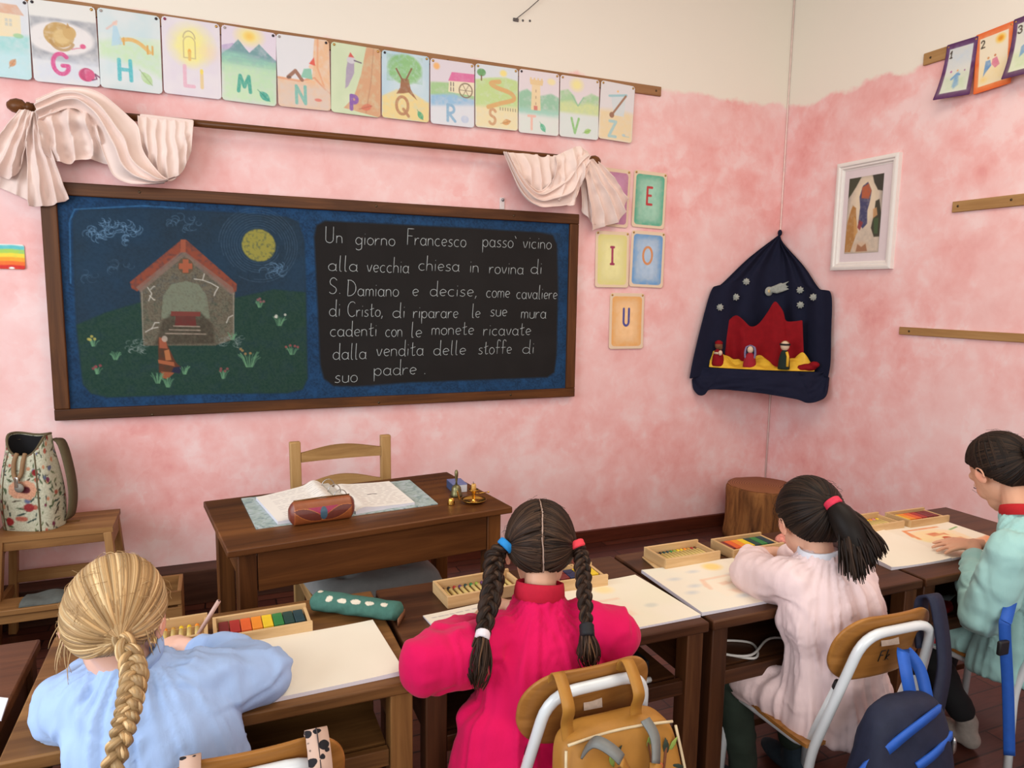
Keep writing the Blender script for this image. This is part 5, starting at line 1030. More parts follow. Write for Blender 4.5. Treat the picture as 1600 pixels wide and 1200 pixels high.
def kid_chair(cx, cy, rz, label):
    r = thing('pupil_chair', label, 'chair', (cx, cy, 0), rz, 'white tube pupil chairs')
    R0 = .0115
    A = fillet([(-.165, -.175, .004), (-.158, -.165, .36), (-.108, -.252, .705), (.108, -.252, .705), (.158, -.165, .36), (.165, -.175, .004)], .06, 7)
    bf_ = MB().tube(A, R0, 12).build('back_frame', WTUBE, r, local=True)
    for s in (-1, 1):
        B_ = fillet([(s*.160, .165, .004), (s*.150, .145, .365), (s*.136, -.135, .365), (s*.120, -.200, .555)], .05, 7)
        fl = MB().tube(B_, R0, 12).build('front_leg', WTUBE, r, local=True)
        d = unit(np.array(B_[-1])-np.array(B_[-2])); MB().tube([np.array(B_[-1])-d*.004, np.array(B_[-1])+d*.014], R0*1.12, 12).build('end_cap', CAPB, fl, local=True)
        for (x, y) in ((.165, -.175), (.160, .165)): MB().lathe([(.015, 0), (.015, .018), (.012, .022)], (s*x, y, 0), 12).build('foot_cap', CAPB, bf_ if y < 0 else fl, local=True)
    m = MB(); n_ = 25; G = np.array([[(u*.168*(1-.10*max(0, v)*abs(u)**2), v*.165, .386+.006*u*u-.010*(abs(v)**3)*(1 if v > 0 else -.6)) for v in np.linspace(-1, 1, 17)] for u in np.linspace(-1, 1, n_)])
    B2 = G.copy(); B2[..., 2] -= .010; m.grid(G, 0); m.grid(B2, 0, flip=True)
    for e in (0, -1): m.grid(np.stack([G[e], B2[e]]), 0); m.grid(np.stack([G[:, e], B2[:, e]]), 0)
    m.build('seat', SEATP('X'), r, local=True, bevel=.002)
    b = ply(.30, .178, -.197, .65, -.27).build('backrest', SEATP('X'), r, local=True)
    return r, b
ch1, _ = kid_chair(-3.29, -2.235, .0, 'white tube and plywood chair of the child in pale blue, dotted strap on it')
ch2, b2 = kid_chair(-2.655, -2.20, .02, 'white tube and plywood chair with mustard bag hung on its back')
ch3, b3 = kid_chair(-1.870, -2.245, -.03, 'white tube and plywood chair with navy backpack hung on its back')
ch4, _ = kid_chair(-1.075, -2.205, .04, 'white tube and plywood chair cut by the right edge of the photo')
LABEL = mk('paper_label', (190, 168, 150), .7, 0, .15, 120)
def sticker(b_, x, z, w_, h_, y=None, word=None):
    zz = z-.65; y0 = -.197-.022*(1-(x/.15)**2)+zz*-.27-.0062
    MB().box((x, y0, z), (w_, .0012, h_), R=rotx(-.26)@roty(.05)).build('name_sticker', LABEL, b_, local=True, smooth=False)
sticker(b2, .005, .65, .042, .024); sticker(b3, .0, .665, .055, .02)
m = MB(); st_, tw_ = word_strokes('F.k')
for q in st_: m.tube([(-.015+(p[0])*.028, -.197-.0215-(p[1]*.03-.042)*.27-.0065, .608+p[1]*.03) for p in q], .0012, 5)
m.build('pen_mark', CAPB, b3, local=True)

# ================================================================== things on the pupils' desks
PINEB = lambda ax: wood('crayon_box_wood_'+ax, (176, 138, 92), (202, 166, 118), (220, 188, 142), ax, 8, .5)
WAXP = mk('crayon_paper_wrap', (206, 180, 112), .7)
def wax(name, rgb): return mk('wax_'+name, rgb, .45, 0, .06, 60)
WAXC = {'black': (30, 28, 34), 'navy': (28, 36, 72), 'brown': (92, 54, 32), 'green': (44, 120, 62), 'dgreen': (28, 62, 58), 'teal': (24, 58, 66), 'lime': (140, 160, 60), 'yellow': (226, 190, 40), 'orange': (228, 136, 40), 'dorange': (214, 92, 40), 'red': (160, 40, 36), 'dred': (112, 30, 32), 'purple': (92, 52, 96), 'pink': (206, 130, 130), 'ochre': (188, 140, 62)}
TOPZ = DH
def crayon_box(kind, cx, cy, rz, label, cols, W_=.20, D_=.118, H_=.032, lid=False, wrap_on_front=True, group=None):
    b = thing('crayon_box', label, 'crayon box', (cx, cy, TOPZ+(.005 if lid else 0.0)), rz, 'wooden crayon boxes on the desks')
    MB().box((0, 0, .003), (W_-.004, D_-.004, .005)).build('box_base', PINEB('X'), b, local=True, smooth=False)
    for s in (-1, 1):
        MB().box((0, s*(D_/2-.004), H_/2), (W_, .008, H_)).build('long_side', PINEB('X'), b, local=True, bevel=.001)
        MB().box((s*(W_/2-.004), 0, H_/2-(.004 if s > 0 else 0)), (.008, D_-.016, H_-(.008 if s > 0 else 0))).build('short_side', PINEB('Y'), b, local=True, bevel=.001)
    R_ = rotz(rz); base = np.array([cx, cy, TOPZ+(.005 if lid else 0)])
    def put(o, l): l = np.array(l, float); p = base+R_@l; o.location = p; o.rotation_euler = (0, 0, rz); return o
    if kind == 'stick':
        n_ = len(cols); proto = None; step = (W_-.03)/n_
        for i, cn in enumerate(cols):
            c0 = thing('stick_crayon', f'{cn} stick crayon in pale paper wrap in the {label.split(" of ")[-1]}', 'crayon', (0, 0, 0), 0, 'stick crayons: '+label)
            r_ = min(.0052, step*.48); L_ = D_-.03
            MB().tube([(0, -L_/2, 0), (0, L_*.32, 0)], r_, 10).build('paper_wrap', WAXP, c0, local=True)
            MB().tube([(0, L_*.32, 0), (0, L_*.48, 0), (0, L_*.5, 0)], [r_*.92, r_*.92, r_*.6], 10).build('wax_tip', wax(cn, WAXC[cn]), c0, local=True)
            put(c0, (-W_/2+.015+step*(i+.5), 0, .0058+r_))
            c0['label'] = f'{cn} stick crayon in the {label}'
    else:
        n_ = len(cols); step = (W_-.022)/n_; dd0 = D_-.05
        for i, cn in enumerate(cols):
            o = MB().box((0, 0, .0095), (step*.94, dd0, .019)).build('block_crayon', wax(cn, WAXC[cn]), None, bevel=.0015)
            tag(o, f'{cn} block crayon in the {label}', 'crayon', 'block crayons: '+label); put(o, (-W_/2+.011+step*(i+.5), .008, .0057))
    if lid: 
        o = MB().box((0, 0, .0022), (W_*1.0, D_*.95, .0042)).build('box_lid', PINEB('X'), None, bevel=.001); tag(o, 'thin sliding wooden lid lying under the '+label, 'lid'); o.location = (cx-.012, cy-.008, TOPZ); o.rotation_euler = (0, 0, rz-.16)
    return b
COLD = ['black', 'navy', 'purple', 'dgreen', 'green', 'lime', 'yellow', 'orange', 'ochre', 'pink', 'red', 'brown']
crayon_box('stick', -3.462, -1.872, .02, 'stick crayon box by the blonde head', ['navy', 'black', 'navy', 'black', 'brown', 'orange', 'ochre', 'yellow', 'yellow', 'orange'], .20, .118)
crayon_box('block', -3.243, -1.898, .03, 'block crayon box beside the pale blue sleeve', ['dred', 'red', 'dorange', 'orange', 'yellow', 'green', 'dgreen', 'teal'], .215, .112)
crayon_box('stick', -2.688, -1.87, .06, 'stick crayon box behind the left magenta braid', ['brown', 'black', 'red', 'purple', 'dgreen', 'green', 'lime', 'purple', 'dorange', 'orange', 'pink', 'red'], .225, .115)
crayon_box('block', -2.44, -1.905, -.02, 'block crayon box behind the right magenta braid', ['purple', 'purple', 'dred', 'navy', 'yellow', 'yellow'], .20, .105, lid=True)
crayon_box('stick', -2.026, -1.862, .015, 'stick crayon box on its lid, mid row', ['black', 'navy', 'black', 'dgreen', 'teal', 'green', 'lime', 'yellow', 'yellow', 'orange', 'ochre', 'red', 'brown'], .20, .115, lid=True)
crayon_box('block', -1.775, -1.862, .0, 'block crayon box by the child in pink', ['dred', 'dorange', 'orange', 'yellow', 'dgreen', 'green', 'teal'], .20, .112)
crayon_box('stick', -1.205, -1.835, .0, 'stick crayon box by the child in mint', ['lime', 'lime', 'yellow', 'ochre', 'yellow', 'ochre', 'yellow', 'orange', 'pink', 'yellow'], .195, .115)
crayon_box('block', -.99, -1.848, -.01, 'block crayon box at the far right of the row', ['yellow', 'orange', 'dorange', 'red', 'dred', 'dred'], .195, .108)
# drawing albums
PAGEM = vcm('album_paper', .85, .15)
def album(quad, label, paint=None, name='drawing_album', cat='album', th=.006, wave=.004, z=TOPZ, res=.003, seed=1, bg=(232, 222, 204)):
    q = [np.array([p[0], p[1]]) for p in quad]; W_ = np.linalg.norm(q[1]-q[0]); H_ = np.linalg.norm(q[3]-q[0]); c = Canvas(W_, H_, res, bg)
    c.wash((238, 230, 214), .4, 9, seed)
    if paint: paint(c, W_, H_)
    u = c.xs/W_; v = c.ys/H_; XY = (q[0][None, None]*(1-u[..., None])*(1-v[..., None])+q[1][None, None]*u[..., None]*(1-v[..., None])+q[2][None, None]*u[..., None]*v[..., None]+q[3][None, None]*(1-u[..., None])*v[..., None])
    hz = z+th+wave*(np.sin(u*2.6+seed)*.5+.5)*np.sin(pi*np.clip(v*1.0, 0, 1))+wave*.6*np.abs(u*2-1)**3
    G = np.concatenate([XY, hz[..., None]], -1); m = MB(); cl = linA(c.rgb); m.grid(G, 0, cl)
    B_ = G.copy(); B_[..., 2] = z+.0006; edge = linA(np.full(B_.shape, 0.)+np.array([214, 208, 216.])); 
    m.grid(B_[::c.nx-1, ::c.ny-1], 0, edge[::c.nx-1, ::c.ny-1], flip=True)
    for e in (0, -1): m.grid(np.stack([G[e], B_[e]]), 0, edge[:2, :]); m.grid(np.stack([G[:, e], B_[:, e]]), 0, np.transpose(edge[:, :2], (1, 0, 2)))
    cen = (q[0]+q[1]+q[2]+q[3])/4
    return tag(m.build(name, PAGEM, fixn=True, origin=(cen[0], cen[1], z)), label, cat)
def q4(*px, z=TOPZ+.008): return [Z(u, v, z)[:2] for u, v in px]
album([(-3.30, -1.955), (-2.992, -1.948), (-2.978, -2.205), (-3.292, -2.215)], 'blank open drawing album under the pale blue sleeve', seed=2, th=.009)
def house(c, W, H, s, ox, oy, a, bright=0):
    o = (226, 150, 104) if bright else (232, 196, 170); r = (206, 104, 72) if bright else (226, 178, 150)
    pt = lambda *p: [((ox+x*s)*W, (oy+y*s)*H) for x, y in p]
    c.poly(pt((.05, .2), (.6, .12), (.85, .3), (.8, .75), (.1, .8)), (240, 214, 176) if bright else (238, 222, 200), a*.8, .012, .4); c.line(pt((.0, .35), (.1, .1), (.75, .08)), .012, o, a, .006, .3); c.line(pt((.1, .1), (.02, .45)), .014, o, a, .006, .3)
    c.poly(pt((.3, .3), (.5, .28), (.52, .4), (.32, .42)), r, a*.7, .008, .3); c.poly(pt((.28, .6), (.7, .55), (.72, .72), (.4, .78)), o, a*.8, .01, .4); c.poly(pt((.5, .35), (.62, .33), (.6, .45)), r, a*.6, .006)
def pd1(c, W, H):
    c.wash((226, 224, 190), .4, 7, 4); c.ell(.5*W, .2*H, .09*W, .08*H, (242, 214, 150), .7, .02); house(c, W, H, .55, .1, .38, .55); c.ell(.72*W, .66*H, .06*W, .04*H, (196, 198, 190), .6, .01)
def pd2(c, W, H):
    c.wash((214, 220, 206), .4, 8, 6); c.ell(.78*W, .16*H, .1*W, .09*H, (242, 206, 120), .8, .02); house(c, W, H, .55, .4, .36, .7)
    for x, y in ((.2, .3), (.3, .5), (.18, .62), (.5, .2), (.62, .84), (.85, .4)): c.ell(x*W, y*H, .06*W, .03*H, (186, 192, 200), .6, .015)
def pd3(c, W, H):
    c.ell(.4*W, .45*H, .26*W, .2*H, (244, 214, 110), .8, .03, .3); house(c, W, H, .8, .12, .1, .95, 1); c.poly(P(W, H, [(.5, .7), (1, .62), (1, .8), (.6, .84)]), (226, 150, 110), .85, .01, .4); c.line(P(W, H, [(.78, .3), (.94, .25)]), .008, (110, 160, 90), .8); c.line(P(W, H, [(.2, .7), (.3, .78)]), .006, (90, 120, 180), .8); c.ell(.5*W, .52*H, .06*W, .05*H, (190, 84, 56), .9)
album([(-2.508, -1.925), (-2.232, -1.925), (-2.215, -2.205), (-2.50, -2.205)], 'drawing album with faint house drawing at the magenta elbow', pd1, seed=3)
album([(-2.198, -1.905), (-1.925, -1.912), (-1.935, -2.2), (-2.208, -2.2)], 'drawing album with faint house and sun beside the pink sleeve', pd2, seed=5, th=.008)
album([(-1.925, -1.912), (-1.66, -1.915), (-1.67, -2.195), (-1.935, -2.2)], 'drawing album page under the arms of the child in pink', None, seed=6)
album([(-1.462, -1.862), (-1.205, -1.868), (-1.235, -2.16), (-1.482, -2.15)], 'blank left page of the open album of the child in mint green', None, seed=7, th=.007, wave=.007)
album([(-1.203, -1.868), (-.90, -1.885), (-.915, -2.15), (-1.233, -2.16)], 'album page with orange house drawing under the hand in mint green', pd3, seed=8, th=.006)
def scrib(c, W, H):
    rs = random.Random(3)
    for k in range(3):
        x = .08*W
        while x < .9*W: l = rs.uniform(.03, .09)*W; c.line([(x, (.1+.09*k)*H), (x+l, (.1+.09*k+rs.uniform(-.01, .01))*H)], .0035, (120, 110, 130), .55); x += l+rs.uniform(.02, .06)*W
album([(-2.868, -1.955), (-2.66, -1.93), (-2.635, -2.15), (-2.845, -2.18)], 'sheet with pencil writing under the magenta sleeve', scrib, 'exercise_sheet', 'sheet', .003, .002, seed=9)
album([Z(-70, 1080, .664)[:2], Z(13, 1091, .664)[:2], Z(2, 1124, .664)[:2], Z(-80, 1120, .664)[:2]], 'white paper sheets on the desk at the left photo edge', None, 'paper_sheet', 'sheet', .004, .001, seed=10, bg=(228, 226, 230))
# green cloth pencil roll, pencil, pink case
pc = thing('pencil_case', 'green cloth pencil case with white spots between two desks', 'pencil case', (-3.02, -1.888, TOPZ), -.66)
n_ = 100; rings = []; cols = []; L_ = .24
for i in range(n_):
    t_ = i/(n_-1); x = -L_/2+L_*t_; e = min(1, (min(t_, 1-t_)+.02)*16)**.5; k = e*(1-.12*t_); row = []
    for a in np.linspace(0, 2*pi, 110, endpoint=False): 
        yy, zz = .034*k*math.cos(a), .024*k*math.sin(a); bump = .0015*math.sin(9*t_*2+a*3)+.001*math.sin(31*t_+5*a); row.append((x, yy*(1+bump*20), max(.0012, .026+zz*(1+bump*16))))
        base_ = np.array([68, 108, 98.]) ; cc = base_
        for (su, sa, rr_) in ((.08, 1.5, .022), (.23, 2.2, .028), (.38, 2.2, .026), (.53, 2.15, .026), (.68, 2.15, .024), (.84, 2.1, .022), (.2, 4.2, .02), (.36, 4.3, .022), (.52, 4.3, .02), (.66, 4.2, .02), (.8, 4.2, .02), (.93, 4., .018)):
            d_ = math.hypot((t_-su)*L_, ((a-sa+pi) % (2*pi)-pi)*.03*1.4)
            if d_ < rr_*.42*(1+.25*math.sin(7*a+9*su)): cc = np.array([210, 200, 182.])
        cols.append(cc)
    rings.append(row)
m = MB(); m.loft(np.array(rings), col=linA(np.array(cols))); m.build('case_body', vcm('batik_cotton', .9, .15, .3, 300, var=.12), pc, local=True)
MB().bar((L_/2-.004, .03, .012), (L_/2+.006, -.03, .012), .004, .018).build('end_flap', mk('leather_tab', (122, 78, 50), .6), pc, local=True)
a = Z(303, 1002, TOPZ+.012)
o = MB().tube([(0, 0, 0), (.0, 0.0, 0.002)], .004, 6); 
tip = D(342, 939, np.dot(RC[2], a-CAM)-.015)
pn = thing('coloured_pencil', 'pale pink wooden pencil held upright over the stick crayon box', 'pencil', tuple(a)); d = unit(tip-a)
MB().tube([a+d*.012, tip], .0048, 8).build('barrel', mk('pencil_pink', (196, 160, 148), .5), pn); MB().tube([a, a+d*.012], [.001, .0046], 8).build('sharpened_tip', mk('pencil_wood', (214, 180, 130), .7), pn); MB().tube([tip-d*.0005, tip+d*.0012], .0022, 8).build('core', mk('pencil_core', (60, 30, 34), .5), pn)
m = MB(); m.ell((0, 0, .018), (.05, .03, .018), n=24, m=12); m.ell((.03, -.005, .02), (.03, .026, .017), n=18, m=10)
o = m.remesh(.004, 4).build('soft_case', mk('pink_print_fabric', (206, 130, 116), .9, 0, .35, 120, .3, 300)); o.location = (-1.612, -1.862, TOPZ); o.rotation_euler = (0, 0, .2); tag(o, 'small pink patterned soft case right of the block crayons in the middle', 'case')
# bits in the desk shelves
SHZ = TOPZ-.158
m = MB(); p = np.array([-1.28, -2.06, SHZ]); G = np.array([[(-.11+.22*u/15, -.08+.15*v/9, .012+.012*math.sin(u*.9+v)+.008*math.cos(v*1.4)) for v in range(10)] for u in range(16)]); m.grid(G, 0)
o = m.build('paper_tissue', mk('pale_grey_paper', (186, 196, 194), .85), solid=.002); o.location = p; tag(o, 'crumpled pale paper in the shelf of the rightmost desk', 'paper')
m = MB(); m.tube(smooth_path([(-2.1, -2.12, SHZ+.004), (-2.02, -2.19, SHZ+.004), (-1.97, -2.12, SHZ+.004), (-2.05, -2.08, SHZ+.005), (-2.1, -2.14, SHZ+.012), (-2.03, -2.185, SHZ+.012), (-1.9, -2.12, SHZ+.006), (-1.8, -2.17, SHZ+.004), (-1.7, -2.12, SHZ+.004)], 60), .0035, 8)
tag(m.build('white_cable', mk('white_cable_plastic', (206, 200, 194), .5)), 'white cable coiled in the desk shelf of the child in pink', 'cable')
o = MB().box((-2.43, -2.08, SHZ+.022), (.2, .16, .04)).build('dark_box', mk('dark_box_plastic', (30, 28, 30), .4), bevel=.006); tag(o, 'dark flat box in the desk shelf of the child in magenta', 'box')
o = MB().tube([(-2.385, -2.19, SHZ+.008), (-2.345, -2.185, SHZ+.008)], .007, 8).build('glue_stick', mk('white_plastic_tube', (196, 196, 194), .5)); tag(o, 'small white tube lying in front of the dark box', 'tube')

# ================================================================== things on the teacher's desk
TDZ = .766
bd = thing('ring_binder', "open ring binder with printed pages on the teacher's desk", 'ring binder', tuple(Z(530, 790, TDZ)), drz)
def tq(*px, z=TDZ): return [Z(u, v, z) for u, v in px]
cov = tq((377, 779), (640, 750), (684, 787), (400, 826), z=TDZ+.003)
cxm = lambda t_: cov[0]*(1-t_)+cov[1]*t_
m = MB()
def slab(Q, z0, z1):
    m = MB(); m.hexa([[p[0], p[1], z0] for p in (Q[3], Q[2], Q[1], Q[0])]+[[p[0], p[1], z1] for p in (Q[3], Q[2], Q[1], Q[0])]); return m
mid_t, mid_b = cov[0]*.5+cov[1]*.5, cov[3]*.5+cov[2]*.5
COVM = vcm('binder_cover_pattern', .5, .4); BCOV = NT('marbled_cover', .45); mp = BCOV.coord(); nz = BCOV.noise(mp, 26, 5, .6, 2.); r = BCOV.ramp(nz, [(.35, lin((120, 140, 146))), (.5, lin((168, 184, 178))), (.65, lin((186, 196, 204)))]); BCOV.l(r, 0, BCOV.b, 'Base Color')
slab([cov[0], mid_t, mid_b, cov[3]], TDZ+.0005, TDZ+.004).build('cover', BCOV.m, bd, smooth=False); slab([mid_t, cov[1], cov[2], mid_b], TDZ+.0005, TDZ+.004).build('cover', BCOV.m, bd, smooth=False)
def page_stack(Q, h, seed, lab):
    q = [np.array(p[:2]) for p in Q]; W_ = np.linalg.norm(q[1]-q[0]); H_ = np.linalg.norm(q[3]-q[0]); c = Canvas(W_, H_, .0022, (232, 226, 218)); rs = random.Random(seed)
    for k in range(16):
        if seed == 1 and k % 4 == 3: continue
        x = .16*W_
        while x < .88*W_: l = rs.uniform(.04, .14)*W_; c.line([(x, (.08+.055*k)*H_), (x+l, (.08+.055*k+(rs.uniform(-.008, .008) if seed == 2 else 0))*H_)], .0028, (150, 140, 140) if seed == 1 else (140, 120, 120), .55 if seed == 1 else .6); x += l+.012
    if seed == 2: c.line([(.42*W_, .5*H_), (.56*W_, .5*H_)], .006, (50, 46, 50), .85)
    u = c.xs/W_; v = c.ys/H_; XY = (q[0][None, None]*(1-u[..., None])*(1-v[..., None])+q[1][None, None]*u[..., None]*(1-v[..., None])+q[2][None, None]*u[..., None]*v[..., None]+q[3][None, None]*(1-u[..., None])*v[..., None])
    du = 1-u if seed == 1 else u; hz = TDZ+.0045+h*(.75+.25*np.cos(du*pi))+.012*np.exp(-((du-.16)/.1)**2)*(1 if seed == 1 else .3)-.02*np.exp(-(du/.05)**2)*.4
    G = np.concatenate([XY, hz[..., None]], -1); m = MB(); m.grid(G, 0, linA(c.rgb)); B_ = G.copy(); B_[..., 2] = TDZ+.0045; ed_ = linA(np.zeros(B_.shape)+np.array([206, 204, 212.]))
    for e in (0, -1): m.grid(np.stack([G[e], B_[e]]), 0, ed_[:2, :]); m.grid(np.stack([G[:, e], B_[:, e]]), 0, np.transpose(ed_[:, :2], (1, 0, 2)))
    m.build('page_stack', PAGEM, bd)
page_stack(tq((400, 777), (504, 757), (540, 800), (434, 815), z=TDZ+.014), .02, 1, '')
page_stack(tq((517, 762), (608, 751), (648, 784), (556, 799), z=TDZ+.014), .016, 2, '')
sp0, sp1 = Z(508, 757, TDZ+.02), Z(548, 792, TDZ+.02)
MB().bar(sp0, sp1, .024, .008).build('ring_spine', mk('spine_plastic', (206, 200, 190), .5), bd, bevel=.002)
for t_ in (.12, .38, .62, .88):
    p = sp0*(1-t_)+sp1*t_; sd = unit(np.cross(sp1-sp0, (0, 0, 1))); MB().tube([p+sd*.022*math.cos(a)+np.array([.0, 0, 1])*(.026*math.sin(a)+.002) for a in np.linspace(-.2, pi+.2, 14)], .0016, 6).build('ring', mk('steel', (170, 166, 162), .25, .95), bd)
# leather pencil case
lc0, lc1 = Z(456, 826, TDZ), Z(552, 812, TDZ); ang = math.atan2(lc1[1]-lc0[1], lc1[0]-lc0[0]); lcc = (lc0+lc1)/2+np.array([-.0, .025, 0]); L_ = np.linalg.norm(lc1-lc0)+.012
lp = thing('pencil_case', "tooled brown leather pencil case with red and blue leaf pattern on the teacher's desk", 'pencil case', (lcc[0], lcc[1], TDZ), ang)
n_ = 150; na_ = 150; rings = []; cols = []
for i in range(n_):
    t_ = i/(n_-1); x = -L_/2+L_*t_; e = min(1, (min(t_, 1-t_)+.01)*12)**.4; row = []
    for a in np.linspace(0, 2*pi, na_, endpoint=False):
        ys, zs_ = .026*e*math.copysign(abs(math.cos(a))**.8, math.cos(a)), .036*e*math.copysign(abs(math.sin(a))**.9, math.sin(a)); row.append((x, ys*(1-.25*max(0, math.sin(a))), max(.0008, .037+zs_)))
        u_ = (t_-.5)*L_; h_ = (.037+zs_); cc = np.array([136, 72, 36.]); 
        if math.cos(a) < -.05 or True:
            if math.sin(a) < .9 and -pi < a and pi*.55 < a < pi*1.5:
                v_ = h_-.034
                for s_ in (-1, 1):
                    up = u_*s_-.042; rr_ = abs(v_-.35*up*1.0+.002)/.016+ (abs(up)/.045)**2*.9
                    if rr_ < 1: cc = np.array([96, 44, 34.])
                    elif rr_ < 1.12: cc = np.array([178, 104, 50.])
                if abs(u_) < .045 and v_ > .0 and v_ < .02 and cc[0] == 136: cc = np.array([146, 36, 70.])
                if (u_/.011)**2+((v_-.0)/.02)**2 < 1: cc = np.array([58, 84, 100.])
        if abs(t_-.5) > .44: cc = np.array([112, 50, 34.])
        cols.append(cc)
    rings.append(row)
MB().loft(np.array(rings), col=linA(np.array(cols))).build('case_body', vcm('tooled_leather', .42, .5, .35, 160, var=.12), lp, local=True)
MB().tube([(-L_*.42, .004, .0735), (0, .004, .0755), (L_*.44, .004, .0735)], .0022, 6).build('zip', mk('brass_zip', (110, 76, 40), .4, .6), lp, local=True)
# small blue box, bell, brass cup, candle holder
BRASS = mk('polished_brass', (206, 160, 76), .22, 1., .05, 20); OLDB = mk('aged_brass', (118, 112, 78), .4, .85, .25, 60, .3, 120)
def dsk(u, v, dz=0): return Z(u, v, TDZ+dz)
bx = thing('small_box', "small blue and white box behind the handbell on the teacher's desk", 'box', tuple(dsk(714, 765)), drz-.15)
MB().box((0, 0, .014), (.05, .082, .027)).build('carton', mk('white_carton', (196, 196, 198), .6), bx, local=True, bevel=.001)
MB().box((0, 0, .0285), (.051, .083, .0025)).build('lid_face', mk('blue_print_carton', (112, 116, 160), .5, 0, .2, 60), bx, local=True, smooth=False); MB().box((-.0255, 0, .014), (.002, .083, .027)).build('printed_side', mk('navy_print_carton', (58, 74, 108), .5, 0, .4, 90), bx, local=True, smooth=False)
p = dsk(713, 775); bl = thing('handbell', "small patinated brass handbell on the teacher's desk", 'bell', tuple(p))
MB().lathe([(.0, .001), (.0205, .001), (.0215, .004), (.0185, .012), (.0168, .024), (.0152, .032), (.010, .038), (.004, .041)], p, 20).build('bell_cup', OLDB, bl)
MB().lathe([(.0042, .040), (.003, .05), (.0045, .06), (.0062, .074), (.0065, .084), (.004, .091), (.0005, .093)], p, 14).build('handle', OLDB, bl)
p = dsk(705, 788); o = MB().lathe([(.0005, .0005), (.0125, .0005), (.0125, .002), (.0105, .014), (.009, .021), (.007, .0225), (.0005, .0225)], (0, 0, 0), 18).build('brass_cup', BRASS); o.location = p; tag(o, 'tiny upturned brass cup in front of the handbell', 'cup')
p = dsk(740, 785); cd_ = thing('candle_holder', 'brass chamber candlestick with ring handle and round dish', 'candle holder', tuple(p))
MB().lathe([(.0005, .001), (.026, .001), (.036, .005), (.041, .0105), (.0425, .011), (.0415, .012), (.036, .0075), (.026, .004), (.008, .0045), (.006, .009), (.0045, .014), (.0065, .022), (.0055, .03), (.0075, .036), (.0085, .041), (.0165, .0425), (.018, .0445), (.0165, .0455), (.009, .044), (.008, .04), (.0005, .04)], p, 32).build('dish_and_stem', BRASS, cd_)
sd = RC[0]*-1; sd = unit(np.array([sd[0], sd[1], 0]))
MB().tube([p+sd*(.044+.014*(1-math.cos(a))*.5+.004*math.sin(a))+np.array([0, 0, 1])*(.022+.016*math.sin(a)) + sd*.006*math.cos(a) for a in np.linspace(-1.3, 4.4, 26)], .0022, 8).build('ring_handle', BRASS, cd_)
MB().tube([p+[0, 0, .03], p-sd*.052+[0, 0.01, .034]], .0014, 6).build('pin', BRASS, cd_); MB().ell(p-sd*.053+[0, .01, .034], (.0035,)*3, n=10, m=8).build('pin_knob', BRASS, cd_)
cn_ = thing('candle', 'short honey-coloured candle stub in the brass holder', 'candle', tuple(p+[0, 0, .041]))
MB().lathe([(.0075, .041), (.0078, .055), (.0075, .062), (.0065, .064), (.002, .0625)], p, 18).build('wax', mk('beeswax', (206, 158, 84), .45, 0, .08, 80), cn_); MB().tube([p+[0, 0, .062], p+[-.001, 0, .068], p+[-.002, 0, .0715]], .0009, 6).build('wick', CAPB, cn_)
# ================================================================== children
SKIN = vcm('child_skin', .5, .35)
def HAIRM(name): return vcm('hair_'+name, .52, .28 if name == 'blonde' else .16)
def cloth(name, rgb):
    t = NT('smock_cotton_'+name, .85, 0, .15); mp = t.coord(); c = lin(rgb); r = t.ramp(t.noise(mp, 14, 3), [(.25, tuple(x*.95 for x in c)), (.75, tuple(min(1, x*1.05) for x in c))]); t.l(r, 0, t.b, 'Base Color')
    n1 = t.noise(t.coord((1, 1, .5)), 8, 3, .5, 1.0); n2 = t.noise(t.coord((1, 1, .4)), 34, 3, .5, .8); m = t.n('ShaderNodeMix', data_type='FLOAT'); m.inputs[0].default_value = .25
    t.l(n1, 0, m, 2); t.l(n2, 0, m, 3); b = t.bump(m, .34, .02); t.b.inputs['Sheen Weight'].default_value = .08; return t.m
def bez(a, b, c_, n=10): t_ = np.linspace(0, 1, n)[:, None]; return a*(1-t_)**2+2*b*t_*(1-t_)+c_*t_*t_
def chain(mb, pts, rad, n=14, k=4):
    # tapering limb through joints with round ends
    P_ = [np.asarray(p, float) for p in pts]; Q = []; R_ = []
    for i in range(len(P_)-1):
        for t_ in np.linspace(0, 1, k, endpoint=False): Q.append(P_[i]*(1-t_)+P_[i+1]*t_); R_.append(rad[i]*(1-t_)+rad[i+1]*t_)
    Q.append(P_[-1]); R_.append(rad[-1]); mb.tube(Q, R_, n)
    for p, r in zip(P_, rad): mb.ell(p, (r*.99,)*3, n=14, m=10)
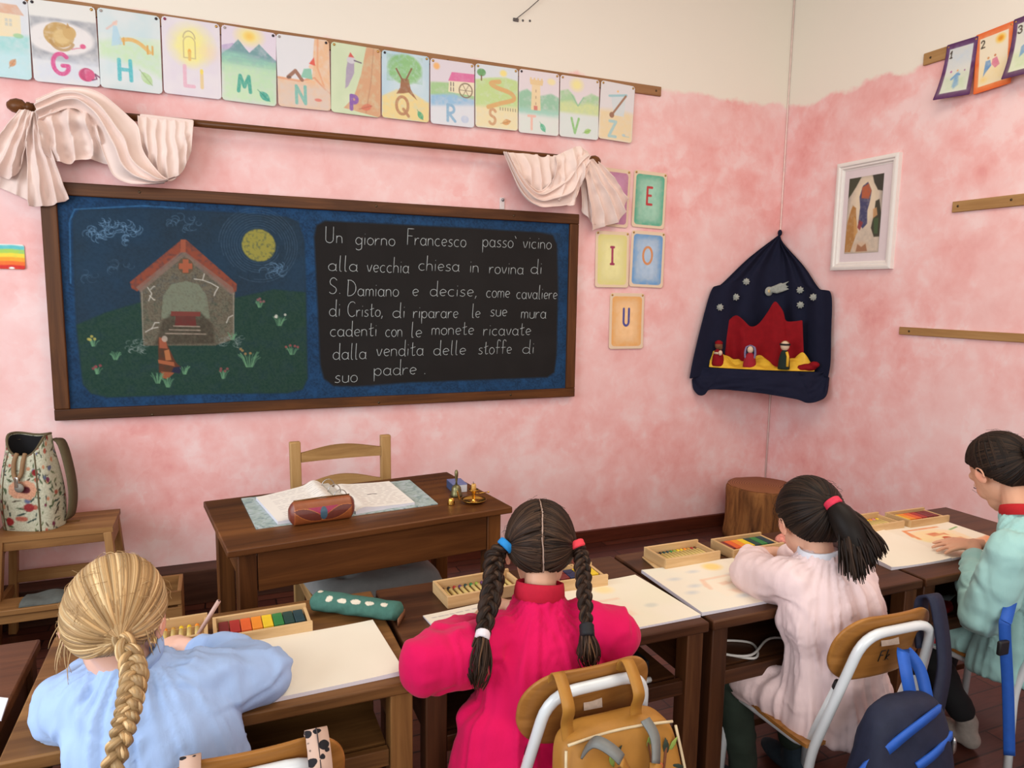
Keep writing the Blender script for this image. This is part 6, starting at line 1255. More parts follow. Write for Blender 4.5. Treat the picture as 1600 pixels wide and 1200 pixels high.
def hand(mb, wr, f, n_, ts, curl=.25, sc=.9, spread=.10):
    f = unit(f); n_ = unit(n_-f*np.dot(n_, f)); s = np.cross(f, n_)*ts   # s points to the thumb side
    mb.ell(wr+f*.036*sc, np.array([.030, .042, .012])*sc, R=np.stack([s, f, n_], 1), n=18, m=12); mb.tube([wr-f*.03, wr+f*.02], [.017*sc, .018*sc], 12)
    for i, (o_, L_) in enumerate(((.0245, .052), (.0085, .060), (-.0085, .056), (-.0245, .044))):
        b = wr+f*(.062-(.004 if i in (0, 3) else 0))*sc+s*o_*sc; d = unit(f+s*o_*spread/.0245*1.2); p = [b-d*.02*sc, b]; r_ = [.0072*sc, .0072*sc]; a = 0
        for k_, l_ in enumerate((.46, .31, .23)):
            a += curl*(1, 1.2, .9)[k_]*(1+.15*i); dd2 = d*math.cos(a)-n_*math.sin(a); p.append(p[-1]+dd2*L_*l_*sc); r_.append((.0068, .0061, .0048)[k_]*sc)
        q = np.array(p); mb.tube(q, r_, 12); mb.ell(q[-1], (r_[-1],)*3, n=10, m=8)
    b = wr+f*.022*sc+s*.022*sc; d = unit(f*.7+s*.7-n_*.15); d2 = unit(f*.9+s*.35-n_*.2); p = [b-d*.012, b, b+d*.026*sc, b+d*.026*sc+d2*.024*sc]; mb.tube(p, [.010*sc, .0095*sc, .008*sc, .0058*sc], 12); mb.ell(p[-1], (.0058*sc,)*3, n=10, m=8)
HCEN = np.array([0, -.013, .010]); HRAD = np.array([.0805, .0975, .098])
def hairline(y): return np.interp(y, [-1, -.5, -.3, -.14, 0, .12, .3, .5, .7, .85], [-.96, -.93, -.86, -.5, -.2, .0, .22, .42, .58, .62])
def in_hair(d): return d[2] > hairline(d[1])
p_bs = {}
def child(name, label, hc, yaw, pitch, roll, neck, sh, el, wr, hip, kn, an, smock_c, cols, hair_c, voxel=.005, sleeve=1., hem=(.20, .18, .36), hands=None, seed=0, flare=1., tent=1.):
    p = thing('person', label, 'person', (hip[0], hip[1], 0))
    RH = rotz(yaw)@rotx(-pitch)@roty(roll); H = lambda q: np.asarray(hc)+RH@np.asarray(q, float)
    sh = [np.asarray(q, float) for q in sh]; el = [np.asarray(q, float) for q in el]; wr = [np.asarray(q, float) for q in wr]; kn = [np.asarray(q, float) for q in kn]; an = [np.asarray(q, float) for q in an]; hip = np.asarray(hip, float); neck = np.asarray(neck, float)
    # ---------------- body: one continuous surface
    b = MB()
    for c_, r_ in (((0, -.012, .018), (.070, .0875, .0795)), ((0, .025, -.018), (.0575, .060, .083)), ((0, .046, -.074), (.037, .036, .033)), ((.028, .05, -.038), (.024, .028, .030)), ((-.028, .05, -.038), (.024, .028, .030)), ((0, .0885, -.034), (.0085, .012, .0095)), ((0, .080, -.012), (.0065, .010, .020)), ((0, .0735, -.060), (.017, .008, .005)), ((0, .0715, -.0665), (.014, .008, .0045)), ((0, .069, -.087), (.015, .014, .012)), ((0, .066, .018), (.046, .020, .022))):
        b.ell(H(c_), r_, R=RH, n=22, m=16)
    for s in (-1, 1):
        RE = RH@rotz(-s*.35)@rotx(-.15); b.ell(H((s*.0765, -.004, -.022)), (.0062, .0145, .0245), R=RE, n=16, m=12)
        b.tube([H((s*.0825, -.010+.0135*math.cos(a), -.019+.0215*math.sin(a))) for a in np.linspace(-.2, 3.9, 16)], .0035, 8)
    shm = (sh[0]+sh[1])/2; Bs = H((0, -.025, -.06)); neck = Bs*.35+(shm+np.array([0, .015, .035]))*.65; chain(b, [H((0, -.018, -.05)), neck-[0, 0, .02]], [.035, .040]); ch = hip*.35+shm*.65
    b.loft([[hip+np.array([.115*math.cos(a), .085*math.sin(a), -.02]) for a in np.linspace(0, 2*pi, 20, endpoint=False)], [hip*.6+shm*.4+np.array([.10*math.cos(a), .075*math.sin(a), 0]) for a in np.linspace(0, 2*pi, 20, endpoint=False)], [ch+np.array([.10*math.cos(a), .066*math.sin(a), 0]) for a in np.linspace(0, 2*pi, 20, endpoint=False)], [shm+np.array([.08*math.cos(a), .048*math.sin(a), -.02]) for a in np.linspace(0, 2*pi, 20, endpoint=False)], [neck+np.array([.05*math.cos(a), .045*math.sin(a), 0]) for a in np.linspace(0, 2*pi, 20, endpoint=False)]])
    for i in (0, 1):
        inn = sh[i]+(shm-sh[i])*.25; chain(b, [inn-[0, 0, .018], el[i], wr[i]], [.033, .029, .019])
        hs = hands[i] if hands else None; f = hs[0] if hs else unit(wr[i]-el[i]); hand(b, wr[i], f, hs[1] if hs else np.array([0, 0, 1.]), (1 if i == 0 else -1), hs[2] if hs else .35, .98 if hs else .9)
        hp = hip+np.array([(-.07 if i == 0 else .07), .01, 0]); chain(b, [hp, kn[i], an[i]], [.054, .042, .030])
        fd = unit(np.array([.0, 1., 0])); b.ell(an[i]+np.array([0, .045, -an[i][2]+.027]), (.031, .082, .025), n=16, m=10); b.ell(an[i]+np.array([0, -.012, -an[i][2]+.03]), (.026, .03, .03), n=14, m=10); b.tube([an[i], an[i]+np.array([0, .0, -an[i][2]+.03])], [.029, .028], 12)
    bm_ = b.remesh(voxel, 4, .5); V = bm_.verts(); C = np.tile(linA(cols['skin']), (len(V), 1)); L_ = (V-np.asarray(hc))@RH
    def paint(c_, r_, rgb, a): 
        d = np.linalg.norm((L_-np.asarray(c_))/np.asarray(r_), axis=1); w_ = np.clip(1.3-d, 0, 1)[:, None]*a; C[:] = C*(1-w_)+linA(rgb)*w_
    paint((0, .086, -.063), (.017, .012, .008), (186, 104, 98), .9)
    for s in (-1, 1): paint((s*.038, .07, -.04), (.022, .022, .018), (222, 140, 120), .5); paint((s*.078, -.004, -.02), (.012, .02, .03), (222, 140, 116), .6); paint((s*.027, .086, .010), (.014, .012, .0035), cols['brow'], .8)
    bm_.C = [C]; bm_.col = True; bm_.build('body', SKIN, p)
    for s in (-1, 1):
        lid_ = MB().ell(H((s*.0275, .0715, -.010)), (.0115, .0105, .0085), R=RH, n=14, m=10).build('eyelid', mk('eyelid_skin', cols['skin'], .5), p)
        MB().tube([H((s*.0275+.0125*math.cos(a), .0815-.004*abs(math.cos(a)), -.0145-.0035*math.sin(a))) for a in np.linspace(.1, pi-.1, 10)], .0013, 5).build('eyelash', mk('lash', (36, 24, 20), .7), lid_)
    # ---------------- smock
    ax = sh[1]-sh[0]; ang = math.atan2(ax[1], ax[0]); m = MB(); wsh = np.linalg.norm(ax[:2])/2
    hx, hb, hz = hem
    lv = [(hz, hx, hb, 0), (hz+.06, hx*.96, hb*.95, .05), (.50, hx*.86*tent, hb*.80, .25), (.58, hx*.79*tent, hb*.72, .45)]
    ctr = lambda z_: np.array([np.interp(z_, [hip[2], (hip[2]+shm[2])/2, shm[2], neck[2]], [hip[0], hip[0]*.55+shm[0]*.45, shm[0], neck[0]]), np.interp(z_, [hip[2], (hip[2]+shm[2])/2, shm[2], neck[2]], [hip[1]-.01, hip[1]*.62+shm[1]*.38-.015, shm[1]-.01, neck[1]]), z_])
    rings = []; na = 40
    zs_ = [(q[0], q[1], q[2]) for q in lv]+[(shm[2]-.12, .142, .098), (shm[2]-.06, .138, .092), (shm[2]-.015, .122, .08), (shm[2]+.012, .095, .068), ((shm[2]+.012)*.4+neck[2]*.6, .068, .059), (neck[2]+.004, .05, .047)]
    for z_, a_, b_ in zs_:
        c_ = ctr(z_); k = min(1, max(0, (z_-.5)/.2)); aa = ang*k
        rings.append([c_+rotz(aa)@np.array([a_*math.cos(t_), b_*math.sin(t_), 0]) for t_ in np.linspace(0, 2*pi, na, endpoint=False)])
    m.loft(rings)
    for i in (0, 1):
        inn = sh[i]+(shm-sh[i])*.30+np.array([0, 0, -.01]); e = el[i]; w_ = wr[i]; mid = (inn+e)/2+np.array([0, -.008, -.006]); cf = e*.22+w_*.78
        chain(m, [inn, mid, e, e*.55+w_*.45, cf], [.054*sleeve, .056*sleeve, .054*sleeve, .047*sleeve, .034])
    for i in (0, 1):
        hp = hip+np.array([(-.07 if i == 0 else .07), .0, .0]); chain(m, [hp, hp*.25+kn[i]*.75+np.array([0, 0, .006])], [.074, .060])
    sm = m.remesh(.0062, 8, .5); V = sm.verts(); N = sm.N
    cx_ = np.interp(V[:, 2], [hip[2], shm[2]], [hip[0], shm[0]]); cy_ = np.interp(V[:, 2], [hip[2], shm[2]], [hip[1], shm[1]])
    th = np.arctan2(V[:, 1]-cy_, V[:, 0]-cx_); up = np.clip((V[:, 2]-hz)/(neck[2]-hz), 0, 1)
    nw = fbm(np.stack([V[:, 0]*5, V[:, 1]*5, V[:, 2]*2.2], 1), seed, 2)
    armd = np.minimum(*[np.min([np.linalg.norm(V-(el[i]*(1-t_)+q*t_), axis=1) for q in (wr[i], sh[i]*.7+shm*.3) for t_ in (0, .3, .6, .85)], axis=0) for i in (0, 1)]); arm = np.clip((.105-armd)/.04, 0, 1)
    v1 = vnoise(np.stack([np.cos(th)*3.6, np.sin(th)*3.6, V[:, 2]*1.3+nw*.5], 1), seed+3); v2 = vnoise(np.stack([np.cos(th)*8, np.sin(th)*8, V[:, 2]*1.8+nw*.8], 1), seed+9)
    v4 = vnoise(np.stack([np.cos(th)*15+nw, np.sin(th)*15, V[:, 2]*5+nw*1.5], 1), seed+13); tors = (1-2*np.abs(v1))*.0075*(1-up*.6)*flare+(1-2*np.abs(v2))*.0055*(1-.2*up)+(1-2*np.abs(v4))*.0022
    lapm = np.clip((V[:, 1]-hip[1]-.07)/.05, 0, 1)*np.clip((.60-V[:, 2])/.05, 0, 1); arm = np.maximum(arm, lapm)
    dn_ = np.linalg.norm(V-neck, axis=1); gather = .0030*np.sin(th*26+nw*4)*np.exp(-((dn_-.07)/.045)**2)
    # sleeve folds run across the limb, wrinkles bunch at the elbow
    a1 = vnoise(V*np.array([11., 9, 13])+nw[:, None]*.8, seed+21); a2 = vnoise(V*np.array([21., 19, 24])+nw[:, None], seed+25)
    a3 = vnoise(V*np.array([38., 34, 42])+nw[:, None]*2, seed+27); sl = (1-2*np.abs(a1))*.006+(1-2*np.abs(a2))*.0038+(1-2*np.abs(a3))*.0014
    wd_ = np.minimum(np.linalg.norm(V-wr[0], axis=1), np.linalg.norm(V-wr[1], axis=1)); wf = np.clip((wd_-.03)/.06, .1, 1); sl = sl*wf
    V2 = V+N*(tors*(1-arm)+sl*arm+gather+.0012*vnoise(V*55, seed+31))[:, None]
    sm.V = [V2]; sm.relax(2, .5); V3 = sm.verts()
    cr = lambda v, w_: np.exp(-(v/w_)**2)
    w1 = vnoise(np.stack([np.cos(th)*5+nw*.7, np.sin(th)*5, V[:, 2]*2.6], 1), seed+51); w2 = vnoise(V*np.array([15., 13, 12])+nw[:, None], seed+55)
    sm.V = [V3+N*((cr(w1, .10)*.0065-cr(w1-.22, .09)*.004)*(1-arm)*flare+(cr(w2, .10)*.0050-cr(w2-.22, .1)*.003)*np.maximum(arm, .35)*wf+gather)[:, None]]; sm.relax(1, .4); sk = sm.build('smock', smock_c, p)
    # ---------------- trousers and socks
    if 'legs' in cols:
        t = MB()
        for i in (0, 1): hp = hip+np.array([(-.07 if i == 0 else .07), .01, 0]); chain(t, [hp, kn[i], kn[i]*.12+an[i]*.88], [.060, .052, .040])
        tr = t.remesh(.007, 5); V = tr.verts(); tr.V = [V+tr.N*(.004*(1-2*np.abs(vnoise(V*np.array([14, 14, 20.]), seed+40))))[:, None]]; tr.build('trousers', mk('trouser_'+name, cols['legs'], .85, 0, .1, 40, .15, 400), p)
    for i in (0, 1):
        t = MB(); t.tube([an[i]+(kn[i]-an[i])*.12, an[i], an[i]+np.array([0, 0, -an[i][2]+.035])], [.0345, .034, .033], 14); t.ell(an[i]+np.array([0, .046, -an[i][2]+.030]), (.036, .088, .0295), n=18, m=12); t.ell(an[i]+np.array([0, -.012, -an[i][2]+.034]), (.031, .036, .0335), n=14, m=10)
        t.remesh(.005, 6).build('sock', mk('sock_'+name, cols['sock'], .95, 0, .12, 60, .3, 300), p)
    p_bs[p.name] = unit(Bs-neck); return p, H, RH, neck
def collar(p, H, neck, col, name, wide=.006, hgt=.034):
    axd = unit(p_bs[p.name]*.7+np.array([0, 0, .5])); u = unit(np.cross(axd, (1, 0, 0))); v = np.cross(axd, u); G = []
    for k, (r_, h_) in enumerate(((.051, -.008), (.055, .002), (.0535, hgt*.6), (.051, hgt), (.048, hgt+.001), (.049, hgt*.5), (.049, 0))):
        G.append([neck+axd*(h_+.012*(math.sin(a)*0))+r_*(1.08*math.cos(a)*v+math.sin(a)*u) for a in np.linspace(0, 2*pi, 36, endpoint=False)])
    MB().loft(np.array(G), caps=False).build('collar', mk('collar_'+name, col, .85, 0, .08, 60, .3, 500), p)
# ---------------- hair
def hair_cap(m, H, col, part=None, k=.985):
    n1, n2 = 64, 44; a = np.linspace(0, 2*pi, n1, endpoint=False)
    G = np.zeros((n1, n2, 3)); keep = np.zeros((n1, n2-1), bool); D_ = np.zeros((n1, n2, 3))
    for j, t_ in enumerate(np.linspace(pi/2-.001, -pi/2+.25, n2)):
        d = np.stack([np.cos(t_)*np.cos(a), np.cos(t_)*np.sin(a), np.full(n1, np.sin(t_))], 1); D_[:, j] = d; G[:, j] = [H(HCEN+HRAD*k*q) for q in d]
    for i in range(n1):
        for j in range(n2-1):
            q = D_[[i, (i+1) % n1, i, (i+1) % n1], [j, j, j+1, j+1]]
            ok = all(x[2] > hairline(x[1])-.03 for x in q)
            if part is not None and any(abs(x[0]) < part for x in q): ok = False
            keep[i, j] = ok
    m.grid(G, 0, linA(np.tile(np.array(col, float), (n1, n2, 1))), keep=keep, closeu=True)
def locks(m, H, gdir, gpt, N, cols, rs, side=None, part=.02, r=.0042, lift=.012, phi=None, tmin=.25, jit=.12, n=20, sub=6, kgl=1.0):
    g = unit(gdir); u = unit(np.cross(g, (0, 0, 1.)) if abs(g[2]) < .9 else np.cross(g, (1., 0, 0))); v = np.cross(g, u)
    for i in range(N):
        ph = rs.uniform(0, 2*pi) if phi is None else rs.uniform(*phi); dirv = math.cos(ph)*u+math.sin(ph)*v; th = .1
        while th < 2.9:
            d = math.cos(th)*g+math.sin(th)*dirv
            if not in_hair(d) or (side is not None and d[0]*side < part): break
            th += .03
        th -= .02
        if th < .15: continue
        if rs.random() < .18: th *= rs.uniform(tmin, .95)
        w0 = rs.uniform(-jit, jit); base = np.array(cols[rs.randrange(len(cols))], float)*rs.uniform(.86, 1.12); P_ = []; R_ = []; C_ = []; lf = rs.uniform(-.006, lift*.6)
        for k in range(n):
            s = k/(n-1); t_ = th*(1-s); a2 = ph+w0*math.sin(pi*s)*.6; d = math.cos(t_)*g+math.sin(t_)*(math.cos(a2)*u+math.sin(a2)*v)
            q = HCEN+HRAD*d*(1+lf*math.sin(pi*min(1, s*1.1))+.004)
            if s > .78: w_ = ((s-.78)/.22)**1.5; q = q*(1-w_)+(np.asarray(gpt)+(q-np.asarray(gpt))*.16)*w_
            P_.append(H(q)); R_.append(r*(.55+.75*math.sin(pi*min(1, s*.8+.12)))*(1 if s < .9 else .8)); C_.append(np.clip(base*(1+.035*math.sin(5*s+i)), 0, 255))
        m.tube(P_, R_, sub, 0, np.array(C_))
def braid(path, r, turns, cols, rs, side, outv, n=150, kn=4, rr=.30):
    Q = smooth_path(path, n); T = np.gradient(Q, axis=0); T /= np.linalg.norm(T, axis=1)[:, None]; m = MB(); rad = np.interp(np.linspace(0, 1, n), np.linspace(0, 1, len(r)), r)
    S_ = np.array([unit(np.asarray(side)-t_*np.dot(side, t_)) for t_ in T]); O_ = np.cross(T, S_); O_ *= np.sign(np.sum(O_*np.asarray(outv), axis=1))[:, None]
    for k in range(3):
        ph = 2*pi*turns*np.linspace(0, 1, n)+2*pi*k/3
        cx_ = rad*.60*np.sin(ph); cy_ = rad*.34*np.sin(2*ph)
        ctr = Q+S_*cx_[:, None]+O_*cy_[:, None]
        base = np.array(cols[k % len(cols)], float)
        m.tube(ctr, rad*.46, 8, 0, np.clip(np.tile(base*.85, (n, 1)), 0, 255), flat=.85)
        for j in range(kn*2+1):
            a0 = 2*pi*j/(kn*2+1); c2 = np.array(cols[(k+j) % len(cols)], float)*rs.uniform(.82, 1.15); tw = a0+ph*.35
            P_ = ctr+S_*(rad*.33*np.cos(tw))[:, None]+O_*(rad*.30*np.sin(tw))[:, None]; m.tube(P_, rad*rr*rs.uniform(.5, .75), 6, 0, np.clip(np.tile(c2, (n, 1)), 0, 255))
    return m
def tassel(m, p0, p1, r0, r1, N, cols, rs, droop=.0):
    ax_ = unit(p1-p0); u = unit(np.cross(ax_, (0, 1., .3))); v = np.cross(ax_, u)
    for i in range(N):
        a = rs.uniform(0, 2*pi); k = math.sqrt(rs.random()); o0 = (math.cos(a)*u+math.sin(a)*v)*k; L_ = rs.uniform(.75, 1.05); pts = []
        for s in np.linspace(0, 1, 8): rr = r0+(r1-r0)*math.sin(pi*min(s, .75)/1.5)*1.0; rr = rr*(1-.5*max(0, s-.75)/.25); pts.append(p0+(p1-p0)*s*L_+o0*rr+u*.003*math.sin(5*s+i))
        c_ = np.array(cols[i % len(cols)], float)*rs.uniform(.85, 1.12); m.tube(pts, np.linspace(.0028, .0007, 8), 5, 0, np.clip(np.tile(c_, (8, 1)), 0, 255))
def tie(p, name, c_, axd, r_, col, thick=.006, rings=2):
    axd = unit(axd); u = unit(np.cross(axd, (.3, .5, 1))); v = np.cross(axd, u); m = MB()
    for k in range(rings):
        o_ = c_+axd*(k-(rings-1)/2)*thick*1.5; m.tube([o_+(math.cos(a)*u+math.sin(a)*v)*r_ for a in np.linspace(0, 2*pi, 20, endpoint=False)], thick, 8, closed=True)
    o = m.remesh(.0028, 3).build('hair_tie', mk('tie_'+name, col, .7, 0, .1, 80), p); o['label'] = name.replace('_', ' ')+' hair tie'; return o
def flyaway(m, H, N, cols, rs, side=None):
    for i in range(N):
        d = unit(np.array([rs.uniform(-1, 1), rs.uniform(-1, .3), rs.uniform(-.4, 1)])); q = HCEN+HRAD*d; t_ = unit(np.cross(d, [rs.uniform(-1, 1) for _ in range(3)])); L_ = rs.uniform(.015, .04)
        P_ = [H(q+t_*L_*s+d*(.008*math.sin(s*2.4)*rs.uniform(.3, 1))) for s in np.linspace(0, 1.2, 7)]; m.tube(P_, .0004, 4, 0, np.tile(np.array(cols[i % len(cols)], float), (7, 1)))

# ---------- child in pale blue, single blonde braid
rs = random.Random(1)
hc = D(181, 967, 1.29); nk = None
pB, HB, RB, nB = child('blue', 'child with long blonde braid in pale blue smock bent over the desk', hc, -.10, .72, .04, nk, (Z(122, 1090, .752), Z(325, 1052, .757)), ((-3.602, -2.17, .705), (-3.262, -2.185, .71)), ((-3.53, -1.99, .69), (-3.405, -1.99, .70)), (-3.40, -2.31, .42), ((-3.46, -2.0, .415), (-3.28, -2.0, .415)), ((-3.46, -1.99, .075), (-3.27, -1.99, .075)), cloth('blue', (158, 184, 226)), dict(skin=(226, 178, 156), brow=(170, 130, 84), legs=(70, 84, 116), sock=(196, 190, 186)), None, seed=3, hem=(.18, .14, .37), flare=.9)
BL = [(172, 138, 94), (186, 153, 108), (158, 125, 83), (202, 173, 130), (142, 111, 73), (178, 144, 100)]
m = MB(); hair_cap(m, HB, (150, 110, 62)); g = unit(np.array([.36, -.66, -.70])); gp = HCEN+HRAD*g*1.10
locks(m, HB, g, gp, 1050, BL, rs, r=.0025, lift=.04); flyaway(m, HB, 60, BL, rs)
for k in range(26):
    d = unit(np.array([rs.uniform(-.95, -.6), rs.uniform(-.4, .2), rs.uniform(-.55, -.2)])) if k < 16 else unit(np.array([rs.uniform(.6, .9), rs.uniform(-.5, -.1), rs.uniform(-.5, -.3)])); q = HCEN+HRAD*d; wx, wl = rs.uniform(-.014, .014), rs.uniform(.5, 1)
    P_ = [HB(q)+np.array([wx*s, -.006*s, -.07*s*wl])+np.array([-.008*math.sin(2*s) if k < 16 else .003*s, 0, 0]) for s in np.linspace(0, 1, 8)]; m.tube(P_, np.linspace(.0011, .0003, 8), 4, 0, np.tile(np.array(BL[k % 6], float), (8, 1)))
m.build('hair', HAIRM('blonde'), pB, fixn=False)
G0 = HB(gp); g0d = np.dot(RC[2], G0-CAM); pth = [G0+[0, .01, .004], D(205, 1030, g0d-.02), D(209, 1058, g0d-.05), D(204, 1090, g0d-.075), D(198, 1120, g0d-.09), D(190, 1150, g0d-.10), D(178, 1195, g0d-.105), D(172, 1240, g0d-.105)]
mb_ = braid(pth, [.014, .019, .0205, .0195, .0185, .0175, .017, .016], 4.4, BL, rs, (1, 0, .05), (0, -1, .3), 170); mb_.build('braid', HAIRM('blonde'), pB, fixn=False)
m = MB(); m.ell(HB((.079, -.002, -.046)), (.003, .003, .003), n=10, m=8); m.build('earring', mk('silver_stud', (210, 206, 200), .2, 1), pB)

collar(pB, HB, nB, (150, 176, 220), 'blue', hgt=.012)
# ---------- child in magenta, two dark braids
rs = random.Random(2)
hc = D(844, 856, 1.70); nk = D(845, 932, 1.635)
pM, HM, RM, nM = child('magenta', 'child with two dark braids and centre parting in magenta smock', hc, -.38, .74, -.02, nk, (D(752, 996, 1.57), D(932, 966, 1.65)), ((-2.945, -2.25, .70), (-2.505, -2.265, .695)), ((-2.755, -2.06, .685), (-2.66, -2.03, .685)), (-2.712, -2.32, .42), ((-2.76, -2.03, .415), (-2.58, -2.03, .415)), ((-2.76, -2.02, .075), (-2.57, -2.02, .075)), cloth('magenta', (205, 13, 82)), dict(skin=(206, 156, 128), brow=(50, 34, 26), legs=(56, 60, 66), sock=(150, 150, 150)), None, seed=11, sleeve=1.05, hem=(.218, .125, .36), tent=1.06)
collar(pM, HM, nM, (176, 10, 44), 'red', hgt=.03)
DB = [(44, 30, 22), (56, 39, 29), (34, 23, 17), (68, 49, 36), (48, 33, 24)]
m = MB(); hair_cap(m, HM, (40, 28, 22), part=.03)
for s in (-1, 1):
    g = np.array([s*.90, -.30, -.20]); gp = HCEN+HRAD*g*1.12; locks(m, HM, g, gp, 430, DB, rs, side=s, part=.028, r=.0032, lift=.02)
m.tube([HM(HCEN+HRAD*1.003*np.array([.02*math.sin(5*t_)+.008*math.sin(14*t_), math.cos(t_), math.sin(t_)])) for t_ in np.linspace(.9, pi+1.15, 60)], .0021, 6, 0, (168, 142, 128)); flyaway(m, HM, 40, DB, rs); m.build('hair', HAIRM('dark_brown'), pM, fixn=False)
gl = HM(HCEN+HRAD*np.array([-.90, -.30, -.20])*1.13); gr = HM(HCEN+HRAD*np.array([.90, -.30, -.20])*1.13)
dl, dr = np.dot(RC[2], gl-CAM), np.dot(RC[2], gr-CAM)
pl_ = [gl, D(773, 872, dl-.01), D(771, 910, dl-.05), D(763, 950, dl-.115), D(754, 993, dl-.165)]
mb_ = braid(pl_, [.016, .0235, .0235, .021, .015], 3.3, DB, rs, (1, .3, .0), (0, -1, .3), 150); tassel(mb_, pl_[-1], D(745, 1075, dl-.20), .012, .026, 110, DB+[(104, 74, 52)], rs); brL = mb_.build('braid', HAIRM('dark_brown'), pM, fixn=False)
pr2 = [gr, D(908, 868, dr-.01), D(911, 900, dr-.05), D(914, 940, dr-.10), D(917, 985, dr-.14)]
mb_ = braid(pr2, [.013, .0185, .018, .0165, .0125], 3.6, DB, rs, (1, .3, .0), (0, -1, .3), 150); tassel(mb_, pr2[-1], D(922, 1045, dr-.15), .010, .024, 90, DB+[(104, 74, 52)], rs); brR = mb_.build('braid', HAIRM('dark_brown'), pM, fixn=False)
tie(brL, 'bright_blue', gl, pl_[1]-gl, .0165, (24, 124, 190), .0055); tie(brR, 'coral_red', gr, pr2[1]-gr, .0145, (232, 62, 76), .0055); tie(brL, 'white', pl_[-1], pl_[-1]-pl_[-2], .0125, (214, 206, 212), .004, 3); tie(brR, 'black', pr2[-1], pr2[-1]-pr2[-2], .011, (22, 20, 24), .006, 3)

# ---------- child in pale pink, dark ponytail
rs = random.Random(3)
hc = D(1264, 812, 1.89); nk = D(1288, 868, 1.80)
pP, HP, RP, nP = child('pink', 'child with dark ponytail and red hair tie in pale pink smock', hc, -.34, .68, .0, nk, (Z(1226, 906, .758), Z(1226, 906, .758)+np.array([.25, -.02, .0])), ((-1.972, -2.115, .708), (-1.70, -2.16, .708)), ((-1.83, -1.97, .69), (-1.765, -1.97, .69)), (-1.87, -2.315, .42), ((-2.015, -2.10, .415), (-1.77, -2.02, .415)), ((-1.945, -2.10, .08), (-1.715, -2.05, .08)), cloth('pink', (225, 200, 199)), dict(skin=(212, 162, 136), brow=(50, 34, 26), legs=(42, 54, 44), sock=(44, 58, 68)), None, seed=21, sleeve=1.05, hem=(.152, .125, .378), flare=1.1)
collar(pP, HP, nP, (214, 214, 222), 'white', hgt=.016)
DK_ = [(31, 21, 16), (40, 28, 21), (24, 17, 14), (48, 34, 25)]
m = MB(); hair_cap(m, HP, (30, 22, 18)); g = unit(np.array([.12, -.97, -.12])); gp = HCEN+HRAD*g*1.12; locks(m, HP, g, gp, 560, DK_, rs, r=.0034, lift=.025); flyaway(m, HP, 50, DK_, rs); m.build('hair', HAIRM('dark'), pP, fixn=False)
g0 = HP(gp); dp = np.dot(RC[2], g0-CAM); m = MB()
ends = [D(1330, 905, dp-.09), D(1372, 858, dp-.05)]
for i in range(430):
    t_ = rs.random(); e_ = ends[0]*(1-t_)+ends[1]*t_+np.array([rs.uniform(-.016, .016), rs.uniform(-.026, .026), rs.uniform(-.008, .006)]); k = rs.random()
    c1 = g0+(D(1330, 812, dp-.04)-g0)*.9+(np.array([rs.uniform(-1, 1), rs.uniform(-1, 1), rs.uniform(-.8, 1)])*.026); c2 = g0*.2+e_*.8+np.array([.0, -.01, .028])*(.3+t_)
    P_ = [((1-s)**3)*g0+3*s*(1-s)**2*c1+3*s*s*(1-s)*c2+s**3*e_ for s in np.linspace(0, 1, 14)]; c_ = np.array(DK_[i % 4], float)*rs.uniform(.85, 1.2); m.tube(P_, .0034*np.sin(np.linspace(.4, 3.0, 14))+.0004, 5, 0, np.tile(c_, (14, 1)))
m.tube(smooth_path([g0, g0*.5+(ends[0]+ends[1])*.25+np.array([0, 0, .012]), (ends[0]+ends[1])*.44+g0*.12], 10), [.014, .023, .030, .034, .036, .036, .034, .031, .026, .014], 12, 0, (24, 18, 15)); pt_ = m.build('ponytail', HAIRM('dark'), pP, fixn=False); tie(pt_, 'crimson', g0, D(1322, 812, dp-.03)-g0, .017, (206, 44, 72), .006, 2)

# ---------- child in mint green
rs = random.Random(4)
hc = D(1562, 735, 2.13); nk = D(1594, 812, 2.10)
elT, wrT = D(1533, 962, 2.02), np.array([-1.145, -2.165, .704])
pT, HT, RT, nT = child('mint', 'child with dark pinned up hair in mint green smock and red collar', hc, -.26, .76, .0, nk, (Z(1564, 858, .79), Z(1564, 858, .79)+np.array([.25, .0, 0])), (elT, (-.79, -2.27, .70)), (wrT, (-.80, -2.12, .695)), (-1.075, -2.30, .42), ((-1.225, -2.04, .415), (-.99, -2.03, .415)), ((-1.075, -2.155, .085), (-1.02, -1.99, .08)), cloth('mint', (156, 198, 194)), dict(skin=(214, 160, 130), brow=(50, 34, 26), legs=(20, 20, 23), sock=(150, 140, 132)), None, voxel=.0034, seed=33, sleeve=1.0, hem=(.185, .125, .36), hands=((unit(np.array([-.86, .46, -.05])), np.array([.1, -.25, 1.]), .13), (unit(np.array([-.5, .8, -.1])), np.array([0, 0, 1.]), .4)))
collar(pT, HT, nT, (176, 22, 30), 'scarlet', hgt=.022)
m = MB(); hair_cap(m, HT, (30, 21, 17)); g = np.array([.15, -.97, -.22]); gp = HCEN+HRAD*g*1.12; locks(m, HT, g, gp, 560, DK_, rs, r=.0034, lift=.03); flyaway(m, HT, 60, DK_, rs)
for s_ in (-1, 1): locks(m, HT, np.array([0., -.2, 1.]), HCEN+HRAD*np.array([0, -.25, 1.0]), 60, DK_, rs, r=.003, lift=.05, phi=(.3, 2.6))
m.build('hair', HAIRM('dark'), pT, fixn=False)
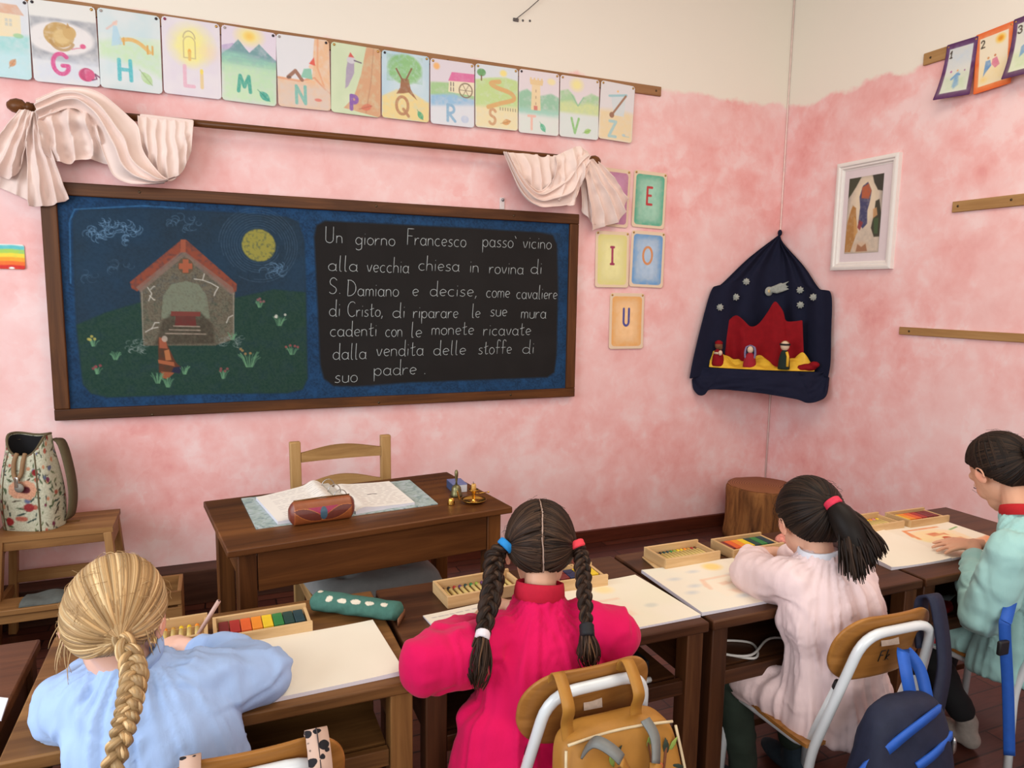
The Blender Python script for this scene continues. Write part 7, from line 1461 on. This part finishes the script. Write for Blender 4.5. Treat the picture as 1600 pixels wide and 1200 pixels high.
mb_ = braid([HT(gp+[.024*math.cos(a), -.006-.002*a, .024*math.sin(a)]) for a in np.linspace(-1.2, 6.0, 14)], [.012, .016, .016, .014, .008], 3.2, DK_, rs, RT@np.array([.3, -1, .3]), RT@np.array([0, -1, 0.]), 120); mb_.ell(HT(gp+[0, -.004, 0]), (.022, .016, .022), R=RT, n=14, m=10, col=(24, 17, 14)); mb_.build('hair_bun', HAIRM('dark'), pT, fixn=False)
# red skirt showing under the mint smock at the front
m = MB(); m.loft([[np.array([-1.262+.095*math.cos(a), -2.085+.095*math.sin(a), z_]) for a in np.linspace(0, 2*pi, 28, endpoint=False)] for z_ in (.40, .44, .49, .515)]); sk_ = m.remesh(.007, 6); sk_.build('red_skirt', mk('red_wool_skirt', (150, 20, 28), .9, 0, .1, 40, .2, 300), pT)
# ================================================================== bags hung on the chairs
def softbox(w_, d_, h_, top=.85, ex=4., n=64, m_=30, bulge=.1, seed=1, crump=.004):
    rings = []; a = np.linspace(0, 2*pi, n, endpoint=False)
    for j, t_ in enumerate(np.linspace(-pi/2+.02, pi/2-.02, m_)):
        zz = math.copysign(abs(math.sin(t_))**.5, math.sin(t_)); k = max(.02, (1-abs(zz)**10))**(1/3.); u = (zz+1)/2; s = k*(1+(top-1)*u)*(1+bulge*math.sin(pi*u))
        rings.append(np.stack([s*w_/2*np.sign(np.cos(a))*np.abs(np.cos(a))**(2/ex), s*d_/2*np.sign(np.sin(a))*np.abs(np.sin(a))**(2/ex), np.full(n, u*h_)], 1))
    G = np.array(rings); P_ = G.reshape(-1, 3); nz = fbm(P_*np.array([16, 16, 16.]), seed, 3).reshape(G.shape[:2]); G[..., 1] += crump*nz*2; G[..., 0] += crump*nz
    return G
def surf_y(G, x, z, side=-1):
    P_ = G.reshape(-1, 3); P_ = P_[P_[:, 1]*side > 0]; i = np.argmin((P_[:, 0]-x)**2+(P_[:, 2]-z)**2); return P_[i, 1]
def band(pts, w_, th_, wdir, n=30):
    Q = smooth_path(pts, n); T = np.gradient(Q, axis=0); T /= np.linalg.norm(T, axis=1)[:, None]; wd = np.asarray(wdir, float); G = []
    for q, t_ in zip(Q, T):
        s = unit(wd-t_*np.dot(wd, t_)); nn = np.cross(t_, s); G.append([q+s*w_/2+nn*th_/2, q-s*w_/2+nn*th_/2, q-s*w_/2-nn*th_/2, q+s*w_/2-nn*th_/2])
    m = MB(); m.loft(np.array(G)); return m
# ---- mustard embroidered bag on the chair of the child in magenta
MUST = mk('mustard_leather', (164, 113, 44), .55, 0, .1, 20, .25, 260, .35, .0006); PIPE = mk('cream_edge', (206, 186, 150), .6); GREYL = mk('grey_leather_strap', (112, 112, 108), .5, 0, .1, 30)
mbg = thing('handbag', 'mustard leather bag with embroidered leafy branches hung on a chair back', 'bag', (-2.64, -2.535, .383), -.03)
G = softbox(.265, .085, .275, .88, 4.5, bulge=.06, seed=4); G[..., 1] += (G[..., 2]-.12)*.30; MB().loft(G).build('bag_body', MUST, mbg, local=True)
for s in (-1, 1): MB().tube([(s*.130*(1-.1*t_)*(1+.05*math.sin(pi*t_)), -.036+(.235*t_-.1)*.30, .02+.235*t_) for t_ in np.linspace(0, 1, 14)], .0028, 6).build('piping', PIPE, mbg, local=True)
MB().tube([(x, .01+.004*math.cos(x*20), .266-.3*x*x) for x in np.linspace(-.112, .112, 16)], .0028, 6).build('piping', PIPE, mbg, local=True)
for x in (-.108, .04): band([(x+.006, .108, .315), (x+.004, .088, .355), (x+.002, .062, .368), (x, .018, .33), (x+.006, .036, .285), (x+.01, .032, .25)], .024, .0035, (1, 0, 0), 34).build('hanging_strap', MUST, mbg, local=True)
hd = smooth_path([(-.085, .0, .245), (-.075, -.03, .285), (-.045, -.06, .27), (-.012, -.062, .215), (.028, -.06, .205), (.05, -.03, .26), (.045, .0, .285)], 40)
band(hd[:15], .022, .004, (.6, .5, .5), 20).build('handle', GREYL, mbg, local=True); band(hd[14:30], .022, .004, (0, .5, .8), 20).build('handle', MUST, mbg, local=True); band(hd[29:], .02, .004, (.5, .3, .3), 16).build('handle', GREYL, mbg, local=True)
BR = mk('brown_stitch', (110, 64, 38), .8); LFD = mk('dark_green_stitch', (46, 56, 44), .8); LFL = mk('light_green_stitch', (138, 160, 74), .8); FLO = mk('orange_stitch', (186, 96, 52), .8)
def onb(x, z, o_=-.0025): return np.array([x, surf_y(G, x, z)+o_, z])
for pts, r_ in ((((-.005, .06), (.03, .10), (.06, .145), (.078, .185), (.092, .235)), .003), (((.05, .13), (.035, .17), (.052, .205), (.05, .24)), .0018), (((-.06, .18), (-.03, .205), (.0, .21)), .0018)):
    MB().tube(smooth_path([onb(*q) for q in pts], 18), r_, 6).build('stitched_branch', BR, mbg, local=True)
for x, z, an_, L_, mt in ((.055, .245, 1.2, .034, LFL), (.088, .225, 1.7, .04, LFD), (.105, .225, 1.0, .034, LFL), (.108, .185, -.25, .036, LFD), (.095, .135, -.2, .05, LFD), (.075, .105, -1.3, .034, LFL), (.03, .165, 1.4, .03, LFL), (.0, .13, 1.9, .046, LFD), (.02, .14, 1.2, .046, LFD), (-.02, .085, 2.6, .04, LFD), (-.03, .225, 1.9, .03, LFL), (-.045, .195, 3.0, .04, LFD), (-.015, .235, .9, .03, LFD), (-.06, .14, .6, .034, LFD)):
    m = MB(); a, b = onb(x, z), np.array([math.cos(an_), 0, math.sin(an_)]); m.tube([a-b*L_*.5, a-b*L_*.2, a+b*L_*.1, a+b*L_*.5], [.0006, L_*.15, L_*.17, .0006], 8, flat=1, nrm=np.tile([0, 1., 0], (4, 1)))
    P_ = m.V[0]; P_[:, 1] = a[1]+(P_[:, 1]-a[1])*.18; m.V[0] = P_; m.build('stitched_leaf', mt, mbg, local=True)
for x, z, r_, mt in ((.068, .195, .009, FLO), (-.05, .1, .01, mk('dark_red_stitch', (96, 40, 34), .8)), (.0, .035, .012, PIPE)): MB().ell(onb(x, z), (r_, .003, r_), n=14, m=8).build('stitched_flower', mt, mbg, local=True)
MB().ell((-.105, -.05, .18), (.016, .008, .02), n=12, m=8).build('clasp', CAPB, mbg, local=True)
# ---- navy backpack on the chair of the child in pink
NVB = mk('navy_nylon', (30, 34, 54), .7, 0, .14, 60, .3, 420, .3, .0005); RYB = mk('royal_blue_trim', (36, 88, 178), .6, 0, .08, 40, .2, 400)
nb = thing('backpack', 'navy school backpack with royal blue trim hung on a chair back', 'backpack', (-1.94, -2.575, .195), -.06)
GN_ = softbox(.33, .15, .40, .54, 2.8, bulge=.08, seed=9, crump=.008); MB().loft(GN_).build('bag_body', NVB, nb, local=True)
def onn(x, z, o_=-.004): return np.array([x, surf_y(GN_, x, z)+o_, z])
for pts, w_ in ((((-.15, .15), (-.125, .25), (-.065, .33), (.01, .37), (.07, .374)), .02), (((-.02, .275), (.03, .30), (.095, .315)), .02), (((-.085, .06), (-.085, .14), (-.065, .215)), .018), (((-.145, .02), (-.135, .10), (-.11, .18)), .012), (((.1, .02), (.112, .12), (.105, .22)), .012)):
    band([onn(*q) for q in pts], w_, .006, (0, 0, 1) if abs(pts[0][0]-pts[-1][0]) > .08 else (1, 0, 0), 24).build('blue_piping', RYB, nb, local=True)
band([(.045, .02, .36), (.03, .03, .43), (.05, .06, .47), (.08, .04, .43), (.085, .015, .36)], .026, .004, (.9, -.5, 0), 28).build('grab_loop', RYB, nb, local=True)
band([(.175, .115, .43), (.178, .132, .53), (.179, .118, .56), (.178, .09, .552), (.175, .055, .42), (.13, .03, .31)], .04, .007, (1, 0, 0), 34).build('shoulder_strap', NVB, nb, local=True)
m = MB(); a = onn(.0, .25); 
for k in range(3): m.tube([a+np.array([.006*math.cos(t_)+.01*k, -.004, -.012*k+.008*math.sin(t_)]) for t_ in np.linspace(0, 2*pi, 12, endpoint=False)], .0018, 6, closed=True)
m.tube([a+np.array([.024, -.004, -.03]), a+np.array([.038, -.004, -.052])], .004, 8); m.remesh(.002, 0).build('zip_pull', mk('zip_steel', (176, 172, 168), .25, .95), nb, local=True)
MB().ell(onn(.1, .29), (.006, .006, .02), n=10, m=8).build('side_buckle', MATS['zip_steel'], nb, local=True)
# ---- dotted bag on the chair of the child in pale blue
t = NT('dotted_fabric', .85, 0, .2); mp = t.coord((1, 1, 1)); vo = t.n('ShaderNodeTexVoronoi', feature='F1'); vo.inputs['Scale'].default_value = 54; vo.inputs['Randomness'].default_value = .75; nz = t.noise(mp, 60, 2)
mx = t.n('ShaderNodeMath', operation='MULTIPLY_ADD'); mx.inputs[1].default_value = .25; t.l(mp, 0, vo, 'Vector'); t.l(nz, 0, mx, 0); t.l(vo, 0, mx, 2)
r = t.ramp(mx, [(.54, lin((34, 32, 36))), (.57, lin((190, 160, 144)))]); t.l(r, 0, t.b, 'Base Color'); DOT = t.m
db = thing('drawstring_bag', 'pinkish bag with black dots hung by two straps on the chair of the blonde child', 'bag', (-3.29, -2.545, .34), 0)
GD = softbox(.24, .07, .26, .9, 3.5, seed=14); MB().loft(GD).build('bag_body', DOT, db, local=True)
for x in (-.09, .098): band([(x, .095, .33), (x, .082, .398), (x, .058, .408), (x, .015, .372), (x, .0, .28), (x, -.0, .23)], .036 if x > 0 else .03, .005, (1, 0, 0), 34).build('shoulder_strap', DOT, db, local=True)
m = band([(.098, .0885, .33), (.098, .0785, .3985), (.098, .0565, .4135), (.098, .011, .375)], .0016, .003, (1, 0, 0), 30); m.build('strap_seam', mk('dark_seam', (60, 50, 50), .8), db, local=True)
# ---- bag and jacket on the chair at the right edge
rb = thing('backpack', 'royal blue and navy backpack cut by the right edge of the photo', 'backpack', (-1.04, -2.57, .10), -.05)
GR = softbox(.30, .14, .38, .75, 3.2, seed=19); MB().loft(GR).build('bag_body', mk('royal_nylon', (26, 58, 130), .65, 0, .12, 50, .25, 400), rb, local=True)
a = Y(1570, 985, -2.43); b = Y(1577, 1180, -2.44); W2 = np.array(wmat(rb).inverted()); loc = lambda p: (W2@np.array([*p, 1]))[:3]
st_rb = band([loc(a+np.array([.07, .03, .09])), loc(a+[.01, .005, .03]), loc(a), loc((a+b)/2+[.004, 0, 0]), loc(b)], .028, .004, (.8, -.6, 0), 30).build('shoulder_strap', RYB, rb, local=True)
MB().box(loc(Y(1567, 1012, -2.435)), (.036, .012, .04)).build('buckle', CAPB, st_rb, local=True, bevel=.004)
MB().tube([onp for onp in [np.array([-.14, -.06, .1]), np.array([-.1, -.078, .2]), np.array([.0, -.085, .25])]], .006, 8).build('white_piping', PIPE, rb, local=True)
m = MB(); m.loft([[(-.985+.10*math.cos(q_)*k_, -2.462+.028*math.sin(q_)*k_, z_) for q_ in np.linspace(0, 2*pi, 28, endpoint=False)] for z_, k_ in ((.46, .9), (.5, 1.), (.6, 1.), (.68, .9), (.74, .6))])
jk = m.remesh(.008, 4); V = jk.verts(); jk.V = [V+jk.N*(.008*(1-2*np.abs(vnoise(V*22, 3))))[:, None]]
tag(jk.build('jacket', mk('dark_jacket_cloth', (26, 30, 44), .9, 0, .15, 40, .3, 300), origin=(-.985, -2.462, .45)), 'dark jacket hung over the chair back at the right photo edge', 'jacket')
